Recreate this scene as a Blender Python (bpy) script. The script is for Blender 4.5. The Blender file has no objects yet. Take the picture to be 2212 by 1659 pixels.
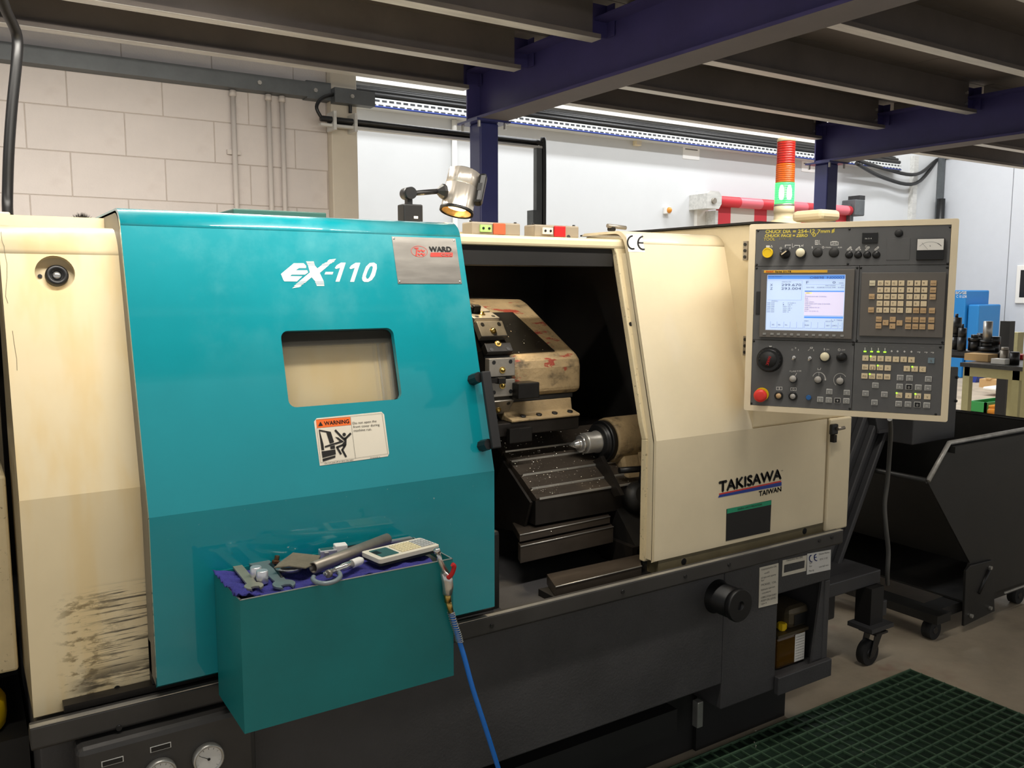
import bpy, bmesh, math, random
from mathutils import Vector as V, Matrix
random.seed(7)
SC = bpy.context.scene
COL = SC.collection

# ------------------------------------------------------------------ camera, world, lights, exposure
FPX = 1860.0                      # focal length in pixels of the 2212 x 1659 frame
YAW, PITCH = math.radians(32.95), math.radians(6.583)
CAM = V((0, 0, 1.5))
FW = V((math.sin(YAW)*math.cos(PITCH), math.cos(YAW)*math.cos(PITCH), -math.sin(PITCH)))
RT = V((math.cos(YAW), -math.sin(YAW), 0))
UP = RT.cross(FW)
cd = bpy.data.cameras.new('camera'); cam = bpy.data.objects.new('camera', cd); COL.objects.link(cam)
cd.sensor_width = 36.0; cd.lens = FPX/2212*36.0; cd.clip_start = 0.05; cd.clip_end = 100
cam.matrix_world = Matrix(((RT.x, UP.x, -FW.x, CAM.x), (RT.y, UP.y, -FW.y, CAM.y), (RT.z, UP.z, -FW.z, CAM.z), (0, 0, 0, 1)))
SC.camera = cam
SC.view_settings.view_transform = 'Standard'; SC.view_settings.look = 'None'
SC.view_settings.gamma = 1.0; SC.view_settings.use_curve_mapping = False
SC.view_settings.exposure = 0.36

W = bpy.data.worlds.new('world'); SC.world = W; W.use_nodes = True
bg = W.node_tree.nodes['Background']; bg.inputs[0].default_value = (0.98, 0.98, 0.97, 1); bg.inputs[1].default_value = 0.36

def area(name, loc, sx, sy, power, color, rot=(0, 0, 0), spread=180):
    l = bpy.data.lights.new(name, 'AREA'); l.shape = 'RECTANGLE'; l.size = sx; l.size_y = sy
    l.energy = power; l.color = color
    l.spread = math.radians(spread)
    o = bpy.data.objects.new(name, l); COL.objects.link(o); o.location = loc; o.rotation_euler = rot
    return o
# tubes of the strip lights under the mezzanine, above the machine's front (just out of frame)
TUBE = (1.0, 0.94, 0.85)
STRIPS = [(0.50, 1.30, 2.385), (2.05, 1.30, 2.385), (0.52, 3.02, 2.545), (-0.95, 3.02, 2.545)]
for i_, s in enumerate(STRIPS):          # a bare tube shines down and to both sides
    k_ = (0.47, 0.38, 0.40, 0.40)[i_]
    area('strip_light_tube', s, 1.40, 0.05, 22*k_, TUBE)
    area('strip_light_tube', (s[0], s[1]+0.03, s[2]-0.01), 1.40, 0.05, 17*k_, TUBE, (math.radians(52), 0, 0), 104)
    area('strip_light_tube', (s[0], s[1]-0.03, s[2]-0.01), 1.40, 0.05, 17*k_, TUBE, (math.radians(-52), 0, 0), 104)
# high fittings of the tall hall behind the mezzanine
HALL = [(x, y, 5.55) for x in (4.2, 8.2, 12.2) for y in (5.7, 7.6)]
for h in HALL: area('hall_light_tube', h, 2.4, 0.30, 86, (0.96, 0.98, 1.0))

# ------------------------------------------------------------------ picture pixel -> point of the real place
def ray(x, y): return FW + RT*((x-1106)/FPX) - UP*((y-829.5)/FPX)
def onY(x, y, Y): d = ray(x, y); return CAM + d*(Y/d.y)
def onX(x, y, X): d = ray(x, y); return CAM + d*(X/d.x)
def onZ(x, y, Z): d = ray(x, y); return CAM + d*((Z-1.5)/d.z)
class Plane:
    """a flat face of something: origin, right, up, normal"""
    def __init__(s, o, ux, uy):
        s.o = V(o); s.ux = V(ux).normalized(); s.uy = V(uy).normalized(); s.n = s.ux.cross(s.uy).normalized()
    def at(s, x, y):
        d = ray(x, y); p = CAM + d*((s.o-CAM).dot(s.n)/d.dot(s.n)); q = p-s.o
        return (q.dot(s.ux), q.dot(s.uy))
    def w(s, u, v, off=0.0): return s.o + s.ux*u + s.uy*v + s.n*off
    def M(s, u=0, v=0, off=0.0):
        p = s.w(u, v, off); a, b, c = s.ux, s.uy, s.n
        return Matrix(((a.x, b.x, c.x, p.x), (a.y, b.y, c.y, p.y), (a.z, b.z, c.z, p.z), (0, 0, 0, 1)))

# ------------------------------------------------------------------ materials
def lin(c):
    c /= 255.0
    return c/12.92 if c <= 0.04045 else ((c+0.055)/1.055)**2.4
def S(r, g, b): return (lin(r), lin(g), lin(b), 1)
MATS = {}
def mat(name, col, rough=0.5, metal=0.0, emit=0.0, emitcol=None, var=0.0, vscale=6.0, bump=0.0, bscale=60.0, coat=0.0, alpha=1.0, trans=0.0, stretch=None, spec=0.5):
    m = bpy.data.materials.new(name); m.use_nodes = True; nt = m.node_tree; b = nt.nodes['Principled BSDF']
    b.inputs['Base Color'].default_value = col; b.inputs['Roughness'].default_value = rough; b.inputs['Metallic'].default_value = metal
    b.inputs['Specular IOR Level'].default_value = spec
    b.inputs['Coat Weight'].default_value = coat; b.inputs['Coat Roughness'].default_value = 0.04
    if emit:
        b.inputs['Emission Color'].default_value = emitcol or col; b.inputs['Emission Strength'].default_value = emit
    if trans: b.inputs['Transmission Weight'].default_value = trans
    if alpha < 1: b.inputs['Alpha'].default_value = alpha
    if var or bump:
        tc = nt.nodes.new('ShaderNodeTexCoord'); src = tc.outputs['Object']
        if stretch:
            mp = nt.nodes.new('ShaderNodeMapping'); mp.inputs['Scale'].default_value = stretch
            nt.links.new(src, mp.inputs['Vector']); src = mp.outputs['Vector']
    if var:
        n = nt.nodes.new('ShaderNodeTexNoise'); n.inputs['Scale'].default_value = vscale; n.inputs['Detail'].default_value = 6; n.inputs['Roughness'].default_value = 0.65
        nt.links.new(src, n.inputs['Vector'])
        mr = nt.nodes.new('ShaderNodeMapRange'); mr.inputs['From Min'].default_value = 0.3; mr.inputs['From Max'].default_value = 0.7
        mr.inputs['To Min'].default_value = 1-var; mr.inputs['To Max'].default_value = 1+var*0.6
        nt.links.new(n.outputs['Fac'], mr.inputs['Value'])
        mx = nt.nodes.new('ShaderNodeVectorMath'); mx.operation = 'SCALE'; mx.inputs[0].default_value = col[:3]
        nt.links.new(mr.outputs[0], mx.inputs['Scale']); nt.links.new(mx.outputs[0], b.inputs['Base Color'])
        rr = nt.nodes.new('ShaderNodeMapRange'); rr.inputs['To Min'].default_value = max(0.03, rough-0.12*min(1, var*4)); rr.inputs['To Max'].default_value = min(1, rough+0.12*min(1, var*4))
        nt.links.new(n.outputs['Fac'], rr.inputs['Value']); nt.links.new(rr.outputs[0], b.inputs['Roughness'])
    if bump:
        n2 = nt.nodes.new('ShaderNodeTexNoise'); n2.inputs['Scale'].default_value = bscale; n2.inputs['Detail'].default_value = 4
        nt.links.new(src, n2.inputs['Vector'])
        bp = nt.nodes.new('ShaderNodeBump'); bp.inputs['Strength'].default_value = bump; bp.inputs['Distance'].default_value = 0.01
        nt.links.new(n2.outputs['Fac'], bp.inputs['Height']); nt.links.new(bp.outputs[0], b.inputs['Normal'])
    MATS[name] = m
    return m
class NG:
    """small helper to add layers of dirt or wear on a material made by mat()"""
    def __init__(s, m):
        s.nt = m.node_tree; s.b = s.nt.nodes['Principled BSDF']; s.tc = s.nt.nodes.new('ShaderNodeTexCoord')
        s.sep = s.nt.nodes.new('ShaderNodeSeparateXYZ'); s.nt.links.new(s.tc.outputs['Object'], s.sep.inputs[0])
    def noise(s, scale, stretch=(1, 1, 1), detail=6, lo=0.45, hi=0.6):
        mp = s.nt.nodes.new('ShaderNodeMapping'); mp.inputs['Scale'].default_value = stretch
        s.nt.links.new(s.tc.outputs['Object'], mp.inputs[0])
        n = s.nt.nodes.new('ShaderNodeTexNoise'); n.inputs['Scale'].default_value = scale; n.inputs['Detail'].default_value = detail; n.inputs['Roughness'].default_value = 0.62
        s.nt.links.new(mp.outputs[0], n.inputs['Vector'])
        return s.rng(n.outputs['Fac'], lo, hi)
    def rng(s, sock, lo, hi, a=0.0, b=1.0):
        mr = s.nt.nodes.new('ShaderNodeMapRange'); mr.interpolation_type = 'SMOOTHSTEP'
        mr.inputs['From Min'].default_value = lo; mr.inputs['From Max'].default_value = hi
        mr.inputs['To Min'].default_value = a; mr.inputs['To Max'].default_value = b
        s.nt.links.new(sock, mr.inputs['Value']); return mr.outputs[0]
    def ax(s, a, lo, hi): return s.rng(s.sep.outputs[a], lo, hi)
    def inv(s, k):
        m = s.nt.nodes.new('ShaderNodeMath'); m.operation = 'SUBTRACT'; m.inputs[0].default_value = 1
        s.nt.links.new(k, m.inputs[1]); return m.outputs[0]
    def mul(s, *ks):
        r = ks[0]
        for k in ks[1:]:
            m = s.nt.nodes.new('ShaderNodeMath'); m.operation = 'MULTIPLY'; s.nt.links.new(r, m.inputs[0])
            if isinstance(k, float): m.inputs[1].default_value = k
            else: s.nt.links.new(k, m.inputs[1])
            r = m.outputs[0]
        return r
    def mx(s, *ks):
        r = ks[0]
        for k in ks[1:]:
            m = s.nt.nodes.new('ShaderNodeMath'); m.operation = 'MAXIMUM'; s.nt.links.new(r, m.inputs[0]); s.nt.links.new(k, m.inputs[1]); r = m.outputs[0]
        return r
    def over(s, fac, col):
        bc = s.b.inputs['Base Color']; mi = s.nt.nodes.new('ShaderNodeMix'); mi.data_type = 'RGBA'
        if bc.links: s.nt.links.new(bc.links[0].from_socket, mi.inputs['A'])
        else: mi.inputs['A'].default_value = bc.default_value
        mi.inputs['B'].default_value = col; s.nt.links.new(fac, mi.inputs['Factor']); s.nt.links.new(mi.outputs['Result'], bc)

# ------------------------------------------------------------------ mesh building
class MB:
    def __init__(s): s.v = []; s.f = []; s.sm = []
    def add(s, vs, fs, smooth=False):
        n = len(s.v); s.v += [tuple(v) for v in vs]; s.f += [tuple(i+n for i in f) for f in fs]; s.sm += [smooth]*len(fs); return s
    def box(s, x0, x1, y0, y1, z0, z1, M=None, ch=0.0):
        if x0 > x1: x0, x1 = x1, x0
        if y0 > y1: y0, y1 = y1, y0
        if z0 > z1: z0, z1 = z1, z0
        if ch > 0:
            c = min(ch, (x1-x0)*.49, (y1-y0)*.49, (z1-z0)*.49)
            bm = bmesh.new(); bmesh.ops.create_cube(bm, size=1)
            for v in bm.verts: v.co = V(((x0+x1)/2+v.co.x*(x1-x0), (y0+y1)/2+v.co.y*(y1-y0), (z0+z1)/2+v.co.z*(z1-z0)))
            bmesh.ops.bevel(bm, geom=bm.edges[:], offset=c, segments=2, affect='EDGES', profile=0.5)
            return s.bm(bm, M)
        vs = [V(p) for p in ((x0, y0, z0), (x1, y0, z0), (x1, y1, z0), (x0, y1, z0), (x0, y0, z1), (x1, y0, z1), (x1, y1, z1), (x0, y1, z1))]
        if M: vs = [M @ v for v in vs]
        return s.add(vs, [(0, 3, 2, 1), (4, 5, 6, 7), (0, 1, 5, 4), (1, 2, 6, 5), (2, 3, 7, 6), (3, 0, 4, 7)])
    def bm(s, bm, M=None, smooth=False):
        bm.verts.ensure_lookup_table(); bm.verts.index_update()
        vs = [(M @ v.co) if M else v.co.copy() for v in bm.verts]; fs = [[l.index for l in f.verts] for f in bm.faces]
        bm.free(); return s.add(vs, fs, smooth)
    def prism(s, pts, a, b, axis='x', smooth=False):
        """profile pts (two coords) extruded along an axis; axis x: pts=(y,z); y: (x,z); z: (x,y)"""
        def mk(p, t): return {'x': (t, p[0], p[1]), 'y': (p[0], t, p[1]), 'z': (p[0], p[1], t)}[axis]
        n = len(pts); vs = [mk(p, a) for p in pts]+[mk(p, b) for p in pts]
        fs = [tuple(range(n))[::-1], tuple(range(n, 2*n))]
        s.add(vs, fs); 
        m = len(s.v)-2*n
        for i in range(n):
            s.f.append((m+i, m+(i+1) % n, m+n+(i+1) % n, m+n+i)); s.sm.append(smooth)
        return s
    def cyl(s, p, d, r, L, n=20, r2=None, cap=True, smooth=True):
        d = V(d).normalized(); r2 = r if r2 is None else r2
        return s.lathe(p, d, [(0, 0), (r, 0), (r2, L), (0, L)] if cap else [(r, 0), (r2, L)], n, smooth)
    def lathe(s, p, d, prof, n=20, smooth=True):
        """prof: list of (radius, height along d)"""
        d = V(d).normalized(); a = d.orthogonal().normalized(); b = d.cross(a); p = V(p)
        base = len(s.v); idx = []
        for (r, h) in prof:
            if r < 1e-7: s.v.append(tuple(p+d*h)); idx.append([len(s.v)-1]*n)
            else:
                row = []
                for i in range(n):
                    t = 2*math.pi*i/n; s.v.append(tuple(p+d*h+a*(r*math.cos(t))+b*(r*math.sin(t)))); row.append(len(s.v)-1)
                idx.append(row)
        for k in range(len(prof)-1):
            for i in range(n):
                j = (i+1) % n; q = [idx[k][i], idx[k][j], idx[k+1][j], idx[k+1][i]]; u = []
                for w in q:
                    if w not in u: u.append(w)
                if len(u) > 2:
                    flat = abs(prof[k][1]-prof[k+1][1]) < 1e-6
                    s.f.append(tuple(u)); s.sm.append(smooth and not flat)
        return s
    def tube(s, pts, r, n=8, closed=False, rs=None):
        pts = [V(p) for p in pts]; m = len(pts); rows = []; prev = None
        for i, p in enumerate(pts):
            if closed: t = pts[(i+1) % m]-pts[i-1]
            else: t = pts[min(i+1, m-1)]-pts[max(i-1, 0)]
            t.normalize()
            if prev is None: a = t.orthogonal().normalized()
            else:
                a = prev-t*prev.dot(t)
                a = a.normalized() if a.length > 1e-6 else t.orthogonal().normalized()
            prev = a; b = t.cross(a); row = []; rr = rs[i] if rs else r
            for k in range(n):
                an = 2*math.pi*k/n; s.v.append(tuple(p+a*(rr*math.cos(an))+b*(rr*math.sin(an)))); row.append(len(s.v)-1)
            rows.append(row)
        for i in range(m if closed else m-1):
            A, B = rows[i], rows[(i+1) % m]
            for k in range(n): s.f.append((A[k], A[(k+1) % n], B[(k+1) % n], B[k])); s.sm.append(True)
        if not closed: s.f.append(tuple(rows[0])[::-1]); s.sm.append(False); s.f.append(tuple(rows[-1])); s.sm.append(False)
        return s
    def plate(s, outer, holes, pl, t, off=0.0):
        """flat plate with holes on a Plane: 2D loops (u,v); thickness t goes behind the face"""
        bm = bmesh.new(); es = []
        for loop in [outer]+list(holes):
            vs = [bm.verts.new((p[0], p[1], 0)) for p in loop]
            es += [bm.edges.new((vs[i], vs[(i+1) % len(vs)])) for i in range(len(vs))]
        bmesh.ops.triangle_fill(bm, edges=es, use_beauty=True)
        bmesh.ops.recalc_face_normals(bm, faces=bm.faces[:])
        if bm.faces and sum(f.normal.z for f in bm.faces) < 0: bmesh.ops.reverse_faces(bm, faces=bm.faces[:])
        if t > 0:
            top = bm.faces[:]
            g = bmesh.ops.extrude_face_region(bm, geom=top)
            nv = [e for e in g['geom'] if isinstance(e, bmesh.types.BMVert)]
            for v in nv: v.co.z += t
            # now the new faces are the front; drop everything by t so the front is at 0
            for v in bm.verts: v.co.z -= t
            bmesh.ops.recalc_face_normals(bm, faces=bm.faces[:])
        return s.bm(bm, pl.M(0, 0, off))
    def poly(s, pts, pl, off=0.0006):
        """flat print: polygon (u,v) on a plane"""
        return s.plate(pts, [], pl, 0.0, off)
    def ppoly(s, px, pl, off=0.0006): return s.poly([pl.at(*p) for p in px], pl, off)
    def build(s, name, m, parent=None, M=None, bevel=0.0, seg=2, kind=None, label=None, weld=False):
        me = bpy.data.meshes.new(name); me.from_pydata(s.v, [], s.f)
        me.polygons.foreach_set('use_smooth', s.sm); me.update()
        if isinstance(m, str): m = MATS[m]
        me.materials.append(m)
        return link(name, me, parent, M, bevel, seg, kind, label)
INV = {}
def thing(name, label, cat, loc, group=None):
    o = bpy.data.objects.new(name, None); COL.objects.link(o); o.location = loc; o.empty_display_size = 0.05
    o['label'] = label; o['category'] = cat
    if group: o['group'] = group
    INV[o.name] = Matrix.Translation(-V(loc))
    return o
def link(name, me, parent=None, M=None, bevel=0.0, seg=2, kind=None, label=None):
    o = bpy.data.objects.new(name, me); COL.objects.link(o)
    if M is not None: o.matrix_basis = M
    if parent is not None:
        o.parent = parent; o.matrix_parent_inverse = INV.get(parent.name, Matrix())
    if M is not None: INV[o.name] = M.inverted()      # keeps the children's coordinates in the world
    if bevel:
        b = o.modifiers.new('bevel', 'BEVEL'); b.width = bevel; b.segments = seg; b.limit_method = 'ANGLE'; b.angle_limit = math.radians(40)
    if kind: o['kind'] = kind
    if label: o['label'] = label
    return o
def tag(o, label, cat, group=None):
    o['label'] = label; o['category'] = cat
    if group: o['group'] = group
    return o
def struct(o, label=None):
    o['kind'] = 'structure'
    if label: o['label'] = label
    return o
def bz(p0, p1, p2, p3, n=14):
    out = []
    for i in range(n+1):
        t = i/n; a = (1-t)**3; b = 3*t*(1-t)**2; c = 3*t*t*(1-t); d = t**3
        out.append(V(p0)*a+V(p1)*b+V(p2)*c+V(p3)*d)
    return out
def spline(pts, n=6):
    P = [V(p) for p in pts]; out = []
    for i in range(len(P)-1):
        a = P[max(i-1, 0)]; b = P[i]; c = P[i+1]; d = P[min(i+2, len(P)-1)]
        for k in range(n):
            t = k/n; out.append(0.5*((2*b)+(c-a)*t+(2*a-5*b+4*c-d)*t*t+(3*b-a-3*c+d)*t**3))
    out.append(P[-1]); return out
def circ(cx, cy, r, n=24, ry=None): return [(cx+r*math.cos(2*math.pi*i/n), cy+(ry or r)*math.sin(2*math.pi*i/n)) for i in range(n)]
def rrect(x0, x1, y0, y1, r, n=5):
    out = []
    for cx, cy, a in ((x1-r, y1-r, 0), (x0+r, y1-r, 90), (x0+r, y0+r, 180), (x1-r, y0+r, 270)):
        for i in range(n+1):
            t = math.radians(a+90*i/n); out.append((cx+r*math.cos(t), cy+r*math.sin(t)))
    return out
def stroke2(pts, w):
    """outline polygons of a 2D stroke: one quad per segment"""
    out = []
    for a, b in zip(pts, pts[1:]):
        d = V((b[0]-a[0], b[1]-a[1])); L = d.length or 1e-9; n = V((-d.y, d.x))/L*w/2; e = d/L*w*0.35
        out.append([(a[0]-e.x+n.x, a[1]-e.y+n.y), (a[0]-e.x-n.x, a[1]-e.y-n.y), (b[0]+e.x-n.x, b[1]+e.y-n.y), (b[0]+e.x+n.x, b[1]+e.y+n.y)])
    return out
_tc = {}; _gl = {}; _adv = {}
def _load_glyphs():
    """built-in font, one outline mesh per character and its advance width"""
    chars = ''.join(chr(c) for c in range(33, 127)); obs = []
    def mk(body):
        cu = bpy.data.curves.new('t', 'FONT'); cu.body = body; cu.size = 1.0; cu.resolution_u = 3
        o = bpy.data.objects.new('t', cu); COL.objects.link(o); obs.append(o); return o
    a = {c: mk(c) for c in chars}; b = {c: mk(c+'|') for c in chars+' '}
    dg = bpy.context.evaluated_depsgraph_get(); dg.update()
    k = 1/0.73
    def get(o):
        e = o.evaluated_get(dg); me = e.to_mesh()
        r = ([(v.co.x*k, v.co.y*k) for v in me.vertices], [tuple(p.vertices) for p in me.polygons]); e.to_mesh_clear(); return r
    for c in chars: _gl[c] = get(a[c])
    bar = max(p[0] for p in _gl['|'][0])
    for c in b: _adv[c] = max(p[0] for p in get(b[c])[0])-bar
    _gl[' '] = ([], [])
    for o in obs:
        cu = o.data; bpy.data.objects.remove(o); bpy.data.curves.remove(cu)
_load_glyphs()
def glyphs(txt):
    """triangles of a line of text, baseline at 0, cap height 1"""
    if txt in _tc: return _tc[txt]
    vs = []; fs = []; x = 0.0
    for c in txt:
        gv, gf = _gl[c]; n = len(vs); vs += [(p[0]+x, p[1]) for p in gv]; fs += [tuple(i+n for i in f) for f in gf]; x += _adv[c]
    _tc[txt] = (vs, fs); return _tc[txt]
def text(mb, txt, pl, u, v, h, width=None, align='l', shear=0.0, bold=0.0, off=0.0008, rot=0.0):
    vs, fs = glyphs(txt)
    if not vs: return
    x0 = min(p[0] for p in vs); x1 = max(p[0] for p in vs); sx = h if width is None else width/max(1e-6, x1-x0)
    wd = (x1-x0)*sx; ax = {'l': 0, 'c': -wd/2, 'r': -wd}[align]
    c, s = math.cos(rot), math.sin(rot)
    for dx, dy in ([(0, 0)] if not bold else [(-bold, 0), (bold, 0), (0, bold), (0, -bold)]):
        P = []
        for (x, y) in vs:
            a = (x-x0)*sx+ax+y*h*shear+dx*h; b = y*h+dy*h
            P.append(pl.w(u+a*c-b*s, v+a*s+b*c, off+(dx+dy)*h*1e-3))
        mb.add(P, fs)
def ptext(mb, txt, pl, p0, p1, hpx, shear=0.0, bold=0.0, off=0.0008):
    """text whose baseline runs between two picture points on the face"""
    a = pl.at(*p0); b = pl.at(*p1); c = pl.at(p0[0], p0[1]-hpx)
    text(mb, txt, pl, a[0], a[1], math.hypot(c[0]-a[0], c[1]-a[1]), width=math.hypot(b[0]-a[0], b[1]-a[1]), shear=shear, bold=bold, off=off, rot=math.atan2(b[1]-a[1], b[0]-a[0]))
def copyobj(o, parent, M):
    c = o.copy(); COL.objects.link(c); c.matrix_basis = M
    if parent is not None: c.parent = parent; c.matrix_parent_inverse = INV.get(parent.name, Matrix())
    return c
T = Matrix.Translation
def Rz(a): return Matrix.Rotation(math.radians(a), 4, 'Z')
def Rx(a): return Matrix.Rotation(math.radians(a), 4, 'X')
def Ry(a): return Matrix.Rotation(math.radians(a), 4, 'Y')
# ------------------------------------------------------------------ palette
mat('teal', S(0, 140, 152), 0.34, var=0.08, vscale=3.0, coat=1.0, spec=0.3)
g = NG(MATS['teal'])
g.over(g.mul(g.noise(5, (1, 1, 0.8), 9, 0.46, 0.72), g.ax('Z', 1.25, 1.58), 0.20), S(150, 210, 212))     # wiped haze and scratches of the top of the door
g.over(g.mul(g.noise(70, (1, 1, 1), 3, 0.70, 0.74), g.ax('Z', 0.90, 0.93), g.inv(g.ax('Z', 1.05, 1.07)), 0.7), S(190, 205, 195))   # spatter of chips above the tray
mat('teal_tray', S(4, 124, 126), 0.45, var=0.12, vscale=5)
mat('cream', S(226, 212, 180), 0.36, var=0.05, vscale=5, coat=0.6, spec=0.35)
mat('cream_panel', S(240, 222, 182), 0.34, var=0.04, vscale=5, coat=0.7, spec=0.35)
g = NG(MATS['cream_panel'])
g.over(g.mul(g.noise(14, (1, 1, 0.15), 3, 0.42, 0.66), 0.35), S(232, 196, 120))
xr = g.ax('X', 0.115, 0.16)
blot = g.noise(38, (0.9, 1, 2.2), 7, 0.50, 0.62)
g.over(g.mul(blot, xr, g.inv(g.ax('Z', 0.885, 0.925)), g.inv(g.ax('X', 0.17, 0.28)), 0.75), S(118, 98, 60))
st = g.noise(30, (0.30, 1, 9.0), 5, 0.50, 0.60)
g.over(g.mul(st, g.ax('X', 0.15, 0.24), g.inv(g.ax('Z', 0.90, 0.93)), 0.85), S(52, 48, 44))
g.over(g.mul(g.noise(16, (0.5, 1, 3.0), 6, 0.40, 0.56), g.ax('X', 0.13, 0.19), g.inv(g.ax('Z', 0.735, 0.775)), 0.9), S(40, 37, 34))
mat('cream_dirty', S(222, 206, 168), 0.45, var=0.10, vscale=9)
g = NG(MATS['cream_dirty']); g.over(g.mul(g.noise(90, (1, 1, 1), 5, 0.60, 0.68), 0.6), S(90, 74, 50))
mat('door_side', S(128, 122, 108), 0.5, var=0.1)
mat('pitch', S(9, 9, 9), 0.35)
mat('cream_cast', S(156, 134, 98), 0.60, var=0.25, vscale=14, bump=0.25, bscale=90)
g = NG(MATS['cream_cast']); g.over(g.mul(g.noise(13, (1, 1, 1.5), 8, 0.52, 0.70), 0.75), S(44, 36, 28)); g.over(g.mul(g.noise(14, (0.7, 2, 1.6), 5, 0.58, 0.61), g.ax('Z', 1.17, 1.22)), S(140, 56, 38))
mat('frame_cream', S(228, 212, 176), 0.42, var=0.06, vscale=8)
mat('panel_frame', S(238, 222, 190), 0.40, var=0.03, vscale=8)
mat('base_grey', S(66, 65, 66), 0.50, var=0.22, vscale=4, bump=0.12, bscale=160)
mat('flange_grey', S(57, 55, 53), 0.45, var=0.25, vscale=8)
mat('plinth_black', S(26, 25, 24), 0.6, var=0.2)
mat('olive_strip', S(112, 102, 76), 0.5, var=0.25, vscale=7)
mat('chamber_black', S(22, 20, 18), 0.55, var=0.3, vscale=5)
mat('way_steel', S(74, 66, 58), 0.36, metal=0.4, var=0.25, vscale=12, stretch=(0.6, 2, 2))
mat('way_dark', S(42, 38, 35), 0.42, metal=0.5, var=0.3, vscale=10)
mat('tray_steel', S(186, 166, 122), 0.42, metal=0.3, var=0.3, vscale=8)
mat('turret_steel', S(150, 144, 134), 0.34, metal=0.6, var=0.25, vscale=15)
mat('turret_dark', S(38, 36, 34), 0.36, metal=0.6, var=0.3, vscale=20)
mat('chrome', S(214, 212, 208), 0.20, metal=0.85)
mat('lamp_chrome', S(228, 220, 208), 0.30, metal=0.75)
mat('steel', S(190, 188, 182), 0.34, metal=0.7, var=0.12, vscale=25)
mat('steel_dull', S(158, 150, 138), 0.42, metal=0.6, var=0.2, vscale=25)
mat('brushed', S(205, 200, 192), 0.32, metal=1.0, var=0.10, vscale=9, stretch=(1, 1, 6))
mat('galv', S(214, 213, 208), 0.45, metal=0.25, var=0.22, vscale=8, stretch=(0.4, 3, 3))
mat('galv_dark', S(100, 104, 106), 0.55, metal=0.3, var=0.2, vscale=7)
mat('black', S(20, 20, 21), 0.42)
mat('black_soft', S(30, 30, 31), 0.65)
mat('rubber', S(24, 24, 24), 0.75)
mat('white', S(236, 233, 226), 0.5)
mat('offwhite', S(226, 218, 200), 0.5, var=0.05)
mat('paper', S(250, 250, 247), 0.6)
mat('ink', S(24, 22, 20), 0.6)
mat('orange', S(240, 112, 42), 0.5)
mat('red', S(206, 30, 32), 0.40)
mat('logo_red', S(214, 60, 50), 0.45)
mat('blue_print', S(36, 62, 150), 0.5)
mat('green_print', S(30, 150, 110), 0.5)
mat('yellow', S(240, 200, 20), 0.40)
mat('yellow_print', S(232, 178, 48), 0.45)
mat('yellow_ink', S(230, 212, 90), 0.6)
mat('blue_cap', S(40, 100, 165), 0.4)
mat('red_cap', S(226, 56, 48), 0.40)
mat('cp_face', S(96, 96, 96), 0.55, var=0.08, vscale=20)
mat('cp_bezel', S(104, 99, 93), 0.50, var=0.06, vscale=20)
mat('cp_dark', S(42, 41, 40), 0.6)
mat('key_cream', S(236, 216, 178), 0.5)
mat('key_tan', S(206, 172, 128), 0.5)
mat('key_pale', S(232, 222, 190), 0.5)
mat('key_grey', S(146, 146, 143), 0.5)
mat('key_blue', S(120, 140, 150), 0.5)
mat('knob_grey', S(176, 172, 166), 0.5)
mat('print_white', S(226, 224, 218), 0.6)
mat('print_dim', S(128, 126, 122), 0.6)
mat('led', S(150, 240, 60), 0.4, emit=1.6, emitcol=S(160, 250, 50))
SCR = 0.42
mat('scr_bg', S(196, 216, 244), 0.2, emit=SCR, emitcol=S(196, 216, 246))
mat('scr_pink', S(224, 218, 244), 0.2, emit=SCR, emitcol=S(226, 218, 246))
mat('scr_blue', S(96, 156, 244), 0.2, emit=SCR, emitcol=S(92, 156, 246))
mat('scr_yellow', S(255, 240, 150), 0.2, emit=SCR, emitcol=S(255, 240, 150))
mat('scr_line', S(150, 170, 205), 0.3, emit=SCR*0.8, emitcol=S(140, 160, 205))
mat('scr_ink', S(60, 72, 104), 0.3, emit=0.35, emitcol=S(70, 84, 130))
mat('blue_steel', S(52, 56, 116), 0.42, var=0.12, vscale=6, coat=0.2)
mat('blue_beam', S(66, 62, 118), 0.5, var=0.12, vscale=5)
mat('beam_dust', S(104, 99, 102), 0.7, var=0.12, vscale=5)
mat('deck', S(116, 108, 104), 0.7, var=0.12, vscale=2.5)
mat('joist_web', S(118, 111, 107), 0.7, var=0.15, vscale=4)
mat('drum_reflection', S(226, 110, 122), 0.4)
mat('block', S(214, 206, 201), 0.75, var=0.05, vscale=4, bump=0.12, bscale=110)
g = NG(MATS['block']); g.over(g.mul(g.noise(2.2, (1, 1, 1), 5, 0.50, 0.75), 0.25), S(160, 140, 130))
mat('mortar', S(188, 178, 170), 0.85, var=0.12, vscale=20)
mat('paint_cream', S(214, 204, 186), 0.6, var=0.05, vscale=6)
mat('pipe_paint', S(205, 197, 190), 0.5, var=0.04)
mat('wall_grey', S(209, 211, 212), 0.7, var=0.02, vscale=3)
mat('wall_white', S(220, 218, 212), 0.7, var=0.03, vscale=3)
mat('panel_grey', S(206, 209, 214), 0.55, var=0.02)
mat('concrete', S(182, 168, 146), 0.60, var=0.22, vscale=3.2, bump=0.08, bscale=40)
g = NG(MATS['concrete']); g.over(g.mul(g.noise(2.1, (1, 1, 1), 6, 0.48, 0.7), 0.55), S(128, 114, 94)); g.over(g.mul(g.noise(3.0, (1, 1, 1), 3, 0.58, 0.68), g.inv(g.ax('X', 2.8, 3.4)), g.ax('X', 2.3, 2.6), 0.55), S(150, 84, 70))
mat('concrete_light', S(176, 172, 166), 0.55, var=0.15, vscale=2)
mat('mat_green', S(70, 96, 72), 0.50, var=0.35, vscale=9)
mat('mat_base', S(24, 46, 32), 0.55, var=0.5, vscale=12)
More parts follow.
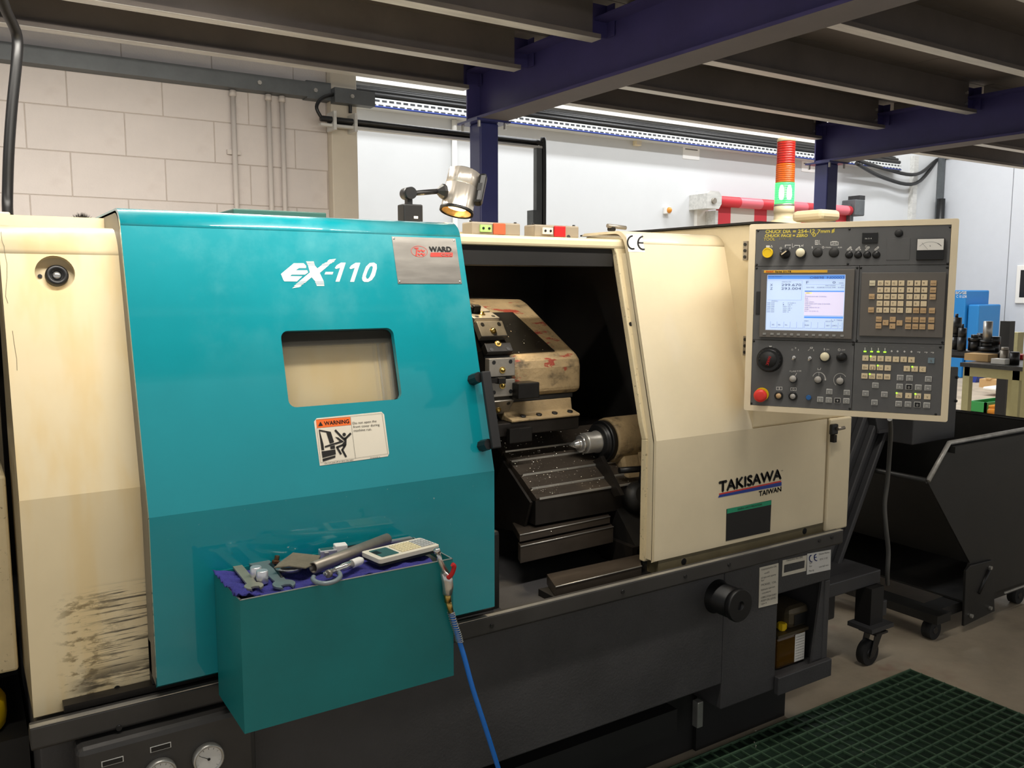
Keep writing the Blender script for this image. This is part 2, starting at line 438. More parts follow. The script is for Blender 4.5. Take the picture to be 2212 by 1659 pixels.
mat('skip_black', S(34, 34, 33), 0.45, var=0.3, vscale=6)
mat('skip_worn', S(196, 194, 188), 0.40, metal=0.3, var=0.3, vscale=30)
mat('conv_grey', S(62, 62, 64), 0.48, var=0.2, vscale=6)
mat('cloth', S(58, 58, 140), 0.95, var=0.25, vscale=40, bump=0.5, bscale=260)
mat('alu', S(226, 226, 228), 0.30, metal=0.7)
mat('spanner', S(132, 146, 146), 0.36, metal=0.5, var=0.15, vscale=30)
mat('spanner_dull', S(160, 160, 142), 0.40, metal=0.45, var=0.15, vscale=30)
mat('leather', S(118, 110, 92), 0.8, var=0.25, vscale=30, bump=0.3, bscale=120)
mat('calc', S(226, 218, 200), 0.45)
mat('calc_key', S(236, 224, 186), 0.5)
mat('calc_num', S(186, 188, 188), 0.5)
mat('lcd', S(62, 96, 92), 0.25)
mat('mic_frame', S(140, 150, 154), 0.40, metal=0.4)
mat('plastic_white', S(232, 230, 224), 0.4)
mat('hose_blue', S(24, 116, 214), 0.38)
mat('brass', S(196, 164, 92), 0.30, metal=1.0)
mat('comp_blue', S(34, 128, 196), 0.45)
mat('bench', S(198, 190, 140), 0.5, var=0.1, vscale=10)
mat('card', S(206, 170, 118), 0.8, var=0.08)
mat('bin_green', S(42, 138, 66), 0.45)
mat('amber', S(220, 140, 40), 0.35)
mat('door_red', S(206, 52, 62), 0.5)
mat('door_pale', S(214, 208, 198), 0.55)
mat('lens_red', S(186, 40, 32), 0.22, emit=0.02, emitcol=S(210, 40, 30), alpha=0.88)
mat('lens_orange', S(214, 96, 22), 0.22, emit=0.08, emitcol=S(236, 110, 20), alpha=0.85)
mat('lens_green', S(60, 230, 110), 0.22, emit=1.5, emitcol=S(60, 240, 100), alpha=0.78)
mat('lamp_core', S(240, 255, 220), 0.3, emit=7.0, emitcol=S(235, 255, 215))
mat('lamp_warm', S(255, 236, 190), 0.3, emit=9.0, emitcol=S(255, 226, 160))
mat('reflector', S(240, 200, 140), 0.25, metal=0.8)
mat('tower_base', S(214, 200, 166), 0.4)
mat('oil', S(120, 84, 26), 0.12, trans=0.55)
mat('pump_body', S(92, 82, 64), 0.45, metal=0.4, var=0.2)
mat('grime', S(30, 26, 22), 0.95, var=0.4, vscale=60)
mat('switch_grey', S(150, 138, 118), 0.5)
mat('switch_orange', S(190, 92, 56), 0.5)
mat('lime', S(170, 226, 120), 0.5)
mat('glass', S(210, 205, 190), 0.08, trans=0.9, alpha=0.35)
mat('chips', S(215, 208, 190), 0.25, metal=0.9)
mat('tool_grey', S(70, 70, 70), 0.35, metal=0.7, var=0.3, vscale=20)
mat('tube_white', S(255, 250, 235), 0.4, emit=3.0, emitcol=S(255, 240, 215))
# ------------------------------------------------------------------ the building
YW = 4.77                                   # face of the block wall
YB, XR = 9.0, 15.0                          # far wall, right wall
struct(MB().box(-4, 17, -4, 11, -0.1, 0).build('floor', 'concrete'), 'stained brown concrete floor')
# block wall: slab with recessed mortar and proud painted blocks where they show
X1 = onY(709, 330, YW).x
wl = struct(MB().box(-2.5, X1, YW+0.0035, YW+0.22, 0, 4.4).build('wall_left', 'mortar'), 'white painted concrete block wall')
zs = [onY(709, 452, YW).z, onY(709, 369, YW).z, onY(709, 287, YW).z]
ch = (zs[2]-zs[0])/2; bl = ch*2.05
blk = {}
def block_mesh(w):
    k = round(w, 3)
    if k not in blk:
        o = MB().box(0.0022, w-0.0022, 0, 0.05, 0.0022, ch-0.0022, ch=0.0025); me = bpy.data.meshes.new('block'); me.from_pydata(o.v, [], o.f); me.materials.append(MATS['block']); blk[k] = me
    return blk[k]
jx = [onY(275, 380, YW).x, onY(356, 330, YW).x]     # a joint of the odd rows, one of the even rows
for r in range(-2, 7):
    z = zs[0]+r*ch; j = jx[0] if r % 2 == 1 else jx[1]; x = j-math.ceil((j+0.5)/bl)*bl
    while x < X1-0.02:
        w = min(bl, X1-x)
        if x+w > -0.45: link('block', block_mesh(w), wl, T((x, YW, z)))
        x += bl
bl0 = zs[0]-2*ch
link('lower_wall', MB().box(-2.5, X1, YW, YW+0.05, 0, bl0).build('x', 'block').data, wl); bpy.data.objects.remove(bpy.data.objects['x'])
struct(MB().box(X1, X1+0.155, YW-0.06, YW+0.22, 0, 4.4).build('trim_1', 'paint_cream', bevel=0.006), 'cream painted pilaster at the end of the block wall')
# wall that turns back from the pilaster to the far wall, the far wall and the right wall
struct(MB().box(X1-0.1, X1+0.05, YW+0.22, YB, 0, 6.2).build('wall_return', 'wall_white'), 'white side wall of the tall hall')
wb = struct(MB().box(X1-0.1, XR+0.2, YB, YB+0.2, 0, 6.2).build('wall_back', 'wall_grey'), 'pale grey far wall of the tall hall')
# painted brick courses above the cable ladder of the far wall
ztray = onY(1200, 275, YB).z
bw = 0.9; me = MB().box(0.006, bw-0.006, 0, 0.03, 0.005, 0.295, ch=0.006); bme = bpy.data.meshes.new('wall_panel'); bme.from_pydata(me.v, [], me.f); bme.materials.append(MATS['wall_white'])
x = X1; 
while x < XR-0.9:
    for r in range(4): link('wall_panel', bme, wb, T((x+(r % 2)*0.45, YB-0.02, ztray+0.35+r*0.30)))
    x += bw
wr = struct(MB().box(XR, XR+0.2, -2, YB+0.2, 0, 6.2).build('wall_right', 'wall_white'), 'pale partition wall beyond the machine')
zp = onX(2100, 337, XR).z
y = YB-0.06; k = 0
while y > 2.0:
    MB().box(XR-0.03, XR, y-1.19, y, 0.0, zp, ch=0.008).build('wall_panel', 'panel_grey', wr); y -= 1.2
MB().box(XR-0.06, XR+0.0, 2.0, YB, zp, zp+0.07).build('top_rail', 'galv_dark', wr)
p0 = onX(2196, 655, XR); p1 = onX(2260, 572, XR)
w1 = struct(MB().box(XR-0.07, XR-0.03, p1.y, p0.y, p0.z, p1.z).build('window_1', 'white', bevel=0.01), 'dark window with a white frame in the partition wall')
MB().box(XR-0.075, XR-0.065, p1.y+0.06, p0.y-0.07, p0.z+0.10, p1.z-0.08).build('pane', 'black', w1)
# ceiling of the tall hall, lights included
struct(MB().box(X1-0.1, XR+0.2, 4.6, YB+0.2, 6.2, 6.3).build('ceiling', 'wall_white'), 'white roof of the tall hall')
for i, h in enumerate(HALL):
    t = thing('hall_light', 'long strip light high in the tall hall, %s of the %s row' % (('left', 'left', 'middle', 'middle', 'right', 'right')[i], ('near', 'far')[i % 2]), 'light', (h[0], h[1], h[2]), 'strip lights high in the tall hall')
    MB().box(h[0]-1.25, h[0]+1.25, h[1]-0.17, h[1]+0.17, h[2]+0.012, h[2]+0.09).build('housing', 'white', t, bevel=0.01)
    MB().cyl((h[0]-0.9, h[1], h[2]+0.09), (0, 0, 1), 0.006, 6.2-h[2]-0.09, 6).build('hanger', 'galv', t); MB().cyl((h[0]+0.9, h[1], h[2]+0.09), (0, 0, 1), 0.006, 6.2-h[2]-0.09, 6).build('hanger', 'galv', t)

# ------------------------------------------------------------------ mezzanine: posts, beams, joists, boards
ZB, ZJ, YP = 2.41, 2.58, 4.22
mz = thing('steel_mezzanine', 'blue steel mezzanine with galvanised joists and grey deck boards overhead', 'mezzanine', (2.57, YP, 0))
def ibeam(xc, name):
    b = MB(); w = 0.088
    b.box(xc-w, xc+w, -1.2, YP+0.10, ZB, ZB+0.014); b.box(xc-w, xc+w, -1.2, YP+0.10, ZB+0.266, ZB+0.28); b.box(xc-0.006, xc+0.006, -1.2, YP+0.10, ZB+0.014, ZB+0.266)
    b.box(xc-w, xc+w, YP+0.095, YP+0.105, ZB, ZB+0.28)
    o = b.build('beam', 'blue_beam', mz); MB().box(xc-w, xc+w, -1.2, YP-0.051, ZB-0.0012, ZB-0.0002).build('dusty_soffit', 'beam_dust', o)
    return o
BX = [2.585, 5.60]
for xc in BX:
    bm_ = ibeam(xc, 'beam')
    pst = MB().box(xc-0.06, xc+0.06, YP, YP+0.12, 0, ZB-0.012).build('post', 'blue_steel', mz, bevel=0.008)
    MB().box(xc-0.11, xc+0.11, YP-0.05, YP+0.17, ZB-0.012, ZB).build('cap_plate', 'blue_steel', pst)
    MB().box(xc-0.12, xc+0.12, YP-0.06, YP+0.18, 0, 0.014).build('base_plate', 'blue_steel', pst)
    for sx in (-0.085, 0.085):
        for sy in (-0.03, 0.15): MB().cyl((xc+sx, YP+sy, ZB-0.045), (0, 0, 1), 0.009, 0.034, 6, smooth=False).build('bolt', 'steel', pst)
JY = [4.30, 3.78, 3.14, 2.42, 1.80, 1.16, 0.5, -0.2, -0.9]
for bay, (xa, xb) in enumerate(((-2.4, BX[0]-0.012), (BX[0]+0.012, BX[1]-0.012), (BX[1]+0.012, 8.6))):
    for yj in JY:
        ys = yj+0.032
        b = MB(); xe = xb-0.09 if bay == 0 else xb-0.07; xs = xa if bay == 0 else xa+0.09
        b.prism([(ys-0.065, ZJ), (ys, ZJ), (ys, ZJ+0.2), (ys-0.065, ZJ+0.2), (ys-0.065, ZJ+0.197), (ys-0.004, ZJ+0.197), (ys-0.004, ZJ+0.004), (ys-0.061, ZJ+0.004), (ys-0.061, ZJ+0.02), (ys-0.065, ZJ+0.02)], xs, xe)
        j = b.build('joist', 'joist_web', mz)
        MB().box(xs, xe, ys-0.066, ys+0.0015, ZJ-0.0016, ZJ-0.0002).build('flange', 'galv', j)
        cl = MB().box(xe-0.01, xb, ys, ys+0.006, ZJ+0.03, ZJ+0.17); cl.box(xb-0.006, xb, ys-0.05, ys+0.006, ZJ+0.03, ZJ+0.17); cl.build('cleat', 'blue_beam', j)
        if bay == 1 and yj > 2: 
            for dz in (0.06, 0.13): MB().cyl((xe-0.03, ys-0.005, ZJ+dz), (0, -1, 0), 0.011, 0.012, 6, smooth=False).build('bolt', 'steel', j)
# deck boards lie on the joists
x = -2.4; ix = 0
while x < 8.5:
    y = 4.42; iy = 0
    while y > -1.2:
        MB().box(x+0.003, min(x+1.2, 8.6)-0.003, max(y-0.62, -1.2)+0.003, y-0.003, ZJ+0.2, ZJ+0.238).build('deck_board', 'deck', mz); y -= 0.62
    x += 1.2
# strip lights under the joists (the tubes' light is set at the top)
for s, nm in zip(STRIPS, ('left one above the lathe front', 'right one above the lathe front', 'right one near the block wall', 'left one near the block wall')):
    t = thing('strip_light', 'white strip light under the mezzanine, the ' + nm, 'light', s, 'strip lights under the mezzanine')
    MB().box(s[0]-0.74, s[0]+0.74, s[1]-0.045, s[1]+0.045, s[2]+0.006, min(ZJ, s[2]+0.055)).build('housing', 'white', t, bevel=0.006)
    for dx in (-0.6, 0.6):
        if ZJ-s[2] > 0.1: MB().cyl((s[0]+dx, s[1], s[2]+0.055), (0, 0, 1), 0.004, ZJ+0.2-s[2]-0.056, 6).build('hanger', 'galv', t)
    MB().cyl((s[0]-0.71, s[1], s[2]+0.0), (1, 0, 0), 0.005, 1.42, 8).build('tube', 'white', t)

# ------------------------------------------------------------------ on the block wall: channel, conduits, cable, hose
p = onY(0, 140, YW); q = onY(665, 236, YW)
zc1 = onY(300, 184, YW-0.04).z; zc0 = zc1
chn = thing('steel_channel', 'long grey galvanised steel channel bolted across the block wall', 'channel', (1.0, YW-0.02, onY(500, 215, YW).z))
zt, zb_ = onY(500, 154, YW-0.09).z, onY(500, 188, YW-0.09).z
xq = onY(665, 200, YW-0.09).x; xr_ = onY(700, 200, YW-0.09).x; xe = onY(810, 200, YW-0.13).x
MB().prism([(YW-0.09, zb_), (YW-0.002, zb_), (YW-0.002, zb_+0.008), (YW-0.082, zb_+0.008), (YW-0.082, zt), (YW-0.09, zt)], -1.5, xq).build('channel_bar', 'galv_dark', chn)
MB().box(xq, X1-0.004, YW-0.075, YW-0.002, zb_-0.005, zt+0.01).build('joint_plate', 'galv_dark', chn)
MB().prism([(YW-0.13, zb_-0.02), (YW-0.062, zb_-0.02), (YW-0.062, zt-0.02), (YW-0.13, zt-0.02)], X1-0.003, xe).build('channel_end', 'galv_dark', chn)
for x_, y_ in ((560, 176), (683, 190)):
    pp = onY(x_, y_, YW-0.09); MB().cyl((pp.x, YW-0.088 if x_ < 600 else YW-0.073, (zt+zb_)/2), (0, -1, 0), 0.012, 0.012, 6, smooth=False).build('bolt', 'steel', chn)
pp = onY(760, 195, YW-0.13); MB().cyl((pp.x, YW-0.128, (zt+zb_)/2-0.02), (0, -1, 0), 0.012, 0.012, 6, smooth=False).build('bolt', 'steel', chn)
for (xa, lab) in ((507, 'leftmost of the three white painted conduits on the block wall'), (583, 'middle of the three white painted conduits on the block wall'), (612, 'rightmost of the three white painted conduits, nearest the pilaster')):
    xp = onY(xa, 330, YW-0.03).x
    t = thing('conduit_pipe', lab, 'pipe', (xp, YW-0.03, 0), 'painted conduits on the block wall')
    MB().cyl((xp, YW-0.032, 1.0), (0, 0, 1), 0.0135, zb_-1.0-0.002, 12).build('pipe', 'pipe_paint', t)
    MB().cyl((xp, YW-0.032, zb_-0.035), (0, 0, 1), 0.018, 0.03, 12).build('coupler', 'pipe_paint', t)
    if xa == 507:
        zc = onY(507, 330, YW).z; MB().box(xp-0.035, xp+0.035, YW-0.02, YW-0.001, zc-0.012, zc+0.012).build('saddle_clip', 'pipe_paint', t)
hp = [onY(-8, -40, 3.2), onY(12, 20, 3.3), onY(36, 75, 3.4), onY(36, 130, 3.4), onY(26, 230, 3.4), onY(19, 330, 3.4), onY(16, 430, 3.4), onY(17, 470, 3.35)]
hb = spline(hp, 6); tag(MB().tube(hb, 0.017, 10).build('power_cable', 'black'), 'thick black power cable dropping from the mezzanine to the machine', 'cable')
# two strut brackets on the pilaster carrying a dark cable run to the right
cr = thing('cable_run', 'black cables on a grey strut run from the pilaster to a drop', 'cables', onY(735, 262, YW-0.1))
yc = YW-0.14
pa, pb, pc = onY(692, 255, yc), onY(1168, 309, yc), onY(1168, 500, yc)
zr = (pa.z+pb.z)/2
MB().box(pa.x, pb.x+0.02, yc-0.006, yc+0.03, zr-0.036, zr-0.022).build('strut', 'galv', cr)
MB().tube([(pa.x, yc, zr+0.002), (pb.x-0.03, yc, zr+0.002)], 0.016, 8).build('cable', 'black', cr)
MB().tube([(pa.x+0.05, yc+0.02, zr-0.012), (pb.x-0.01, yc+0.02, zr-0.012)], 0.012, 8).build('cable', 'black_soft', cr)
MB().tube(spline([(pb.x-0.04, yc, zr+0.002), (pb.x+0.005, yc, zr-0.01), (pb.x+0.025, yc, zr-0.06), (pb.x+0.025, yc, 1.3)], 6), 0.016, 8).build('drop_cable', 'black', cr)
MB().box(pb.x-0.035, pb.x+0.005, yc-0.006, yc+0.03, 1.2, zr-0.036).build('drop_strut', 'galv_dark', cr)
MB().box(pb.x-0.07, pb.x-0.02, yc-0.02, yc+0.05, 1.2, onY(1165, 455, yc).z).build('drop_box', 'galv_dark', cr)
for x_ in (720, 765):
    xx = onY(x_, 262, yc).x; MB().box(xx-0.008, xx+0.008, yc-0.03, YW-0.061, zr-0.055, zr+0.045).build('bracket', 'galv', cr)
MB().tube(spline([(pa.x+0.01, yc, zr+0.0), (pa.x-0.02, yc, zr+0.06), (pa.x+0.03, yc+0.02, zr+0.12), (pa.x+0.13, yc+0.04, zr+0.15), (pa.x+0.19, yc+0.05, zr+0.12), (pa.x+0.2, yc+0.06, zr+0.06)], 6), 0.010, 8).build('loop_cable', 'black', cr)
# ------------------------------------------------------------------ things on the far wall
m = mat('perforated', S(206, 208, 206), 0.5, metal=0.2); nt = m.node_tree; b_ = nt.nodes['Principled BSDF']
tc = nt.nodes.new('ShaderNodeTexCoord'); mp = nt.nodes.new('ShaderNodeMapping'); mp.inputs['Rotation'].default_value = (math.radians(90), 0, 0)
br = nt.nodes.new('ShaderNodeTexBrick'); br.inputs['Color1'].default_value = S(52, 54, 58); br.inputs['Color2'].default_value = S(64, 66, 70); br.inputs['Mortar'].default_value = S(214, 216, 214)
br.inputs['Scale'].default_value = 1.0; br.inputs['Brick Width'].default_value = 0.085; br.inputs['Row Height'].default_value = 0.05; br.inputs['Mortar Size'].default_value = 0.014
nt.links.new(tc.outputs['Object'], mp.inputs[0]); nt.links.new(mp.outputs[0], br.inputs['Vector']); nt.links.new(br.outputs['Color'], b_.inputs['Base Color'])
yt = YB-0.16
z0, z1, z2 = onY(817, 233, yt).z, onY(817, 212, yt).z, onY(817, 197, yt).z
xa, xb = X1+0.1, onY(1945, 380, yt).x
t = thing('cable_tray', 'long perforated cable tray with black cables along the far wall', 'cable tray', (xa+1, YB-0.05, z0))
MB().box(xa, xb, yt, yt+0.004, z0, z1).build('perforated_side', 'perforated', t)
MB().box(xa, xb, yt+0.004, YB-0.001, z0, z0+0.006).build('tray_floor', 'galv', t)
for i, (dz, r, dy) in enumerate(((0.035, 0.030, 0.03), (0.085, 0.026, 0.07), (0.012, 0.022, 0.11), (0.12, 0.02, 0.12))):
    MB().tube([(xa, yt+dy, z1+dz), (xb, yt+dy, z1+dz)], r, 8).build('cable', 'black', t)
MB().tube([(xa, yt-0.008, z0+0.012), (xb, yt-0.008, z0+0.012)], 0.009, 6).build('blue_cable', 'blue_print', t)
MB().box(xa, xb, YB-0.08, YB-0.001, z2+0.10, z2+0.17).build('trunking', 'white', t)
xx = onY(981, 300, YB-0.03).x
tag(MB().cyl((xx, YB-0.035, 0.1), (0, 0, 1), 0.03, z0-0.1-0.004, 10).build('wall_conduit', 'white'), 'thin white conduit down the far wall left of the blue post', 'pipe')
def note(a, b, lab):
    p, q = onY(a[0], a[1], YB-0.01), onY(b[0], b[1], YB-0.01)
    o = tag(MB().box(p.x, q.x, YB-0.008, YB-0.0005, q.z, p.z).build('paper_notice', 'paper'), lab, 'notice', 'paper notices on the far wall')
    zt = p.z-0.3*(p.z-q.z); MB().box(p.x+0.04, q.x-0.04, YB-0.0105, YB-0.0085, zt-0.008, zt+0.008).build('printed_line', 'print_dim', o)
note((1476, 312), (1511, 346), 'white paper notice on the far wall left of the signal tower')
note((1733, 345), (1761, 373), 'white paper notice on the far wall between signal tower and blue post')
c = onY(1441, 455, YB-0.03)
t = thing('alarm_beacon', 'small white box with an amber lens on the far wall', 'beacon', (c.x, YB, c.z))
MB().box(c.x-0.05, c.x+0.05, YB-0.06, YB-0.001, c.z-0.045, c.z+0.05).build('box', 'white', t, bevel=0.008)
MB().lathe((c.x+0.01, YB-0.058, c.z+0.005), (0, -1, 0), [(0, 0), (0.042, 0), (0.038, 0.02), (0.022, 0.035), (0, 0.04)], 14).build('lens', 'amber', t)
c = onY(1376, 305, YB-0.03)
t = thing('junction_box', 'small cream junction box just under the cable tray', 'junction box', (c.x, YB, c.z))
MB().box(c.x-0.05, c.x+0.05, YB-0.07, YB-0.001, c.z-0.06, c.z+0.05).build('box', 'frame_cream', t, bevel=0.008); MB().box(c.x-0.04, c.x+0.04, YB-0.076, YB-0.07, c.z-0.05, c.z+0.04).build('lid', 'paint_cream', t)
# red and white fast roller door
yd = YB-0.25
L, Rr = onY(1546, 440, yd).x, onY(1834, 470, yd).x
zd = onY(1600, 438, yd).z
d1 = thing('roller_door', 'red and white striped roller door in the far wall', 'roller door', (L, YB, 0))
MB().cyl((L, yd, zd), (1, 0, 0), 0.075, Rr-L, 18).build('drum', 'door_red', d1)
px = [1546, 1577, 1628, 1655, 1685, 1711, 1730, 1772, 1794, 1834]
for i in range(len(px)-1):
    a, b = onY(px[i], 470, yd+0.06).x, onY(px[i+1], 470, yd+0.06).x
    MB().box(a, b, yd+0.05, yd+0.058, 0.02, zd).build('stripe', 'door_red' if i % 2 == 0 else 'door_pale', d1)
for i in range(3):
    a = L+0.45+i*1.0; MB().cyl((a, yd, zd), (1, 0, 0), 0.0765, 0.45, 18, cap=False).build('reflection_band', 'drum_reflection', d1)  # pink reflection on the red drum, put in as bands of colour
pl_ = MB(); a, b = onY(1528, 435, yd-0.1), onY(1559, 435, yd-0.1)
h = 0.12
pl_.prism([(a.x, zd-h), (b.x-0.05, zd-h), (b.x, zd-h*0.4), (b.x, zd+h*0.5), (b.x-0.06, zd+h), (a.x+0.05, zd+h), (a.x, zd+h*0.7)], yd-0.10, YB-0.001, 'y')
pl_.build('end_bracket', 'galv', d1); c = onY(1541, 434, yd-0.1)
MB().cyl((c.x, yd-0.10, c.z), (0, -1, 0), 0.04, 0.03, 14).build('bearing', 'steel_dull', d1)
a, b = onY(1505, 450, YB-0.05), onY(1529, 450, YB-0.05)
MB().box(a.x, b.x, YB-0.06, YB-0.001, 0, zd+0.12).build('jamb', 'white', d1)
MB().box(b.x, L+0.0, yd+0.0, YB-0.001, 0, zd-0.13).build('guide', 'galv', d1)
MB().box(Rr, Rr+0.08, yd-0.02, YB-0.001, 0, zd+0.10).build('guide', 'galv_dark', d1)
c = onY(1843, 450, yd); MB().box(c.x-0.08, c.x+0.16, yd-0.10, YB-0.09, c.z-0.12, c.z+0.13).build('motor', 'galv_dark', d1, bevel=0.015)
MB().box(c.x+0.04, c.x+0.18, yd-0.08, YB-0.12, c.z+0.13, c.z+0.2).build('motor_box', 'tool_grey', d1)
# cables and trunking by the corner of the hall
ct = onY(1974, 400, YB-0.05)
tag(MB().box(ct.x-0.06, ct.x+0.06, YB-0.08, YB-0.001, 0, onY(1974, 338, YB).z).build('corner_trunking', 'galv'), 'grey vertical trunking on the far wall near the corner', 'trunking')
cx = onX(2030, 400, XR-0.12)
t = thing('cable_mast', 'tall steel mast with hanging black cables in the corner of the hall', 'mast', (cx.x, cx.y, 0))
mzz = onX(2030, 335, XR-0.12).z
MB().box(cx.x-0.05, cx.x+0.05, cx.y-0.05, cx.y+0.05, 0, mzz).build('mast', 'galv_dark', t)
MB().tube([(cx.x-0.08, cx.y-0.09, 1.5), (cx.x-0.08, cx.y-0.09, onX(2038, 430, XR-0.12).z)], 0.07, 8).build('cable_bundle', 'black', t)
a = V((onY(1850, 348, YB-0.3).x, YB-0.3, onY(1850, 345, YB-0.3).z))
for k, dz in enumerate((0.0, -0.18)):
    e = V((cx.x, cx.y+0.06, mzz-0.05)); mid = (a+e)/2; mid.z -= 0.22+0.15*k
    MB().tube(spline([a+V((0, 0, dz*0.3)), mid+V((-0.4, 0, 0.03)), mid+V((0.5, 0, 0.0)), e], 6), 0.03, 6).build('cable', 'black', t)
MB().tube(spline([(cx.x-0.2, cx.y+0.2, mzz+0.05), (cx.x, cx.y, mzz+0.12), (cx.x+0.02, cx.y-0.5, mzz+0.02), (cx.x+0.02, cx.y-1.0, mzz+0.02)], 5), 0.035, 6).build('cable', 'galv_dark', t)

# ------------------------------------------------------------------ compressor by the right wall
XC = 13.6
t = thing('air_compressor', 'tall bright blue air compressor by the far partition wall', 'compressor', onX(2085, 780, XC))
p, q = onX(2040, 627, XC), onX(2087, 627, XC)
MB().box(XC, XC+0.7, q.y, p.y, 0, p.z).build('cabinet', 'comp_blue', t, bevel=0.02)
p2, q2 = onX(2087, 658, XC), onX(2107, 735, XC)
MB().box(XC+0.05, XC+0.7, q2.y, p2.y-0.005, 0, p2.z).build('side_cabinet', 'comp_blue', t, bevel=0.02)
plc = Plane((XC-0.001, 0, 0), (0, -1, 0), (0, 0, 1)); tx = MB()
u, v = plc.at(2065, 635); text(tx, 'BOGE', plc, u, v, 0.045, width=0.17, bold=0.06); u, v = plc.at(2066, 643); text(tx, 'C 10 LDR', plc, u, v, 0.042, width=0.17)
tx.build('lettering', 'white', t)
# ------------------------------------------------------------------ work bench with tooling
XBn = 6.4
zt = onX(2150, 788, XBn).z
yl, yr = onX(2084, 790, XBn).y, onX(2215, 795, XBn).y-0.15
t = thing('work_bench', 'cream painted steel work bench behind the skip', 'bench', (XBn, yl, 0))
MB().box(XBn-0.03, XBn+0.75, yr, yl+0.02, zt-0.03, zt).build('top', 'tool_grey', t)
MB().box(XBn, XBn+0.04, yr, yl, zt-0.10, zt-0.03).build('rail', 'bench', t)
for yy in (yl-0.04, onX(2200, 850, XBn).y):
    for xo in (0.0, 0.66): MB().box(XBn+xo, XBn+xo+0.05, yy, yy+0.05, 0, zt-0.03).build('leg', 'bench', t)
def on(x, y, X=XBn+0.25): return onX(x, y, X)
sc_ = 6.8/1860
# cardboard box
p = on(2122, 785); k = thing('cardboard_box', 'small open cardboard box on the work bench', 'box', (p.x, p.y, zt))
A, B = on(2092, 775), on(2143, 775)
MB().box(p.x-0.06, p.x+0.08, B.y, A.y, zt+0.001, on(2120, 764).z).build('body', 'card', k)
zf = on(2120, 764).z; MB().prism([(A.y, zf), (A.y-0.02, zf+0.004), (B.y+0.06, zf+0.025), (B.y+0.05, zf+0.028)], p.x-0.06, p.x-0.056).build('flap', 'card', k)
ZRK = on(2120, 762).z
def holder(x, ytop, r, lab, seg, m='tool_grey', Xo=0.42, tip=None, z0=None):
    q = on(x, ytop, XBn+Xo); z0 = (ZRK if z0 is None else z0)+0.001; h = q.z-z0
    k = thing('tool_holder', lab, 'tool holder', (q.x, q.y, z0), 'tool holders on the work bench')
    for i, (r0, a, b) in enumerate(seg): MB().cyl((q.x, q.y, z0+h*a), (0, 0, 1), r*r0, h*(b-a), 14).build('taper' if i == len(seg)-1 else 'flange', m if not tip or i < len(seg)-1 else tip, k)
holder(2067, 678, 0.04, 'tall grey cylindrical tool holder beside the control panel edge', [(1.1, 0, .35), (0.8, .35, .45), (1.0, .45, .9), (0.3, .9, 1.0)])
holder(2080, 700, 0.03, 'slim grey tool holder with a thin neck on the bench', [(1.1, 0, .5), (1.0, .5, .85), (0.3, .85, 1.0)], Xo=0.36)
holder(2135, 694, 0.035, 'tool holder with a bright polished steel end on the bench', [(1.8, 0, .15), (1.2, .15, .30), (1.5, .30, .36), (0.95, .36, 1.0)], tip='steel')
holder(2106, 723, 0.045, 'squat dark tool holder behind the cardboard box', [(1.0, 0, .6), (1.1, .6, .8), (0.6, .8, 1.0)])
holder(2120, 720, 0.04, 'dark tool holder left of the bright ended one', [(1.1, 0, .6), (0.8, .6, 1.0)], Xo=0.52)
holder(2148, 727, 0.045, 'round dark tool holder right of the bright ended one', [(0.9, 0, .5), (1.0, .5, 1.0)], Xo=0.46)
holder(2171, 750, 0.028, 'plain grey steel sleeve standing on the bench', [(1.1, 0, .8), (0.9, .8, 1.0)], m='steel_dull', Xo=0.16, z0=zt)
holder(2192, 760, 0.035, 'short dark sleeve at the right end of the bench', [(1.0, 0, .9), (0.9, .9, 1.0)], Xo=0.14, z0=zt)
A, B = on(2050, 745, XBn+0.34), on(2165, 760, XBn+0.34)
k = thing('tool_rack', 'dark steel rack block under the tool holders on the bench', 'rack', (A.x, A.y, zt))
MB().box(XBn+0.34, XBn+0.56, B.y-0.02, A.y, zt+0.001, ZRK, ch=0.006).build('block', 'turret_dark', k); MB().box(XBn+0.335, XBn+0.3395, B.y-0.02, A.y, zt+0.02, ZRK-0.01).build('front_lip', 'tool_grey', k)
A, B = on(2144, 762, XBn+0.6), on(2208, 774, XBn+0.6); tag(MB().box(XBn+0.6, XBn+0.70, B.y, A.y, zt+0.001, A.z, ch=0.006).build('red_case', 'red'), 'long red case lying at the back of the bench', 'case')
A, B = on(2142, 774, XBn+0.05), on(2172, 781, XBn+0.05); tag(MB().box(XBn+0.04, XBn+0.12, B.y, A.y, zt+0.001, A.z, ch=0.004).build('white_carton', 'white'), 'small white carton at the front of the bench', 'carton')
# post and cabinet edge at the right border
p = onX(2209, 800, XBn-0.2); k = thing('storage_rack', 'worn cream steel rack at the right border behind the skip', 'rack', (p.x, p.y, 0))
MB().box(p.x, p.x+0.06, p.y-0.06, p.y, 0, onX(2209, 757, XBn-0.2).z).build('upright', 'bench', k); MB().box(p.x, p.x+0.06, p.y-0.9, p.y-0.06, onX(2209, 862, XBn-0.2).z-0.5, onX(2209, 862, XBn-0.2).z).build('side_panel', 'bench', k)
p = onX(2162, 800, XBn+0.9); tag(MB().box(p.x, p.x+0.08, p.y-0.05, p.y+0.03, 0, 1.2).build('machine_leg', 'black'), 'black steel upright standing behind the bench', 'upright')
p = onX(2178, 800, XBn+1.1); tag(MB().box(p.x, p.x+0.1, p.y-0.06, p.y+0.05, 0, 1.1).build('cream_upright', 'bench'), 'cream steel upright right of the black one behind the bench', 'upright')
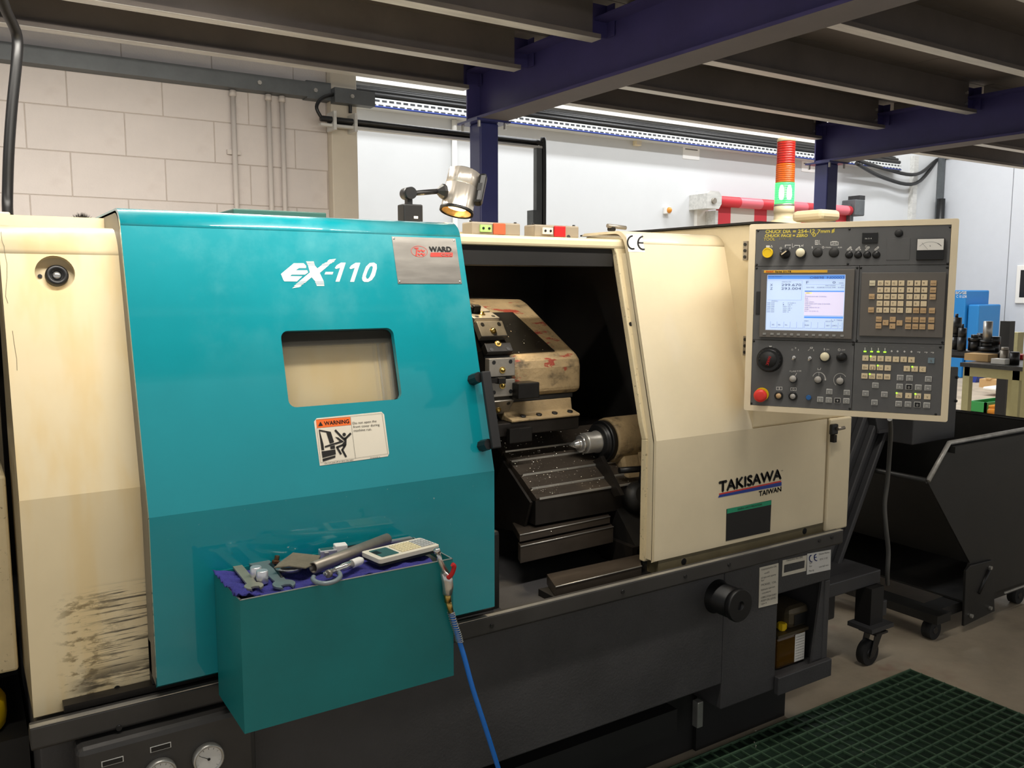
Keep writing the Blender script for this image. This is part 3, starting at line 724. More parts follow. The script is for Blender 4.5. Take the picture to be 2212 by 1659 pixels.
# on the floor beyond the bench
p = onZ(2112, 893, 0.0); k = thing('green_bin', 'bright green storage bin on the floor beyond the bench', 'bin', p)
A, B = onX(2094, 866, p.x), onX(2128, 893, p.x)
MB().box(p.x, p.x+0.03, B.y, A.y, 0.0, A.z).build('front', 'bin_green', k); MB().box(p.x, p.x+0.6, B.y, B.y+0.02, 0, A.z).build('side', 'bin_green', k); MB().box(p.x, p.x+0.6, A.y-0.02, A.y, 0, A.z).build('side', 'bin_green', k); MB().box(p.x+0.57, p.x+0.6, B.y, A.y, 0, A.z).build('back', 'bin_green', k); MB().box(p.x, p.x+0.6, B.y, A.y, 0, 0.02).build('bottom', 'bin_green', k)
p = onZ(2138, 892, 0.0); A, B = onX(2129, 872, p.x), onX(2149, 892, p.x); k = thing('yellow_casting', 'small ochre machine part on the floor right of the green bin', 'machine part', p)
MB().lathe((p.x, (A.y+B.y)/2, 0.0), (0, 0, 1), [(0, 0), (0.12, 0), (0.12, 0.05), (0.07, 0.09), (0.07, A.z-0.04), (0.1, A.z-0.04), (0.1, A.z), (0, A.z)], 14).build('casting', 'amber', k)
p = onZ(2135, 838, 0.0); A, B = onX(2116, 815, p.x), onX(2155, 838, p.x)
k = thing('carton', 'brown cardboard carton on the floor far beyond the bench', 'carton', p); MB().box(p.x, p.x+0.5, B.y, A.y, 0, A.z-0.02).build('body', 'card', k); MB().box(p.x-0.02, p.x+0.5, B.y+0.1, A.y-0.1, A.z-0.02, A.z).build('lid', 'card', k)
p = onZ(2190, 838, 0.0); A, B = onX(2180, 822, p.x), onX(2198, 838, p.x); tag(MB().box(p.x, p.x+0.4, B.y, A.y, 0, A.z, ch=0.02).build('pink_crate', 'door_red'), 'pinkish red crate on the floor far beyond the bench', 'crate')
p = onZ(2160, 858, 0.0); k = thing('white_trolley', 'low dark trolley with a white sheet on top', 'trolley', p)
A, B = onX(2122, 835, p.x), onX(2212, 858, p.x)
MB().box(p.x, p.x+0.6, B.y, A.y, A.z-0.05, A.z, ch=0.02).build('sheet', 'white', k)
for yy in (A.y-0.35, B.y+0.1): MB().box(p.x+0.05, p.x+0.4, yy, yy+0.14, 0, A.z-0.05).build('leg', 'tool_grey', k)
q = onZ(2101, 826, 0.0); p = onX(2101, 795, q.x); tag(MB().prism([(q.y+0.10, p.z), (q.y-0.10, p.z), (q.y-0.04, 0.0), (q.y+0.06, 0.0)], q.x, q.x+0.2).build('blue_bin', 'blue_print'), 'deep blue tapered bin seen under the bench', 'bin')
# ------------------------------------------------------------------ the CNC lathe
YD, YC, YF, YBS = 1.70, 1.78, 1.72, 1.76       # faces: sliding door, covers, flange lip, base
ZC = 1.063                                      # fold of door and cover
XA, XB_ = 0.081, 2.411                          # left and right end of the base
DU = Plane((0, YD, ZC), (1, 0, 0), (0, 0.161, 0.577)); DL = Plane((0, YD, ZC), (1, 0, 0), (0, 0, 1))
CU = Plane((0, YC, ZC), (1, 0, 0), (0, 0.145, 0.589)); CL = Plane((0, YC, ZC), (1, 0, 0), (0, 0, 1))
BP = Plane((0, YBS, 0), (1, 0, 0), (0, 0, 1))
lathe = thing('cnc_lathe', 'large cream and dark grey CNC lathe with an open working chamber', 'lathe', (1.25, 2.3, 0))
# base with an open bay at the right for the oil pump
b = MB(); xb0 = 2.15
b.box(XA+0.005, 1.905, YBS, 3.1, 0.286, 0.650); b.box(1.905, xb0, YBS, 3.1, 0.202, 0.650)
b.box(xb0, XB_, YBS, 3.1, 0.520, 0.650); b.box(xb0, XB_, 2.12, 3.1, 0.2, 0.520); b.box(2.385, XB_, YBS, 2.12, 0.2, 0.520)
b.box(xb0, 2.385, YBS, 2.12, 0.2, 0.235)
b.build('base', 'base_grey', lathe, bevel=0.004)
MB().prism([(2.385, 0.235), (2.385, 0.520), (2.372, 0.520), (2.335, 0.235)], YBS+0.004, YBS+0.012, 'y').build('bay_gusset', 'base_grey', lathe)
MB().box(xb0-0.006, XB_, YBS-0.02, YBS-0.001, 0.19, 0.250).build('bay_lip', 'base_grey', lathe, bevel=0.003)
b = MB(); b.box(0.12, 2.30, 1.90, 3.05, 0.0, 0.286); b.box(1.93, 2.36, 1.885, 3.0, 0.0, 0.2); b.box(0.3, 1.8, 1.84, 1.90, 0.12, 0.20)
b.build('plinth', 'plinth_black', lathe)
for x_ in (0.3, 1.3, 2.2): MB().lathe((x_, 1.98, 0), (0, 0, 1), [(0, 0), (0.06, 0), (0.05, 0.012), (0.02, 0.014), (0.02, 0.03), (0, 0.03)], 16).build('levelling_foot', 'steel_dull', lathe)
g0 = onY(1512, 1500, 1.82); MB().box(g0.x-0.012, g0.x+0.012, 1.815, 1.84, onY(1512, 1570, 1.82).z, onY(1512, 1515, 1.82).z).build('sight_glass', 'steel', lathe, bevel=0.003)
# splash lip around the top of the base
b = MB(); b.prism([(YF, 0.657), (YF+0.006, 0.652), (YF+0.06, 0.652), (YF+0.06, 0.672), (YF+0.028, 0.697), (YF, 0.697)], XA-0.01, XB_+0.002); b.build('splash_lip', 'flange_grey', lathe, bevel=0.0025)
MB().prism([(YF+0.001, 0.6975), (YF+0.013, 0.6975), (YF+0.013, 0.6995), (YF+0.001, 0.6995)], XA-0.01, XB_+0.002).build('lip_edge', 'steel', lathe)
for px in ((1062, 1352), (1345, 1278), (1480, 1245), (1575, 1220), (1770, 1168), (1797, 1161), (257, 1572)):
    p = onY(px[0], px[1], YF); MB().cyl((p.x, YF+0.003, p.z), (0, -1, 0), 0.0055, 0.006, 10).build('lip_screw', 'black', lathe)
# left front panel with its round recess
def front_profile(y0, zb, zc, ztop, tilt, back, r=0.05):
    """outline (y,z) of a folded cover: vertical, leaning back, rounded into a flat top"""
    th = math.atan(tilt); zt = ztop-r*(1-math.sin(th)); yt = y0+tilt*(zt-zc); cy, cz = yt+r*math.cos(th), zt-r*math.sin(th)
    P = [(y0, zb), (y0, zc)]
    for i in range(11):
        a = th+(math.pi/2-th)*i/10; P.append((cy-r*math.cos(a), cz+r*math.sin(a)))
    P.append((back, ztop)); return P
def skin(b, P, xa, xb, t=0.012):
    n = len(P); vs = []; fs = []
    for x in (xa, xb):
        vs += [(x, p[0], p[1]) for p in P]
    for i in range(n-1): fs.append((i, n+i, n+i+1, i+1))
    m = 2*n; k0 = len(fs)
    for x in (xa, xb): vs += [(x, p[0]+t, p[1]-t*0.6) for p in P]
    for i in range(n-1): fs.append((m+i, m+i+1, m+n+i+1, m+n+i))
    for i in range(n-1): fs += [(i, i+1, m+i+1, m+i), (n+i, m+n+i, m+n+i+1, n+i+1)]
    fs += [(0, m, m+n, n), (n-1, 2*n-1, m+2*n-1, m+n-1)]
    q0 = len(b.f); b.add(vs, fs)
    for i in range(k0): b.sm[q0+i] = n > 3
    return b
TL = 0.246; zcl = 1.107
LU = Plane((0, YC, zcl), (1, 0, 0), (0, TL, 1)); LL = Plane((0, YC, zcl), (1, 0, 0), (0, 0, 1))
ztl = onY(120, 487, 1.925).z
P = front_profile(YC, 0.690, zcl, ztl, TL, 2.06, 0.075); Lu = LU.at(120, 545)[1]
b = MB(); vtop = (P[2][1]-zcl)*math.sqrt(1+TL*TL)
cu, cv = LU.at(119, 590)
b.plate([(XA, 0), (0.985, 0), (0.985, vtop), (XA, vtop)], [circ(cu, cv, 0.0345, 36)], LU, 0.012)
skin(b, P[:2], XA, 0.985); skin(b, P[2:], XA, 0.985)
b.box(XA, XA+0.012, YC+0.012, 2.06, 0.690, zcl); b.prism([(YC, zcl), (2.06, zcl), (2.06, ztl)]+[(p[0]+0.001, p[1]-0.001) for p in P[2:-1]][::-1], XA, XA+0.012)
lp = b.build('left_panel', 'cream_panel', lathe)
rec = MB(); M_ = LU.M(cu, cv, -0.022); rec.lathe(M_ @ V((0, 0, 0)), LU.n, [(0, 0), (0.0352, 0), (0.0352, 0.012)], 36); rec.build('recess', 'frame_cream', lp)
kn = MB(); c0 = LU.w(cu+0.004, cv-0.001, -0.0215); kn.lathe(c0, LU.n, [(0, 0), (0.0205, 0), (0.0205, 0.010), (0.017, 0.013), (0.012, 0.012), (0.010, 0.006), (0, 0.006)], 28); k_ = kn.build('gland', 'black', lp)
MB().lathe(LU.w(cu+0.004, cv-0.001, -0.0155), LU.n, [(0, 0), (0.009, 0), (0.006, 0.004), (0, 0.005)], 16).build('gland_core', 'chrome', lp)
MB().cyl(LU.w(cu-0.0245, cv-0.001, -0.0218), LU.n, 0.004, 0.002, 12).build('screw_hole', 'black', lp)
q = LL.at(253, 1487); MB().cyl(LL.w(q[0], q[1], 0.0005), LL.n, 0.006, 0.001, 14).build('bolt_hole', 'black', lp)
b = MB()
for pts in ([(2, 500), (4, 520), (9, 532), (10, 545), (15, 570), (15, 600), (13, 625), (12, 640), (17, 655)], [(27, 715), (31, 745), (36, 775), (37, 800)]):
    for q in stroke2(pts, 1.1): b.ppoly(q, LU, 0.0004)
b.build('paint_crack', 'olive_strip', lp)
# rail the door slides on, behind the bottom of the panel
MB().box(0.13, 1.08, YC-0.03, YC-0.001, 0.699, 0.712).build('door_rail', 'way_dark', lathe)
MB().box(0.287, 1.05, YC-0.028, YC-0.001, 0.713, 0.80).build('rail_guard', 'plinth_black', lathe)
# rail strip visible through the door window
sx_ = LU.at(838, 800)[0]
b = MB(); b.box(sx_-0.022, sx_-0.018, 0.05, 0.42, 0.0005, 0.006, M=LU.M()); b.box(sx_, sx_+0.006, 0.05, 0.42, 0.0005, 0.012, M=LU.M()); b.build('seal_rail', 'galv', lathe)
MB().box(sx_+0.012, sx_+0.075, 0.02, 0.45, 0.0005, 0.006, M=LU.M()).build('edge_seal', 'way_dark', lathe)
MB().box(sx_-0.30, sx_+0.08, 0.264, 0.44, 0.0065, 0.014, M=LU.M()).build('upper_shade', 'way_dark', lathe)  # dark sheet painted in as the door's shadow across the window top
# left of the panel: end cabinet, its top box and rails
b = MB(); b.box(-0.55, 0.070, 2.0, 3.05, 0.70, 1.115); b.build('end_cabinet', 'cream_dirty', lathe, bevel=0.006)
MB().box(-0.55, 0.052, 2.06, 3.05, 1.118, 1.60).build('end_cover', 'olive_strip', lathe, bevel=0.006)
ZLG = onY(5, 1566, 2.06).z
b = MB(); b.box(-0.6, 0.079, 1.98, 3.0, 0.0, ZLG); b.box(-0.6, 0.079, 2.32, 3.0, ZLG, 0.699); b.build('end_base', 'plinth_black', lathe)
p = onY(22, 458, 2.35); MB().box(-0.3, p.x, 2.35, 2.7, 1.61, p.z).build('top_box', 'frame_cream', lathe, bevel=0.004)
p, q = onY(25, 467, 2.35), onY(187, 474, 2.35); MB().box(p.x, q.x+0.05, 2.36, 2.40, 1.61, p.z-0.02).build('top_rail', 'frame_cream', lathe, bevel=0.003)
MB().box(p.x, q.x+0.05, 2.41, 2.45, 1.61, p.z).build('top_rail', 'frame_cream', lathe, bevel=0.003)
# chamber: roof, back, sides, all black with oil
b = MB(); b.box(0.10, 2.02, 2.86, 2.90, 0.64, 1.635); b.build('chamber_back', 'chamber_black', lathe)
MB().box(0.09, 1.20, 2.06, 2.90, 1.60, 1.642).build('roof', 'frame_cream', lathe); MB().box(1.20, 2.03, 2.52, 2.90, 1.60, 1.642).build('roof', 'frame_cream', lathe); MB().box(1.66, 2.03, 2.12, 2.52, 1.60, 1.642).build('roof', 'frame_cream', lathe)
sd_ = [(1.82, 0.70), (1.82, 1.06), (1.99, 1.60), (2.86, 1.60), (2.86, 0.70)]
MB().prism(sd_, 0.986, 1.0).build('chamber_side', 'chamber_black', lathe); MB().prism(sd_, 1.93, 1.95).build('chamber_side', 'chamber_black', lathe)
MB().box(1.0, 1.93, 2.75, 2.86, 0.70, 1.60).build('chamber_sheet', 'chamber_black', lathe)
MB().box(0.06, 2.5, 2.9, 3.25, 0.64, 1.66).build('rear_cover', 'frame_cream', lathe, bevel=0.01)
# header over the opening
hz0 = onY(1170, 533, 1.945).z; hz1 = onY(1100, 508, 1.945).z
b = MB(); b.box(0.99, 1.75, 1.945, 2.10, hz0, hz1); b.build('header', 'frame_cream', lathe, bevel=0.008)
MB().box(0.99, 1.62, 1.96, 2.09, hz0-0.05, hz0-0.001).build('header_seal', 'chamber_black', lathe)
# right cover: folded sheet, with the framed edge of the opening set a little behind it
XCL = 1.637; PC = front_profile(YC, 0.714, ZC, 1.655, 0.246, 2.12)
b = MB(); skin(b, PC[:2], XCL, 2.385); skin(b, PC[1:3], XCL, 2.03); skin(b, PC[2:], XCL, 2.03); b.box(2.03, 2.385, YC+0.001, YC+0.02, ZC-0.02, ZC)
b.box(XCL, XCL+0.012, YC+0.010, YC+0.06, 0.714, ZC); b.prism([(YC+0.01, ZC), (YC+0.06, ZC), (PC[2][0]+0.07, 1.59), (PC[2][0]+0.006, 1.59)], XCL, XCL+0.012)
rc = b.build('right_cover', 'cream', lathe)
FU = Plane((0, YC+0.035, ZC), (1, 0, 0), (0, 0.145, 0.589)); FL = Plane((0, YC+0.035, ZC), (1, 0, 0), (0, 0, 1))
b = MB()
def fo(pts): return [FU.at(*q) for q in pts]
inner = fo([(1172, 531), (1300, 525), (1316, 527), (1326, 535), (1332, 548), (1388, 912)])
ul = [(XCL+0.05, 0.0), (XCL+0.05, 0.575), (inner[0][0], 0.575)]
cr_ = FU.at(1390, 930); xin = inner[-1][0]
b.plate(inner+[(xin+0.004, 0.0)]+ul, [], FU, 0.02)
b.plate([(xin+0.004, 0.0), (xin+0.004, 0.705-ZC), (XCL+0.05, 0.705-ZC), (XCL+0.05, 0.0)], [], FL, 0.02)
fr = b.build('opening_frame', 'cream_dirty', lathe, bevel=0.003)
for px in ((1228, 512), (1362, 700)):
    q = FU.at(*px); MB().cyl(FU.w(q[0], q[1], 0.0004), FU.n, 0.006, 0.001, 14).build('bolt_hole', 'black', fr)
q = FL.at(1401, 1055); MB().cyl(FL.w(q[0], q[1], 0.0004), FL.n, 0.006, 0.001, 14).build('bolt_hole', 'black', fr)
MB().box(xin+0.03, 2.42, YC+0.003, YC+0.05, 0.655, 0.714).build('cover_skirt', 'olive_strip', lathe)
for px in ((1477, 1213), (1738, 1147)):
    p = onY(px[0], px[1], YC+0.003); MB().cyl((p.x, YC+0.004, p.z), (0, -1, 0), 0.010, 0.002, 16).build('skirt_hole', 'black', lathe)
# upright cabinet behind the control panel, with hinges, then the narrow end door with its latch
b = MB(); b.box(2.03, 2.506, YC, 2.62, ZC, 1.68); ub = b.build('upright_cabinet', 'frame_cream', lathe, bevel=0.006)
MB().box(2.02, 2.515, YC-0.005, 2.64, 1.681, 1.687).build('cabinet_lid', 'black', ub)
for (ya, yb) in ((521, 562), (726, 768)):
    A, B = onX(1612, ya, 2.028), onX(1612, yb, 2.028)
    hg = MB().box(2.024, 2.0295, A.y-0.008, A.y+0.008, B.z, A.z).build('hinge', 'steel_dull', ub)
    for k in range(3):
        zz = A.z+(B.z-A.z)*(0.17+0.33*k); MB().cyl((2.0245, A.y, zz), (-1, 0, 0), 0.005, 0.003, 10).build('hinge_screw', 'black', hg)
MB().box(2.393, 2.506, YC-0.008, YC+0.10, 0.681, ZC-0.0).build('end_door', 'cream', lathe, bevel=0.006)
MB().box(2.40, 2.50, YC+0.10, 2.6, 0.70, ZC-0.002).build('end_side', 'chamber_black', lathe)
p = onY(1800, 925, YC-0.01); lt = MB().box(p.x-0.02, p.x+0.012, YC-0.022, YC-0.0085, p.z-0.02, p.z+0.015, ch=0.004).build('latch', 'black', lathe)
MB().tube([(p.x+0.0, YC-0.026, p.z), (p.x+0.03, YC-0.03, p.z+0.002)], 0.006, 8).build('latch_lever', 'steel_dull', lt); MB().box(p.x-0.012, p.x+0.002, YC-0.024, YC-0.0085, p.z-0.045, p.z-0.021).build('latch_grime', 'grime', lt)
p = onZ(1830, 474, 1.688); MB().box(p.x-0.05, p.x+0.04, p.y+0.05, p.y+0.16, 1.688, 1.72, ch=0.012).build('cabinet_cap', 'frame_cream', ub)
# clip on top of the cover
p = onZ(1325, 489, 1.66); c_ = V((1.70, 2.02, 1.658)); MB().box(1.64, 1.66, 1.995, 2.015, 1.657, 1.675, ch=0.004).build('top_clip', 'way_dark', lathe); MB().tube([(1.63, 2.0, 1.672), (1.70, 2.0, 1.668)], 0.006, 8).build('top_clip_bar', 'steel_dull', lathe)
# print on the cover
ce = MB(); ce.ppoly([(1352, 506), (1386, 506), (1393, 545), (1357, 544)], CU, 0.0008); ce_o = ce.build('ce_plate', 'white', lathe)
def arc_px(cx, cy, rx, ry, a0, a1, n=14): return [(cx+rx*math.cos(math.radians(a0+(a1-a0)*i/n)), cy+ry*math.sin(math.radians(a0+(a1-a0)*i/n))) for i in range(n+1)]
def stroke_px(b, pts, wpx, pl, off=0.0014):
    for q in stroke2(pts, wpx): b.ppoly(q, pl, off)
b = MB(); stroke_px(b, arc_px(1366, 524, 11, 14, 75, 265)[::1], 3.5, CU); stroke_px(b, arc_px(1389, 525, 11.5, 14, 80, 262), 3.5, CU); stroke_px(b, [(1378, 524.5), (1388, 525)], 3.5, CU); b.build('lettering', 'ink', ce_o)
b = MB(); ptext(b, 'TAKISAWA', CL, (1553, 1063), (1687, 1034), 23, bold=0.075); ptext(b, 'TAIWAN', CL, (1639, 1072), (1687, 1061), 11, bold=0.05); ptext(b, 'o', CL, (1687, 1018), (1691, 1017), 3); lg = b.build('maker_lettering', 'ink', lathe)
MB().ppoly([(1553, 1066), (1687, 1038), (1687, 1041), (1553, 1069)], CL, 0.0008).build('logo_stripe', 'logo_red', lathe)
MB().ppoly([(1551, 1074), (1554, 1069), (1688, 1041), (1688, 1049), (1551, 1075)], CL, 0.0007).build('logo_stripe', 'blue_print', lathe)
sg = MB().plate([CL.at(*q) for q in ((1569, 1100), (1666, 1080), (1663, 1148), (1567.5, 1169))], [], CL, 0.0008, 0.001).build('safety_sign', 'black', lathe)
MB().ppoly([(1570, 1099), (1665.5, 1080.5), (1665.2, 1090), (1569.6, 1109.5)], CL, 0.0016).build('sign_band', 'green_print', sg)
b = MB(); ptext(b, 'GENERAL SAFETY PRECAUTIONS', CL, (1592, 1102), (1645, 1091), 4.5, off=0.0022); b.build('lettering', 'ink', sg)
# plates on the base
def baseplate(name, px, m, lines=None, tm='print_dim', label=None, bd=0.0):
    o = MB().plate([BP.at(*q) for q in px], [], BP, 0.0015, 0.0018).build(name, m, lathe, label=label)
    if lines:
        b = MB()
        for (s, p0, p1, h) in lines: ptext(b, s, BP, p0, p1, h, off=0.0026, bold=bd)
        b.build('lettering', tm, o)
    return o
baseplate('oil_chart_plate', [(1640, 1226), (1681, 1216), (1679, 1303), (1638, 1313)], 'offwhite', [('TAKISAWA OIL', (1643, 1233), (1677, 1224), 4), ('oil', (1650, 1240), (1660, 1237), 4), ('oil type and capacity', (1643, 1250), (1675, 1242), 4), ('for', (1643, 1256), (1650, 1254), 4), ('MODEL  OIL', (1643, 1266), (1676, 1258), 4.5), ('hydraulic lubricant', (1643, 1276), (1673, 1268), 4), ('coolant', (1645, 1283), (1664, 1278), 4), ('LUBRICATION CHART', (1643, 1293), (1676, 1285), 4.5), ('KEEP OIL LEVEL', (1643, 1300), (1675, 1292), 4.5), ('type A', (1643, 1306), (1655, 1303), 4)])
o = baseplate('type_plate', [(1690, 1210), (1742, 1199), (1740, 1233), (1688.5, 1245)], 'offwhite', [('TAKISAWA MACHINE', (1697, 1213), (1733, 1205), 5)])
MB().ppoly([(1693, 1220), (1737, 1210), (1736, 1226), (1692, 1237)], BP, 0.0026).build('type_field', 'base_grey', o)
o = baseplate('ce_type_plate', [(1743, 1196), (1794, 1187), (1793, 1230), (1742, 1241)], 'white', [('Takisawa Machine', (1767, 1199), (1790, 1194), 4), ('Type', (1746, 1218), (1753, 1216.5), 4), ('Year', (1746, 1225), (1753, 1223.5), 4), ('Mass kg', (1746, 1235), (1757, 1232.5), 4), ('EX-110', (1770, 1210), (1786, 1206.5), 4), ('serial no', (1768, 1226), (1788, 1221.5), 4)])
b = MB(); 
for (cx_, sg_) in ((1751.5, 0), (1762, 1)):
    for q in stroke2(arc_px(cx_, 1206-sg_*2.2, 4.5, 7, 75, 265, 8), 1.8): b.ppoly(q, BP, 0.003)
for q in stroke2([(1758, 1204), (1762, 1203)], 1.8): b.ppoly(q, BP, 0.003)
b.build('ce_mark', 'blue_print', o)
# round black stop with a flared rim that sticks out of the base
c = onY(1548, 1288, YBS); b = MB(); R_ = 0.045
b.lathe((c.x, YBS+0.002, c.z), (0, -1, 0), [(0, 0), (0.052, 0), (0.052, 0.004), (0.046, 0.012), (0.046, 0.062), (0.040, 0.068), (0.040, 0.074), (0.047, 0.078), (0.049, 0.082), (0.049, 0.094), (0.047, 0.097), (0.014, 0.097), (0.013, 0.088), (0, 0.088)], 36); b.build('round_stop', 'black', lathe)
# pressure gauges in a rounded box under the left end of the lip
gx0, gx1 = onY(165, 1640, 1.70).x, 0.47; gz1 = onY(330, 1585, 1.70).z
gp = Plane((0, 1.69, 0), (1, 0, 0), (0, 0, 1))
gb = MB().box(gx0, gx1, 1.69, YBS-0.001, 0.42, onY(165, 1625, 1.69).z, ch=0.012).build('gauge_box', 'flange_grey', lathe)
for px in ((448, 1634), (345, 1668)):
    u, v = gp.at(*px); g_ = MB(); g_.lathe(gp.w(u, v, 0.0005), gp.n, [(0, 0), (0.030, 0), (0.030, 0.014), (0.0265, 0.016), (0.0255, 0.010), (0, 0.010)], 32); go = g_.build('gauge', 'steel', gb)
    f_ = MB(); f_.poly(circ(u, v, 0.025, 28), gp, 0.0118); f_.build('dial', 'print_white', go)
    t_ = MB(); t_.poly([(u-0.001, v), (u+0.0, v+0.001), (u-0.018, v+0.012), (u-0.0182, v+0.0115)], gp, 0.0128); t_.poly(circ(u, v, 0.003, 10), gp, 0.013)
    for k in range(11):
        a = math.radians(225-27*k); t_.poly([(u+0.020*math.cos(a)-0.0004, v+0.020*math.sin(a)), (u+0.020*math.cos(a)+0.0004, v+0.020*math.sin(a)), (u+0.0235*math.cos(a)+0.0004, v+0.0235*math.sin(a)), (u+0.0235*math.cos(a)-0.0004, v+0.0235*math.sin(a))], gp, 0.0125)
    t_.build('needle', 'ink', go)
for px in ((243, 1645), (347, 1614)):
    u, v = gp.at(*px); o = MB().plate([(u-0.019, v-0.0055), (u+0.019, v-0.0055), (u+0.019, v+0.0055), (u-0.019, v+0.0055)], [], gp, 0.0008, 0.001).build('gauge_label', 'print_white', gb)
    MB().poly([(u-0.0175, v-0.0045), (u+0.0175, v-0.0045), (u+0.0175, v+0.0045), (u-0.0175, v+0.0045)], gp, 0.0016).build('label_field', 'black', o)
# oil pump in the bay
ou = thing('oil_pump', 'small lubrication pump with amber oil tank and yellow filler cap', 'oil pump', (2.25, 1.85, 0.236))
x0, x1 = onY(1679, 1400, 1.80).x, onY(1741, 1400, 1.80).x
MB().box(x0, x1, 1.80, 1.94, 0.237, 0.345, ch=0.01).build('tank', 'oil', ou)
MB().box(x0-0.003, x1+0.003, 1.795, 1.945, 0.346, 0.356).build('tank_lid', 'pump_body', ou)
pz = 0.357; MB().box(x0+0.060, x1+0.02, 1.805, 1.92, pz, pz+0.075, ch=0.02).build('pump_head', 'pump_body', ou)
p = onY(1691, 1365, 1.82); MB().lathe((p.x, 1.825, pz), (0, 0, 1), [(0, 0), (0.012, 0), (0.012, 0.006), (0.0165, 0.006), (0.0165, 0.022), (0.013, 0.025), (0, 0.025)], 8, smooth=False).build('filler_cap', 'yellow', ou)
op = Plane((0, 1.7995, 0), (1, 0, 0), (0, 0, 1)); u0, v0 = op.at(1715, 1440); u1, v1 = op.at(1738, 1378)
o = MB().plate([(u0, 0.245), (u1, 0.245), (u1, 0.340), (u0, 0.340)], [], op, 0.0008, 0.001).build('instruction_label', 'white', ou)
b = MB()
for k in range(9): text(b, 'oil lubricant use', op, u0+0.004, 0.329-k*0.0095, 0.004, width=u1-u0-0.008, off=0.0016)
b.build('lettering', 'ink', o)
hp = Plane((0, 1.8045, 0), (1, 0, 0), (0, 0, 1)); MB().plate([(x0+0.085, pz+0.012), (x1+0.005, pz+0.012), (x1+0.005, pz+0.050), (x0+0.085, pz+0.050)], [], hp, 0.0008, 0.001).build('pump_plate', 'black', ou)

# ------------------------------------------------------------------ door interlock switches on the header
def interlock(px, lab, col, tagm):
    p = onY(px, 495, 1.985); x = p.x; z = hz1+0.001
    t = thing('interlock_switch', lab, 'switch', (x, 1.985, z), 'door interlock switches on the header')
    MB().box(x-0.075, x+0.078, 1.985, 2.04, z, z+0.034, ch=0.004).build('body', 'switch_grey', t)
    MB().box(x-0.012, x+0.026, 1.978, 1.9845, z+0.002, z+0.032, ch=0.002).build('cover', col, t)
    MB().box(x-0.052, x-0.018, 1.979, 1.9845, z+0.008, z+0.026).build('label_plate', tagm, t)
    for dx in (-0.044, -0.026): MB().cyl((x+dx, 1.979, z+0.017), (0, -1, 0), 0.0035, 0.002, 10).build('screw', 'black', t)
    for dx in (-0.07, 0.07): MB().cyl((x+dx, 2.0, z+0.034), (0, 0, 1), 0.004, 0.004, 8).build('bolt', 'black', t)
interlock(1072, 'interlock switch with orange cover and lime plate, nearer the teal door', 'switch_orange', 'lime')
interlock(1203, 'interlock switch with red cover, nearer the cream cover', 'red', 'offwhite')
# ------------------------------------------------------------------ green flat lid on top of the door, dark tuft on the rail
# ------------------------------------------------------------------ tool turret
XT0, XT1 = 1.283, 1.376; YT, ZT, RT_ = 2.30, 1.232, 0.185
tt = thing('tool_turret', 'ten sided steel tool turret with worn cream housing inside the chamber', 'turret', (1.4, 2.3, 0.9))
b = MB(); b.lathe((XT0, YT, ZT), (1, 0, 0), [(0, 0), (RT_-0.03, 0), (RT_-0.005, 0.006), (RT_-0.005, XT1-XT0), (0, XT1-XT0)], 10, smooth=False)
b.build('drum', 'turret_dark', tt)
w = XT1-XT0; s_ = 2*RT_*math.tan(math.pi/10)*0.47
def sta(z0, z1, m):
    q = MB(); q.box(0.002, w-0.002, -RT_-0.012, -RT_+0.012, z0, z1, ch=0.002); o = q.build('x', m); me = o.data; bpy.data.objects.remove(o); return me
mA = sta(0.003, s_, 'turret_steel'); mB = sta(-s_, -0.006, 'turret_steel'); mC = sta(-s_*0.9, -0.02, 'turret_dark')
q = MB()
for dx in (0.018, w-0.018): q.cyl((dx, -RT_-0.0118, s_*0.8), (0, -1, 0), 0.006, 0.0012, 12)
for dx in (0.018, w-0.018): q.cyl((dx, -RT_-0.0118, -s_*0.75), (0, -1, 0), 0.006, 0.0012, 12)
o = q.build('x', 'black'); mH = o.data; bpy.data.objects.remove(o)
q = MB(); q.lathe((w*0.5, -RT_-0.011, s_*0.38), (0, -1, 0), [(0, 0), (0.010, 0), (0.010, 0.003), (0.006, 0.003), (0.005, 0.009), (0, 0.010)], 14); q.lathe((w*0.5, -RT_-0.011, -s_*0.42), (0, -1, 0), [(0, 0), (0.010, 0), (0.010, 0.003), (0.006, 0.003), (0.005, 0.009), (0, 0.010)], 14); o = q.build('x', 'brass'); mN = o.data; bpy.data.objects.remove(o)
q = MB(); q.box(0.02, 0.045, -RT_-0.035, -RT_-0.0125, -0.016, 0.002, ch=0.002); q.box(-0.02, 0.02, -RT_-0.030, -RT_-0.015, -0.012, 0.0); o = q.build('x', 'turret_dark'); mTool = o.data; bpy.data.objects.remove(o)
for k in range(10):
    ang = 36*k
    if ang in (144, 180): continue
    Mk = T((XT0, YT, ZT)) @ Matrix.Rotation(math.radians(-ang), 4, 'X')
    st = link('tool_station', mA, tt, Mk)
    link('clamp_plate', mB if k % 2 == 0 else mC, st, Mk); link('bolt_holes', mH, st, Mk); link('nozzle', mN, st, Mk)
    if k in (0, 2, 9): link('cutting_tool', mTool, st, Mk)
hx0, hx1 = XT1+0.008, 1.64; hy = 2.125
prof = [(hy, 1.165), (hy, 1.250), (hy+0.006, 1.272), (hy+0.022, 1.288), (hy+0.30, 1.44), (hy+0.33, 1.45), (hy+0.60, 1.45), (hy+0.60, 1.165)]
b = MB(); b.prism(prof, hx0, hx1); b.build('housing', 'cream_cast', tt, bevel=0.022, seg=4)
sl = Plane((0, hy+0.022, 1.288), (1, 0, 0), (0, 0.278, 0.152)); u0 = hx0+0.002
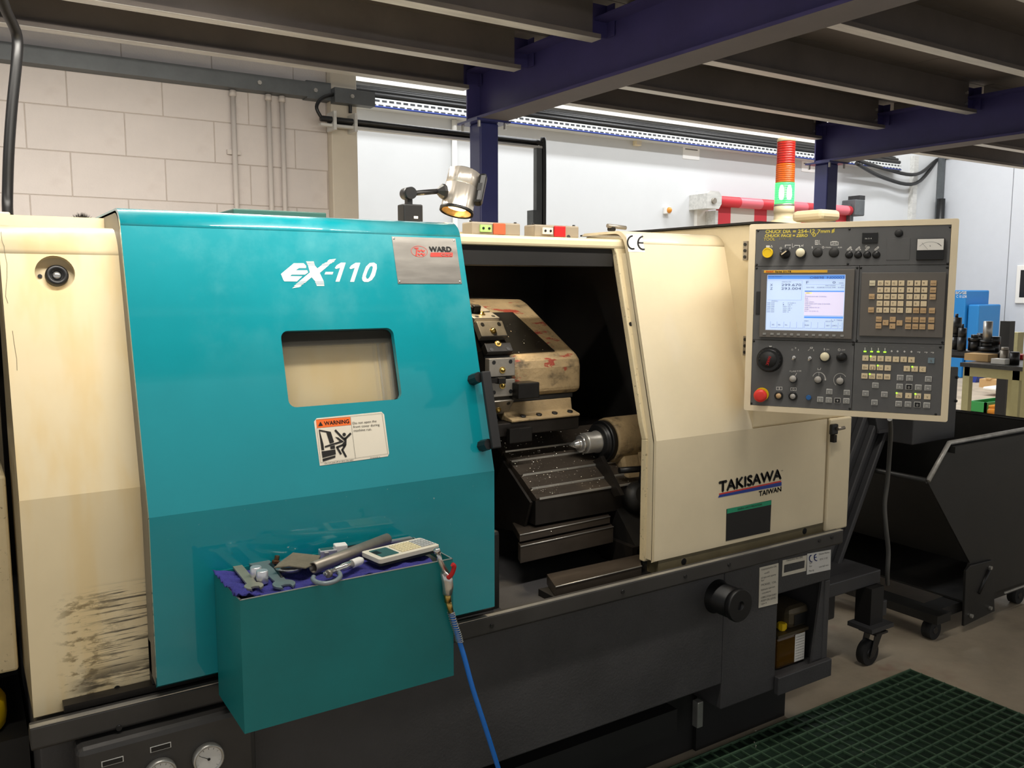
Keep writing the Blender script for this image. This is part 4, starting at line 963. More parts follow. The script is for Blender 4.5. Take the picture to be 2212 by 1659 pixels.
MB().plate([(u0, 0.012), (hx1-0.085, 0.012), (hx1-0.105, 0.25), (u0, 0.25)], [], sl, 0.003, 0.0035).build('cover_plate', 'pitch', tt)
b = MB(); b.prism([(hy+0.012, 1.152), (hy+0.012, 1.166), (hy+0.5, 1.166), (hy+0.5, 1.152)], hx0, hx1-0.03); b.build('housing_groove', 'chamber_black', tt)
b = MB(); b.prism([(hy-0.035, 1.098), (hy-0.035, 1.106), (hy+0.006, 1.116), (hy+0.012, 1.151), (hy+0.4, 1.151), (hy+0.4, 1.098)], hx0-0.03, hx1-0.035); b.build('slide_foot', 'cream_cast', tt, bevel=0.003)
for k in range(4): 
    x = hx0+0.02+k*0.058; MB().cyl((x, hy-0.018, 1.1085), (0, -0.25, 1), 0.009, 0.006, 12).build('foot_bolt', 'black', tt)
MB().box(hx0-0.1, hx1-0.035, hy-0.030, hy+0.5, 1.058, 1.0975).build('slide', 'way_dark', tt, bevel=0.003)
MB().box(hx0-0.02, hx0+0.055, hy-0.055, hy-0.001, 1.168, 1.215, ch=0.003).build('tool_block', 'turret_dark', tt); MB().box(hx0-0.05, hx0+0.03, hy-0.055, hy-0.036, 1.04, 1.085, ch=0.003).build('tool_block', 'turret_dark', tt)
# ------------------------------------------------------------------ stepped way cover
wc = thing('way_cover', 'stepped steel telescopic way cover below the turret, strewn with chips', 'way cover', (1.5, 2.1, 0.7))
XW = 1.366
px = [(1064.6, 954), (1082.6, 983), (1094.7, 1003), (1118, 1032), (1136, 1060), (1151, 1081)]
P3 = [onX(p[0], p[1], XW) for p in px]
for k in range(5):
    a, c = P3[k], P3[k+1]; up_ = V((0, -0.53, 0.85)); h_ = 0.010-0.002*k
    q = [(a.y, a.z), (c.y, c.z)]; n_ = (up_.y, up_.z); t0, t1 = 0.002+0.0025*(4-k), 0.004+0.0025*(4-k)
    MB().prism([(a.y+n_[0]*t0+0.012, a.z+n_[1]*t0+0.008), (c.y+n_[0]*t1, c.z+n_[1]*t1), (c.y-n_[0]*0.02, c.z-n_[1]*0.03), (a.y-n_[0]*0.02+0.012, a.z-n_[1]*0.03)], XW+0.003*k, 1.92).build('cover_plate', 'way_steel', wc)
    MB().prism([(c.y+n_[0]*t1-0.001, c.z+n_[1]*t1+0.0012), (c.y+n_[0]*t1+0.0015, c.z+n_[1]*t1+0.002), (c.y+n_[0]*t1+0.0015, c.z-0.004+n_[1]*t1), (c.y+n_[0]*t1-0.001, c.z-0.004+n_[1]*t1)], XW+0.003*k+0.01, 1.80).build('wiper_edge', 'steel', wc)
e = P3[-1]; MB().box(XW+0.01, 1.92, e.y+0.001, e.y+0.3, e.z-0.075, e.z-0.004).build('cover_front', 'way_dark', wc)
MB().prism([(e.y+0.002, e.z-0.006), (P3[0].y, P3[0].z-0.002), (P3[0].y+0.25, P3[0].z), (P3[0].y+0.25, 0.72), (e.y+0.04, 0.78)], XW-0.008, XW+0.0).build('cover_side', 'way_dark', wc)
MB().box(XW, 1.92, P3[0].y+0.012, 2.74, P3[0].z-0.06, P3[0].z+0.004).build('cover_plate', 'way_dark', wc)
# ------------------------------------------------------------------ bed: rails, chip tray, front rail
bed = thing('lathe_bed', 'dark oily bed rails and chip tray at the bottom of the chamber', 'lathe bed', (1.5, 2.0, 0.65))
def slab(px4, z, t, name, m, par=bed):
    pts = [onZ(p[0], p[1], z) for p in px4]; b = MB(); n = len(pts); vs = [(p.x, p.y, z) for p in pts]+[(p.x, p.y, z-t) for p in pts]
    fs = [tuple(range(n)), tuple(range(2*n-1, n-1, -1))]+[((i+1) % n, i, n+i, n+(i+1) % n) for i in range(n)]
    b.add(vs, fs); return b.build(name, m, par, bevel=0.0015)
slab([(1122.5, 1155), (1318, 1115), (1300, 1092), (1107, 1129)], 0.80, 0.022, 'upper_rail', 'way_steel')
slab([(1124, 1180), (1325, 1137), (1318, 1129), (1119, 1171)], 0.772, 0.05, 'rail_step', 'way_steel')
MB().box(1.36, 1.92, 2.25, 2.74, 0.60, 0.755).build('bed_casting', 'chamber_black', bed)
slab([(1200, 1267), (1386, 1222), (1381, 1197), (1181, 1240)], 0.70, 0.03, 'front_rail', 'way_steel')
for (p, q, z_) in (((1200, 1267), (1386, 1222), 0.70), ((1122.5, 1155), (1318, 1115), 0.80), ((1124, 1180), (1325, 1137), 0.772)):
    a, c = onZ(p[0], p[1], z_), onZ(q[0], q[1], z_); MB().tube([(a.x, a.y-0.0005, z_-0.001), (c.x, c.y-0.0005, z_-0.001)], 0.0018, 6).build('worn_edge', 'steel', bed)
a, c = onZ(1200, 1267, 0.70), onZ(1386, 1222, 0.70); MB().box(a.x+0.0, c.x+0.25, a.y+0.004, a.y+0.08, 0.63, 0.669).build('front_rail_foot', 'chamber_black', bed)
slab([(1060, 1345), (1400, 1262), (1400, 1180), (1070, 1180)], 0.60, 0.01, 'chip_tray', 'chamber_black')
slab([(1160, 1300), (1390, 1240), (1340, 1178), (1111, 1226)], 0.612, 0.008, 'tray_sheet', 'tray_steel')
MB().box(1.0, 1.17, 1.86, 2.7, 0.611, 0.86).build('left_casting', 'chamber_black', bed, bevel=0.01)
MB().box(1.0, 1.25, 2.2, 2.7, 0.86, 0.93).build('left_guard', 'way_dark', bed, bevel=0.01)
MB().box(1.66, 1.70, 1.90, 2.05, 0.62, 0.72).build('tray_stop', 'way_dark', bed)
# ------------------------------------------------------------------ tailstock with its centre
ts = thing('tailstock', 'cream tailstock with a steel centre pointing into the chamber', 'tailstock', (1.75, 2.1, 0.75))
yt_, zt_ = 2.10, 1.005; tip = onY(1228, 962, yt_); zt_ = tip.z
MB().lathe((tip.x, yt_, zt_), (1, 0, 0), [(0, 0), (0.016, 0.035), (0.016, 0.042), (0.026, 0.042), (0.028, 0.046), (0.028, 0.058), (0.024, 0.060)], 32).build('centre', 'chrome', ts)
MB().lathe((tip.x+0.058, yt_, zt_), (1, 0, 0), [(0, 0), (0.031, 0), (0.033, 0.004), (0.033, 0.045), (0.036, 0.048), (0.036, 0.056), (0, 0.056)], 32).build('quill', 'steel', ts)
MB().lathe((tip.x+0.110, yt_, zt_), (1, 0, 0), [(0, 0), (0.050, 0), (0.056, 0.006), (0.056, 0.016), (0.064, 0.016), (0.066, 0.020), (0.066, 0.034), (0, 0.034)], 36).build('quill_flange', 'black', ts)
MB().lathe((tip.x+0.144, yt_, zt_), (1, 0, 0), [(0, 0), (0.070, 0), (0.073, 0.01), (0.073, 0.26), (0, 0.26)], 40).build('barrel', 'cream_cast', ts)
MB().prism([(yt_-0.055, zt_-0.03), (yt_+0.055, zt_-0.03), (yt_+0.16, 0.80), (yt_-0.12, 0.80)], tip.x+0.165, tip.x+0.40).build('body', 'cream_cast', ts, bevel=0.01)
MB().prism([(yt_-0.075, zt_-0.06), (yt_-0.062, zt_-0.03), (yt_-0.12, 0.72), (yt_-0.21, 0.72)], tip.x+0.225, tip.x+0.31).build('gusset', 'cream_cast', ts, bevel=0.004)
MB().prism([(yt_-0.20, 0.71), (yt_-0.02, 0.90), (yt_+0.0, 0.90), (yt_+0.0, 0.69), (yt_-0.2, 0.69)], tip.x+0.11, tip.x+0.21).build('guard', 'chamber_black', ts)
MB().tube([(tip.x+0.12, yt_-0.10, zt_-0.075), (tip.x+0.20, yt_-0.12, zt_-0.075)], 0.010, 10).build('clamp_lever', 'black', ts); MB().tube([(tip.x+0.20, yt_-0.12, zt_-0.070), (tip.x+0.19, yt_-0.12, zt_-0.14)], 0.010, 10).build('clamp_lever', 'black', ts)
MB().lathe((tip.x+0.18, yt_-0.10, zt_-0.17), (0, -1, 0.4), [(0, 0), (0.05, 0), (0.05, 0.03), (0.03, 0.05), (0, 0.05)], 18).build('clamp_boss', 'chamber_black', ts)
MB().prism([(yt_-0.05, zt_-0.035), (yt_-0.01, zt_-0.06), (yt_-0.12, 0.86), (yt_-0.15, 0.87)], tip.x+0.085, tip.x+0.10).build('wiper_plate', 'way_dark', ts)
# ------------------------------------------------------------------ bright chips strewn in the chamber: uncountable
random.seed(3); b = MB()
def chip(p, n, s):
    n = V(n).normalized(); a = n.orthogonal().normalized(); c = n.cross(a); t = random.random()*6.28
    d = a*math.cos(t)+c*math.sin(t); e = n.cross(d); q = V(p)+n*0.001
    b.add([q-d*s, q+d*s, q+d*s*0.6+e*s*0.5+n*s*0.6, q-d*s*0.7+e*s*0.4+n*s*0.2], [(0, 1, 2, 3)])
for _ in range(700):
    k = random.randrange(5); a, c = P3[k], P3[k+1]; t = random.random(); x = XW+0.01+random.random()**1.3*0.36
    chip((x, a.y+(c.y-a.y)*t, a.z+(c.z-a.z)*t+0.0065+0.0025*(4-k)), (0, -0.54, 0.84), random.choice((0.0010, 0.0014, 0.0019, 0.0026)))
for _ in range(80): chip(sl.w(u0+random.random()*(hx1-u0-0.02), random.random()*0.24, 0.0045), sl.n, random.choice((0.0012, 0.0016, 0.0024)))
for _ in range(60):
    p = onZ(random.uniform(1120, 1330), random.uniform(1195, 1285), 0.614); chip(p, (0, 0, 1), random.choice((0.0016, 0.0024, 0.003)))
for _ in range(60):
    p = onZ(random.uniform(1112, 1310), random.uniform(1100, 1150), 0.801); chip(p, (0, 0, 1), random.choice((0.0007, 0.001)))
for _ in range(50): chip((random.uniform(1.02, 1.17), random.uniform(1.9, 2.1), 0.861), (0, 0, 1), random.choice((0.001, 0.0016)))
o = b.build('metal_chips', 'chips', kind='stuff'); tag(o, 'bright metal chips strewn over the chamber parts', 'chips')
# ------------------------------------------------------------------ sliding door
XD0, XD1 = 0.287, 1.052
door = thing('sliding_door', 'large teal sliding door with a small window, pushed to the left', 'door', (0.67, YD, 0.73))
PD = front_profile(YD, 0.730, ZC, 1.652, 0.279, 2.30)
vt = (PD[2][1]-ZC)*math.sqrt(1+0.279**2)
win_px = [(607, 716), (850, 707), (867, 859), (624, 884)]
wu = [DU.at(*p) for p in win_px]
wx0, wx1 = (wu[0][0]+wu[3][0])/2, (wu[1][0]+wu[2][0])/2; wv1, wv0 = (wu[0][1]+wu[1][1])/2, (wu[2][1]+wu[3][1])/2
b = MB()
rc_ = 0.035
b.plate([(XD0, 0), (XD1, 0), (XD1, vt), (XD0, vt)], [rrect(wx0, wx1, wv0, wv1, 0.016)], DU, 0.014)
skin(b, PD[:2], XD0, XD1, 0.014); skin(b, PD[2:], XD0, XD1, 0.014)
b.build('door_skin', 'teal', door)
# side returns: cream grey on the left, teal edge on the right
for (xa, xb, nm, m_) in ((XD0, XD0+0.012, 'left_return', 'door_side'), (XD1-0.012, XD1, 'right_return', 'teal')):
    s_ = MB(); Q = PD[:]; outer = [(p[0]+0.012, p[1]-0.004) for p in Q]
    inner_ = [(2.30, 1.60), (PD[2][0]+0.075, 1.56), (YC-0.005+0.246*(1.50-ZC), 1.50), (YC-0.006, ZC), (YC-0.006, 0.735)]
    s_.prism(outer+inner_, xa, xb); s_.build(nm, m_, door)
# window: gasket and pane
def ring(pl, x0, x1, y0, y1, r, w_, off, t):
    q = MB(); q.plate(rrect(x0-w_, x1+w_, y0-w_, y1+w_, r+w_), [rrect(x0, x1, y0, y1, r)], pl, t, off); return q
ring(DU, wx0+0.001, wx1-0.001, wv0+0.001, wv1-0.001, 0.015, 0.006, -0.0145, 0.012).build('gasket', 'rubber', door)
MB().plate(rrect(wx0-0.004, wx1+0.004, wv0-0.004, wv1+0.004, 0.016), [], DU, 0.005, -0.018).build('window_pane', 'glass', door)
# handle: two standoffs and a dark flat bar at the right edge
h0, h1 = DU.at(1030, 822), DU.at(1058, 985)
hd = MB(); A, B = DU.w(h0[0]-0.006, h0[1]+0.0, 0), DU.w(XD1-0.03, DU.at(1048, 965)[1], 0)
xh = XD1-0.024
va, vb = DU.at(1025, 820)[1], DU.at(1050, 962)[1]
for v_ in (va, vb): hd.lathe(DU.w(xh, v_, -0.001), DU.n, [(0, 0), (0.014, 0), (0.013, 0.035), (0, 0.036)], 8, smooth=False)
ho = hd.build('handle', 'black', door)
bar = MB(); n_ = DU.M(0, 0, 0)
bar.box(xh+0.002, xh+0.026, vb-0.012, va+0.012, 0.034, 0.046, M=DU.M(0, 0, 0), ch=0.003); bar.build('grip_bar', 'black_soft', ho)
# EX-110 lettering
z = lambda x, y: (590+x/5.395, 540+y/5.395)
b = MB()
b.ppoly([z(*p) for p in ((90, 280), (240, 155), (355, 155), (383, 185), (383, 212), (300, 212), (262, 237), (395, 237), (407, 262), (370, 288), (215, 288), (196, 305), (340, 307), (275, 368), (130, 366), (118, 350))], DU)
b.ppoly([z(*p) for p in ((405, 178), (482, 178), (515, 215), (565, 178), (650, 178), (542, 268), (590, 368), (492, 368), (448, 318), (388, 368), (300, 368), (428, 262))], DU)
for i in range(3):
    y0 = 134+i*15; b.ppoly([z(*p) for p in ((383+i*6, y0), (472+i*4, y0), (476+i*4, y0+10), (388+i*6, y0+10))], DU)
    b.ppoly([z(*p) for p in ((640-i*30, y0-3), (718-i*26, y0-3), (700-i*26, y0+9), (620-i*28, y0+9))], DU)
    y1 = 372+i*18; b.ppoly([z(*p) for p in ((488+i*8, y1), (590+i*2, y1), (592+i*2, y1+12), (494+i*8, y1+12))], DU)
    b.ppoly([z(*p) for p in ((298-i*20, y1), (388-i*26, y1), (368-i*26, y1+12), (280-i*20, y1+12))], DU)
b.ppoly([z(*p) for p in ((655, 112), (735, 104), (712, 126), (630, 130))], DU); b.ppoly([z(*p) for p in ((250, 425), (330, 420), (300, 434), (220, 447))], DU)
b.ppoly([z(*p) for p in ((610, 256), (702, 256), (690, 286), (598, 286))], DU)
for dx in (0, 170): b.ppoly([z(p[0]+dx, p[1]+dx*0.01) for p in ((718, 210), (738, 180), (790, 148), (845, 148), (772, 370), (726, 370), (780, 208), (732, 222))], DU)
op_ = [z(*p) for p in ((1036, 330), (1045, 285), (1080, 195), (1125, 152), (1175, 148), (1205, 168), (1208, 215), (1185, 300), (1150, 350), (1105, 374), (1060, 372), (1040, 355))]
ip_ = [z(*p) for p in ((1078, 310), (1100, 245), (1128, 195), (1150, 185), (1162, 200), (1150, 255), (1125, 315), (1105, 338), (1088, 335))]
b.plate([DU.at(*p) for p in op_], [[DU.at(*p) for p in ip_]], DU, 0.0, 0.0006)
b.build('model_lettering', 'white', door, label='white EX-110 lettering')
# brushed name plate
n1 = lambda x, y: (840+x/13.01, 500+y/13.01)
npx = [n1(65, 150), n1(1860, 200), n1(2050, 1470), n1(262, 1470)]
nu = [DU.at(*p) for p in npx]; nx0, nx1 = (nu[0][0]+nu[3][0])/2, (nu[1][0]+nu[2][0])/2; nv1, nv0 = (nu[0][1]+nu[1][1])/2, (nu[2][1]+nu[3][1])/2
npo = MB().plate([(nx0, nv0), (nx1, nv0), (nx1, nv1), (nx0, nv1)], [], DU, 0.0012, 0.0014).build('name_plate', 'brushed', door, label='brushed steel WARD CNC name plate')
for (u, v) in ((nx0+0.005, nv0+0.005), (nx1-0.005, nv0+0.005), (nx0+0.005, nv1-0.005), (nx1-0.005, nv1-0.005)): MB().lathe(DU.w(u, v, 0.0013), DU.n, [(0, 0), (0.0026, 0), (0.002, 0.0012), (0, 0.0014)], 10).build('rivet', 'chrome', npo)
b = MB(); ptext(b, 'WARD', DU, n1(1140, 572), n1(1750, 575), 11, bold=0.07, off=0.0022); b.build('lettering', 'ink', npo)
b = MB(); c_ = DU.at(*n1(848, 565)); e_ = DU.at(*n1(1080, 570)); t_ = DU.at(*n1(840, 410))
b.plate(circ(c_[0], c_[1], e_[0]-c_[0], 32, t_[1]-c_[1]), [circ(c_[0], c_[1], e_[0]-c_[0]-0.0008, 32, t_[1]-c_[1]-0.0008)], DU, 0.0, 0.0022)
b.ppoly([n1(705, 460), n1(832, 460), n1(822, 490), n1(795, 490), n1(782, 695), n1(742, 690), n1(765, 490), n1(712, 490)], DU, 0.0022)
for dy in (0, 95): b.ppoly([n1(808, 515+dy), n1(860, 550+dy), n1(905, 505+dy), n1(955, 550+dy), n1(1002, 515+dy), n1(1000, 560+dy), n1(955, 595+dy), n1(905, 545+dy), n1(860, 592+dy), n1(812, 560+dy)], DU, 0.0022)
b.ppoly([n1(1165, 600), n1(1770, 600), n1(1785, 620), n1(1785, 700), n1(1770, 720), n1(1175, 718), n1(1155, 700)], DU, 0.0022); b.build('emblem', 'logo_red', npo)
b = MB(); ptext(b, 'CNC', DU, n1(1460, 700), n1(1765, 700), 5.5, off=0.003, bold=0.03); b.build('lettering', 'brushed', npo)
# warning label
wz = lambda x, y: (670+x/12.29, 880+y/12.29)
wl_ = MB().plate([DU.at(*wz(*p)) for p in ((100, 380), (170, 290), (1890, 118), (1960, 190), (2092, 1220), (2060, 1300), (255, 1550))], [], DU, 0.0006, 0.0008).build('warning_label', 'offwhite', door, label='white and orange warning label')
b = MB(); b.ppoly([wz(*p) for p in ((150, 330), (1055, 250), (1078, 465), (172, 552))], DU, 0.0013); b.build('warning_band', 'orange', wl_)
b = MB(); ptext(b, 'WARNING', DU, wz(372, 478), wz(1030, 418), 8.6, off=0.0018, bold=0.03)
b.plate([DU.at(*wz(*p)) for p in ((265, 380), (335, 487), (205, 500))], [], DU, 0, 0.0018)
for i, (s, y0, x1, y1) in enumerate((('Do not open the', 452, 1755, 392), ('front cover during', 548, 1835, 488), ('machine run.', 648, 1630, 605))): ptext(b, s, DU, wz(1125+i*12, y0), wz(x1, y1), 5.2, off=0.0018)
ptext(b, 'Do not peel off or dirty this label', DU, wz(385, 1508), wz(1140, 1410), 3.2, off=0.0018); ptext(b, 'PRT NO.MA-000   02', DU, wz(1590, 1362), wz(1850, 1328), 2.4, off=0.0018)
def wpoly(pts): b.ppoly([wz(*p) for p in pts], DU, 0.0018)
def wstroke(pts, w_):
    for q in stroke2(pts, w_): b.ppoly([wz(*p) for p in q], DU, 0.0018)
wstroke([(150, 330), (1900, 160)], 5); wstroke([(1900, 160), (2055, 1235)], 5); wstroke([(2055, 1235), (275, 1475)], 5); wstroke([(275, 1475), (172, 552)], 5); wstroke([(1060, 250), (1195, 1345)], 6)
wpoly([(222, 590), (540, 650), (628, 925), (515, 965), (420, 665), (250, 630), (345, 975), (365, 1130), (295, 1140)])
wpoly([(525, 1040), (645, 1008), (655, 1095), (530, 1110)]); wpoly([(295, 1170), (660, 1118), (675, 1245), (320, 1340)]); wpoly([(322, 1368), (662, 1275), (662, 1330), (330, 1440)])
wpoly([(380, 1030), (780, 900), (650, 780), (745, 805), (800, 850), (890, 905), (860, 925), (385, 1070)])
wstroke([(665, 615), (860, 820)], 52); wstroke([(910, 850), (1060, 700)], 52); wpoly(circ(895, 722, 46, 20)); wpoly([(820, 800), (960, 800), (955, 1000), (900, 1060), (820, 1000), (905, 900)])
wstroke([(850, 1000), (705, 1060), (805, 1230)], 52); wstroke([(920, 1010), (845, 1130), (940, 1300)], 52)
b.build('pictogram', 'ink', wl_)
# flat dark green board on the door's top and a dark tuft on the rail
p, q = onZ(515, 462, 1.656), onZ(742, 467, 1.656)
tag(MB().box(p.x, q.x, 2.0, 2.16, 1.6555, 1.671, ch=0.003).build('green_board', mat('dark_green', S(38, 84, 74), 0.6)), 'flat dark green board lying on top of the teal door', 'board')
b = MB(); c = onY(176, 466, 2.43); random.seed(5)
for k in range(260):
    a = V((c.x+random.gauss(0, 0.014), 2.43+random.gauss(0, 0.008), 1.652)); l = 0.026*math.exp(-((a.x-c.x)/0.016)**2)+0.004
    d = V((random.gauss(0, .5)+(a.x-c.x)*25, random.gauss(0, .4), 1)).normalized(); s_ = V((0.0012, 0, 0)); b.add([a-s_, a+s_, a+d*l], [(0, 1, 2)])
o = b.build('bristle_tuft', 'grime'); tag(o, 'dark fuzzy tuft of bristles on the rail left of the door', 'brush')

# ------------------------------------------------------------------ tool tray hung on the door
TX0, TX1, TY0, TZ0, TZ1 = 0.401, 0.838, 1.518, 0.683, 0.936
tray = thing('tool_tray', 'deep teal sheet steel tray hung on the front of the door', 'tray', (0.62, 1.6, TZ0))
t_ = 0.003; zf_ = 0.931
b = MB(); b.box(TX0, TX1, TY0, TY0+t_, TZ0, TZ1); b.build('front', 'teal_tray', tray)
MB().box(TX0, TX0+t_, TY0+t_, YD-0.001, TZ0, TZ1).build('side', 'teal_tray', tray); MB().box(TX1-t_, TX1, TY0+t_, YD-0.001, TZ0, TZ1).build('side', 'teal_tray', tray)
MB().box(TX0+t_, TX1-t_, YD-t_-0.001, YD-0.001, TZ0, TZ1+0.002).build('back', 'teal_tray', tray); MB().box(TX0+t_, TX1-t_, TY0+t_, YD-t_-0.001, TZ0, TZ0+t_).build('bottom', 'teal_tray', tray)
MB().box(TX0+t_, TX1-t_, TY0+t_, YD-t_-0.001, zf_-0.014, zf_-0.011).build('shelf', 'steel_dull', tray)
ed = MB(); ed.box(TX0, TX1, TY0-0.0003, TY0+t_, TZ1, TZ1+0.001); ed.box(TX0, TX0+t_, TY0, YD-0.002, TZ1, TZ1+0.001); ed.box(TX1-t_, TX1, TY0, YD-0.002, TZ1, TZ1+0.001); ed.build('worn_edge', 'steel', tray)
# rag: wavy cloth that also folds over the left front edge
random.seed(11); nx, ny = 64, 30; vs = []; fs = []
cx0, cx1, cy0, cy1 = TX0-0.004, TX1-0.035, TY0+0.012, YD-0.008
for j in range(ny+1):
    for i in range(nx+1):
        fx, fy = i/nx, j/ny; x = cx0+(cx1-cx0)*fx+0.004*math.sin(fy*9)*(1 if fx > 0.9 else 0.3); y = cy0+(cy1-cy0)*fy+0.003*math.sin(fx*23)*(fy < 0.1)
        z_ = zf_+0.0022*math.sin(fx*31+fy*3)+0.002*math.sin(fx*13-fy*17)+0.0012*math.sin(fx*71+fy*29)
        if fx < 0.13: z_ += 0.010*(1-fx/0.13)+0.003*math.sin(fy*40); 
        if x < TX0+0.006: z_ = max(z_, TZ1+0.003)
        if fx < 0.10 and fy < 0.35: z_ += 0.004*math.sin(fx*120+fy*30)
        vs.append((x, y, max(z_, zf_-0.005)))
for j in range(ny):
    for i in range(nx): a = j*(nx+1)+i; fs.append((a, a+1, a+nx+2, a+nx+1))
b = MB(); b.add(vs, fs, True)
o = b.build('blue_rag', 'cloth'); tag(o, 'crumpled blue cloth lining the top of the teal tray', 'cloth')
so = o.modifiers.new('solid', 'SOLIDIFY'); so.thickness = 0.002; so.offset = -1
zr = zf_+0.005       # tools lie on the rag
def at(x, y, z_=zr): return onZ(x, y, z_)
tp = Plane((0, 0, zr), (1, 0, 0), (0, 1, 0))
def flat(px, h, name, m, lab, cat, holes=None, group=None, z_=zr):
    q = Plane((0, 0, z_+h), (1, 0, 0), (0, 1, 0)); o = MB().plate([q.at(*p) for p in px], [[q.at(*p) for p in hh] for hh in (holes or [])], q, h).build(name, m, bevel=0.0012)
    return tag(o, lab, cat, group)
zz = lambda x, y: (460+x/4.254, 1130+y/4.254)
def spanner(p0, p1, lab, m, double):
    """flat spanner between two picture points on the rag"""
    A = at(*p0); B = at(*p1); d = (B-A); L = d.length; ang = math.atan2(d.y, d.x)
    q = Plane((A.x, A.y, zr+0.0055), (math.cos(ang), math.sin(ang), 0), (-math.sin(ang), math.cos(ang), 0))
    w_ = L*0.058; R_ = L*0.118
    # outline: handle then a fork head at the far end (and one at the near end)
    def fork(cx, s):
        o_ = []
        for a in range(150, 29, -15): o_.append((cx+s*R_*math.cos(math.radians(a))*1.0, R_*0.92*math.sin(math.radians(a))))
        o_ += [(cx+s*R_*1.18, R_*0.42), (cx+s*R_*0.35, R_*0.38), (cx+s*R_*0.2, 0), (cx+s*R_*0.35, -R_*0.38), (cx+s*R_*1.18, -R_*0.42)]
        for a in range(-30, -151, -15): o_.append((cx+s*R_*math.cos(math.radians(a)), R_*0.92*math.sin(math.radians(a))))
        return o_
    f1 = fork(L-R_, 1)
    if double:
        f0 = fork(R_, -1); outline = f1+[(L-2.4*R_, -w_), (2.4*R_, -w_)]+[(p[0], p[1]) for p in f0[::-1]]+[(2.4*R_, w_), (L-2.4*R_, w_)]
    else:
        outline = f1+[(L-2.4*R_, -w_), (w_, -w_), (0.3*w_, -w_*0.8), (0, 0), (0.3*w_, w_*0.8), (w_, w_), (L-2.4*R_, w_)]
    # narrow waist
    o = MB().plate(outline, [], q, 0.005).build('spanner', m, bevel=0.0012)
    return tag(o, lab, 'spanner', 'spanners on the rag')
spanner(zz(215, 400), zz(400, 625), 'olive grey single ended spanner at the left of the rag', 'spanner_dull', False)
spanner(zz(400, 355), zz(690, 610), 'blue grey double ended spanner right of the aluminium slugs', 'spanner', True)
for (c, lab) in ((zz(397, 510), 'bright aluminium slug, the rear one of the pair on the rag'), (zz(455, 545), 'bright aluminium slug, the front one of the pair on the rag')):
    p = at(*c); tag(MB().lathe((p.x, p.y, zr-0.001), (0, 0, 1), [(0, 0), (0.0105, 0), (0.011, 0.0008), (0.011, 0.0235), (0.0098, 0.025), (0, 0.025)], 24).build('aluminium_slug', 'alu'), lab, 'metal slug', 'aluminium slugs on the rag')
# hex key, bolt, leather pad, chrome hoop
a, c, d = at(*zz(545, 400)), at(*zz(560, 425)), at(*zz(635, 525)); tag(MB().tube(spline([a+V((0, 0, .004)), c+V((0, 0, .004)), d+V((0, 0, .004))], 5), 0.0035, 6).build('hex_key', 'black'), 'black hex key lying beside the grey pad', 'hex key')
p = at(*zz(580, 370)); tag(MB().lathe((p.x, p.y, zr), (0.2, 0, 1), [(0, 0), (0.009, 0), (0.009, 0.006), (0.005, 0.007), (0.005, 0.016), (0, 0.017)], 6, smooth=False).build('hex_bolt', mat('copper', S(150, 110, 80), 0.35, metal=0.9)), 'copper coloured bolt standing behind the grey pad', 'bolt')
q = Plane((0, 0, zr+0.020), (1, 0, 0), (0, 1, 0)); pts = [q.at(*zz(*p)) for p in ((558, 405), (735, 285), (990, 290), (955, 345), (850, 418), (700, 405))]
b = MB(); n = len(pts); vs = [(p[0], p[1], zr+0.020+0.004*math.sin(i*1.7)) for i, p in enumerate(pts)]+[(p[0], p[1], zr+0.017+0.004*math.sin(i*1.7)) for i, p in enumerate(pts)]
b.add(vs, [tuple(range(n)), tuple(range(2*n-1, n-1, -1))]+[((i+1) % n, i, n+i, n+(i+1) % n) for i in range(n)]); tag(b.build('grinding_pad', 'leather', bevel=0.001), 'square grey brown abrasive pad propped on a chrome hoop', 'pad')
hp_ = [at(*zz(*p))+V((0, 0, 0.007)) for p in ((720, 345), (640, 400), (605, 440), (620, 462), (700, 468), (780, 455), (815, 425), (830, 380), (850, 340))]
tag(MB().tube(spline(hp_, 4), 0.0062, 10).build('chrome_hoop', 'chrome'), 'thick chrome hoop under the grey brown pad', 'hoop')
# steel tube across the rag
a, c = at(*zz(915, 425)), at(*zz(1640, 135)); a.z = c.z = zr+0.0135; a = onZ(460+920/4.254, 1130+412/4.254, a.z); c = onZ(460+1600/4.254, 1130+142/4.254, a.z)
c.y = min(c.y, YD-0.020); d = (c-a); L_ = d.length; d.normalize(); tag(MB().lathe(a, d, [(0.0095, 0.02), (0.0095, 0), (0.0105, 0), (0.0122, 0.0012), (0.0122, L_), (0.0095, L_), (0.0095, L_-0.03), (0, L_-0.03)], 28).build('steel_tube', 'steel_dull'), 'long dull steel tube lying across the rag', 'tube')
a = onZ(*zz(1165, 240), zr+0.008); c = onZ(*zz(1420, 190), zr+0.008); a.y = min(a.y, YD-0.032); c.y = min(c.y, YD-0.030); d = c-a; L2 = d.length; tag(MB().lathe(a, d, [(0, 0.01), (0.006, 0.01), (0.006, 0), (0.0085, 0), (0.0085, L2), (0, L2)], 16).build('black_tube', 'turret_dark'), 'short blackened tube behind the steel tube', 'tube')
a = onZ(*zz(1200, 215), zr+0.004); c = onZ(*zz(1750, 95), zr+0.004); a.y = min(a.y, YD-0.013); c.y = min(c.y, YD-0.013); d = (c-a); ang = math.atan2(d.y, d.x); M_ = T(a) @ Matrix.Rotation(ang, 4, 'Z'); tag(MB().box(0.0, d.length, -0.007, 0.007, -0.002, 0.002, M=M_).build('steel_rule', 'steel'), 'narrow steel rule along the back of the tray', 'rule')
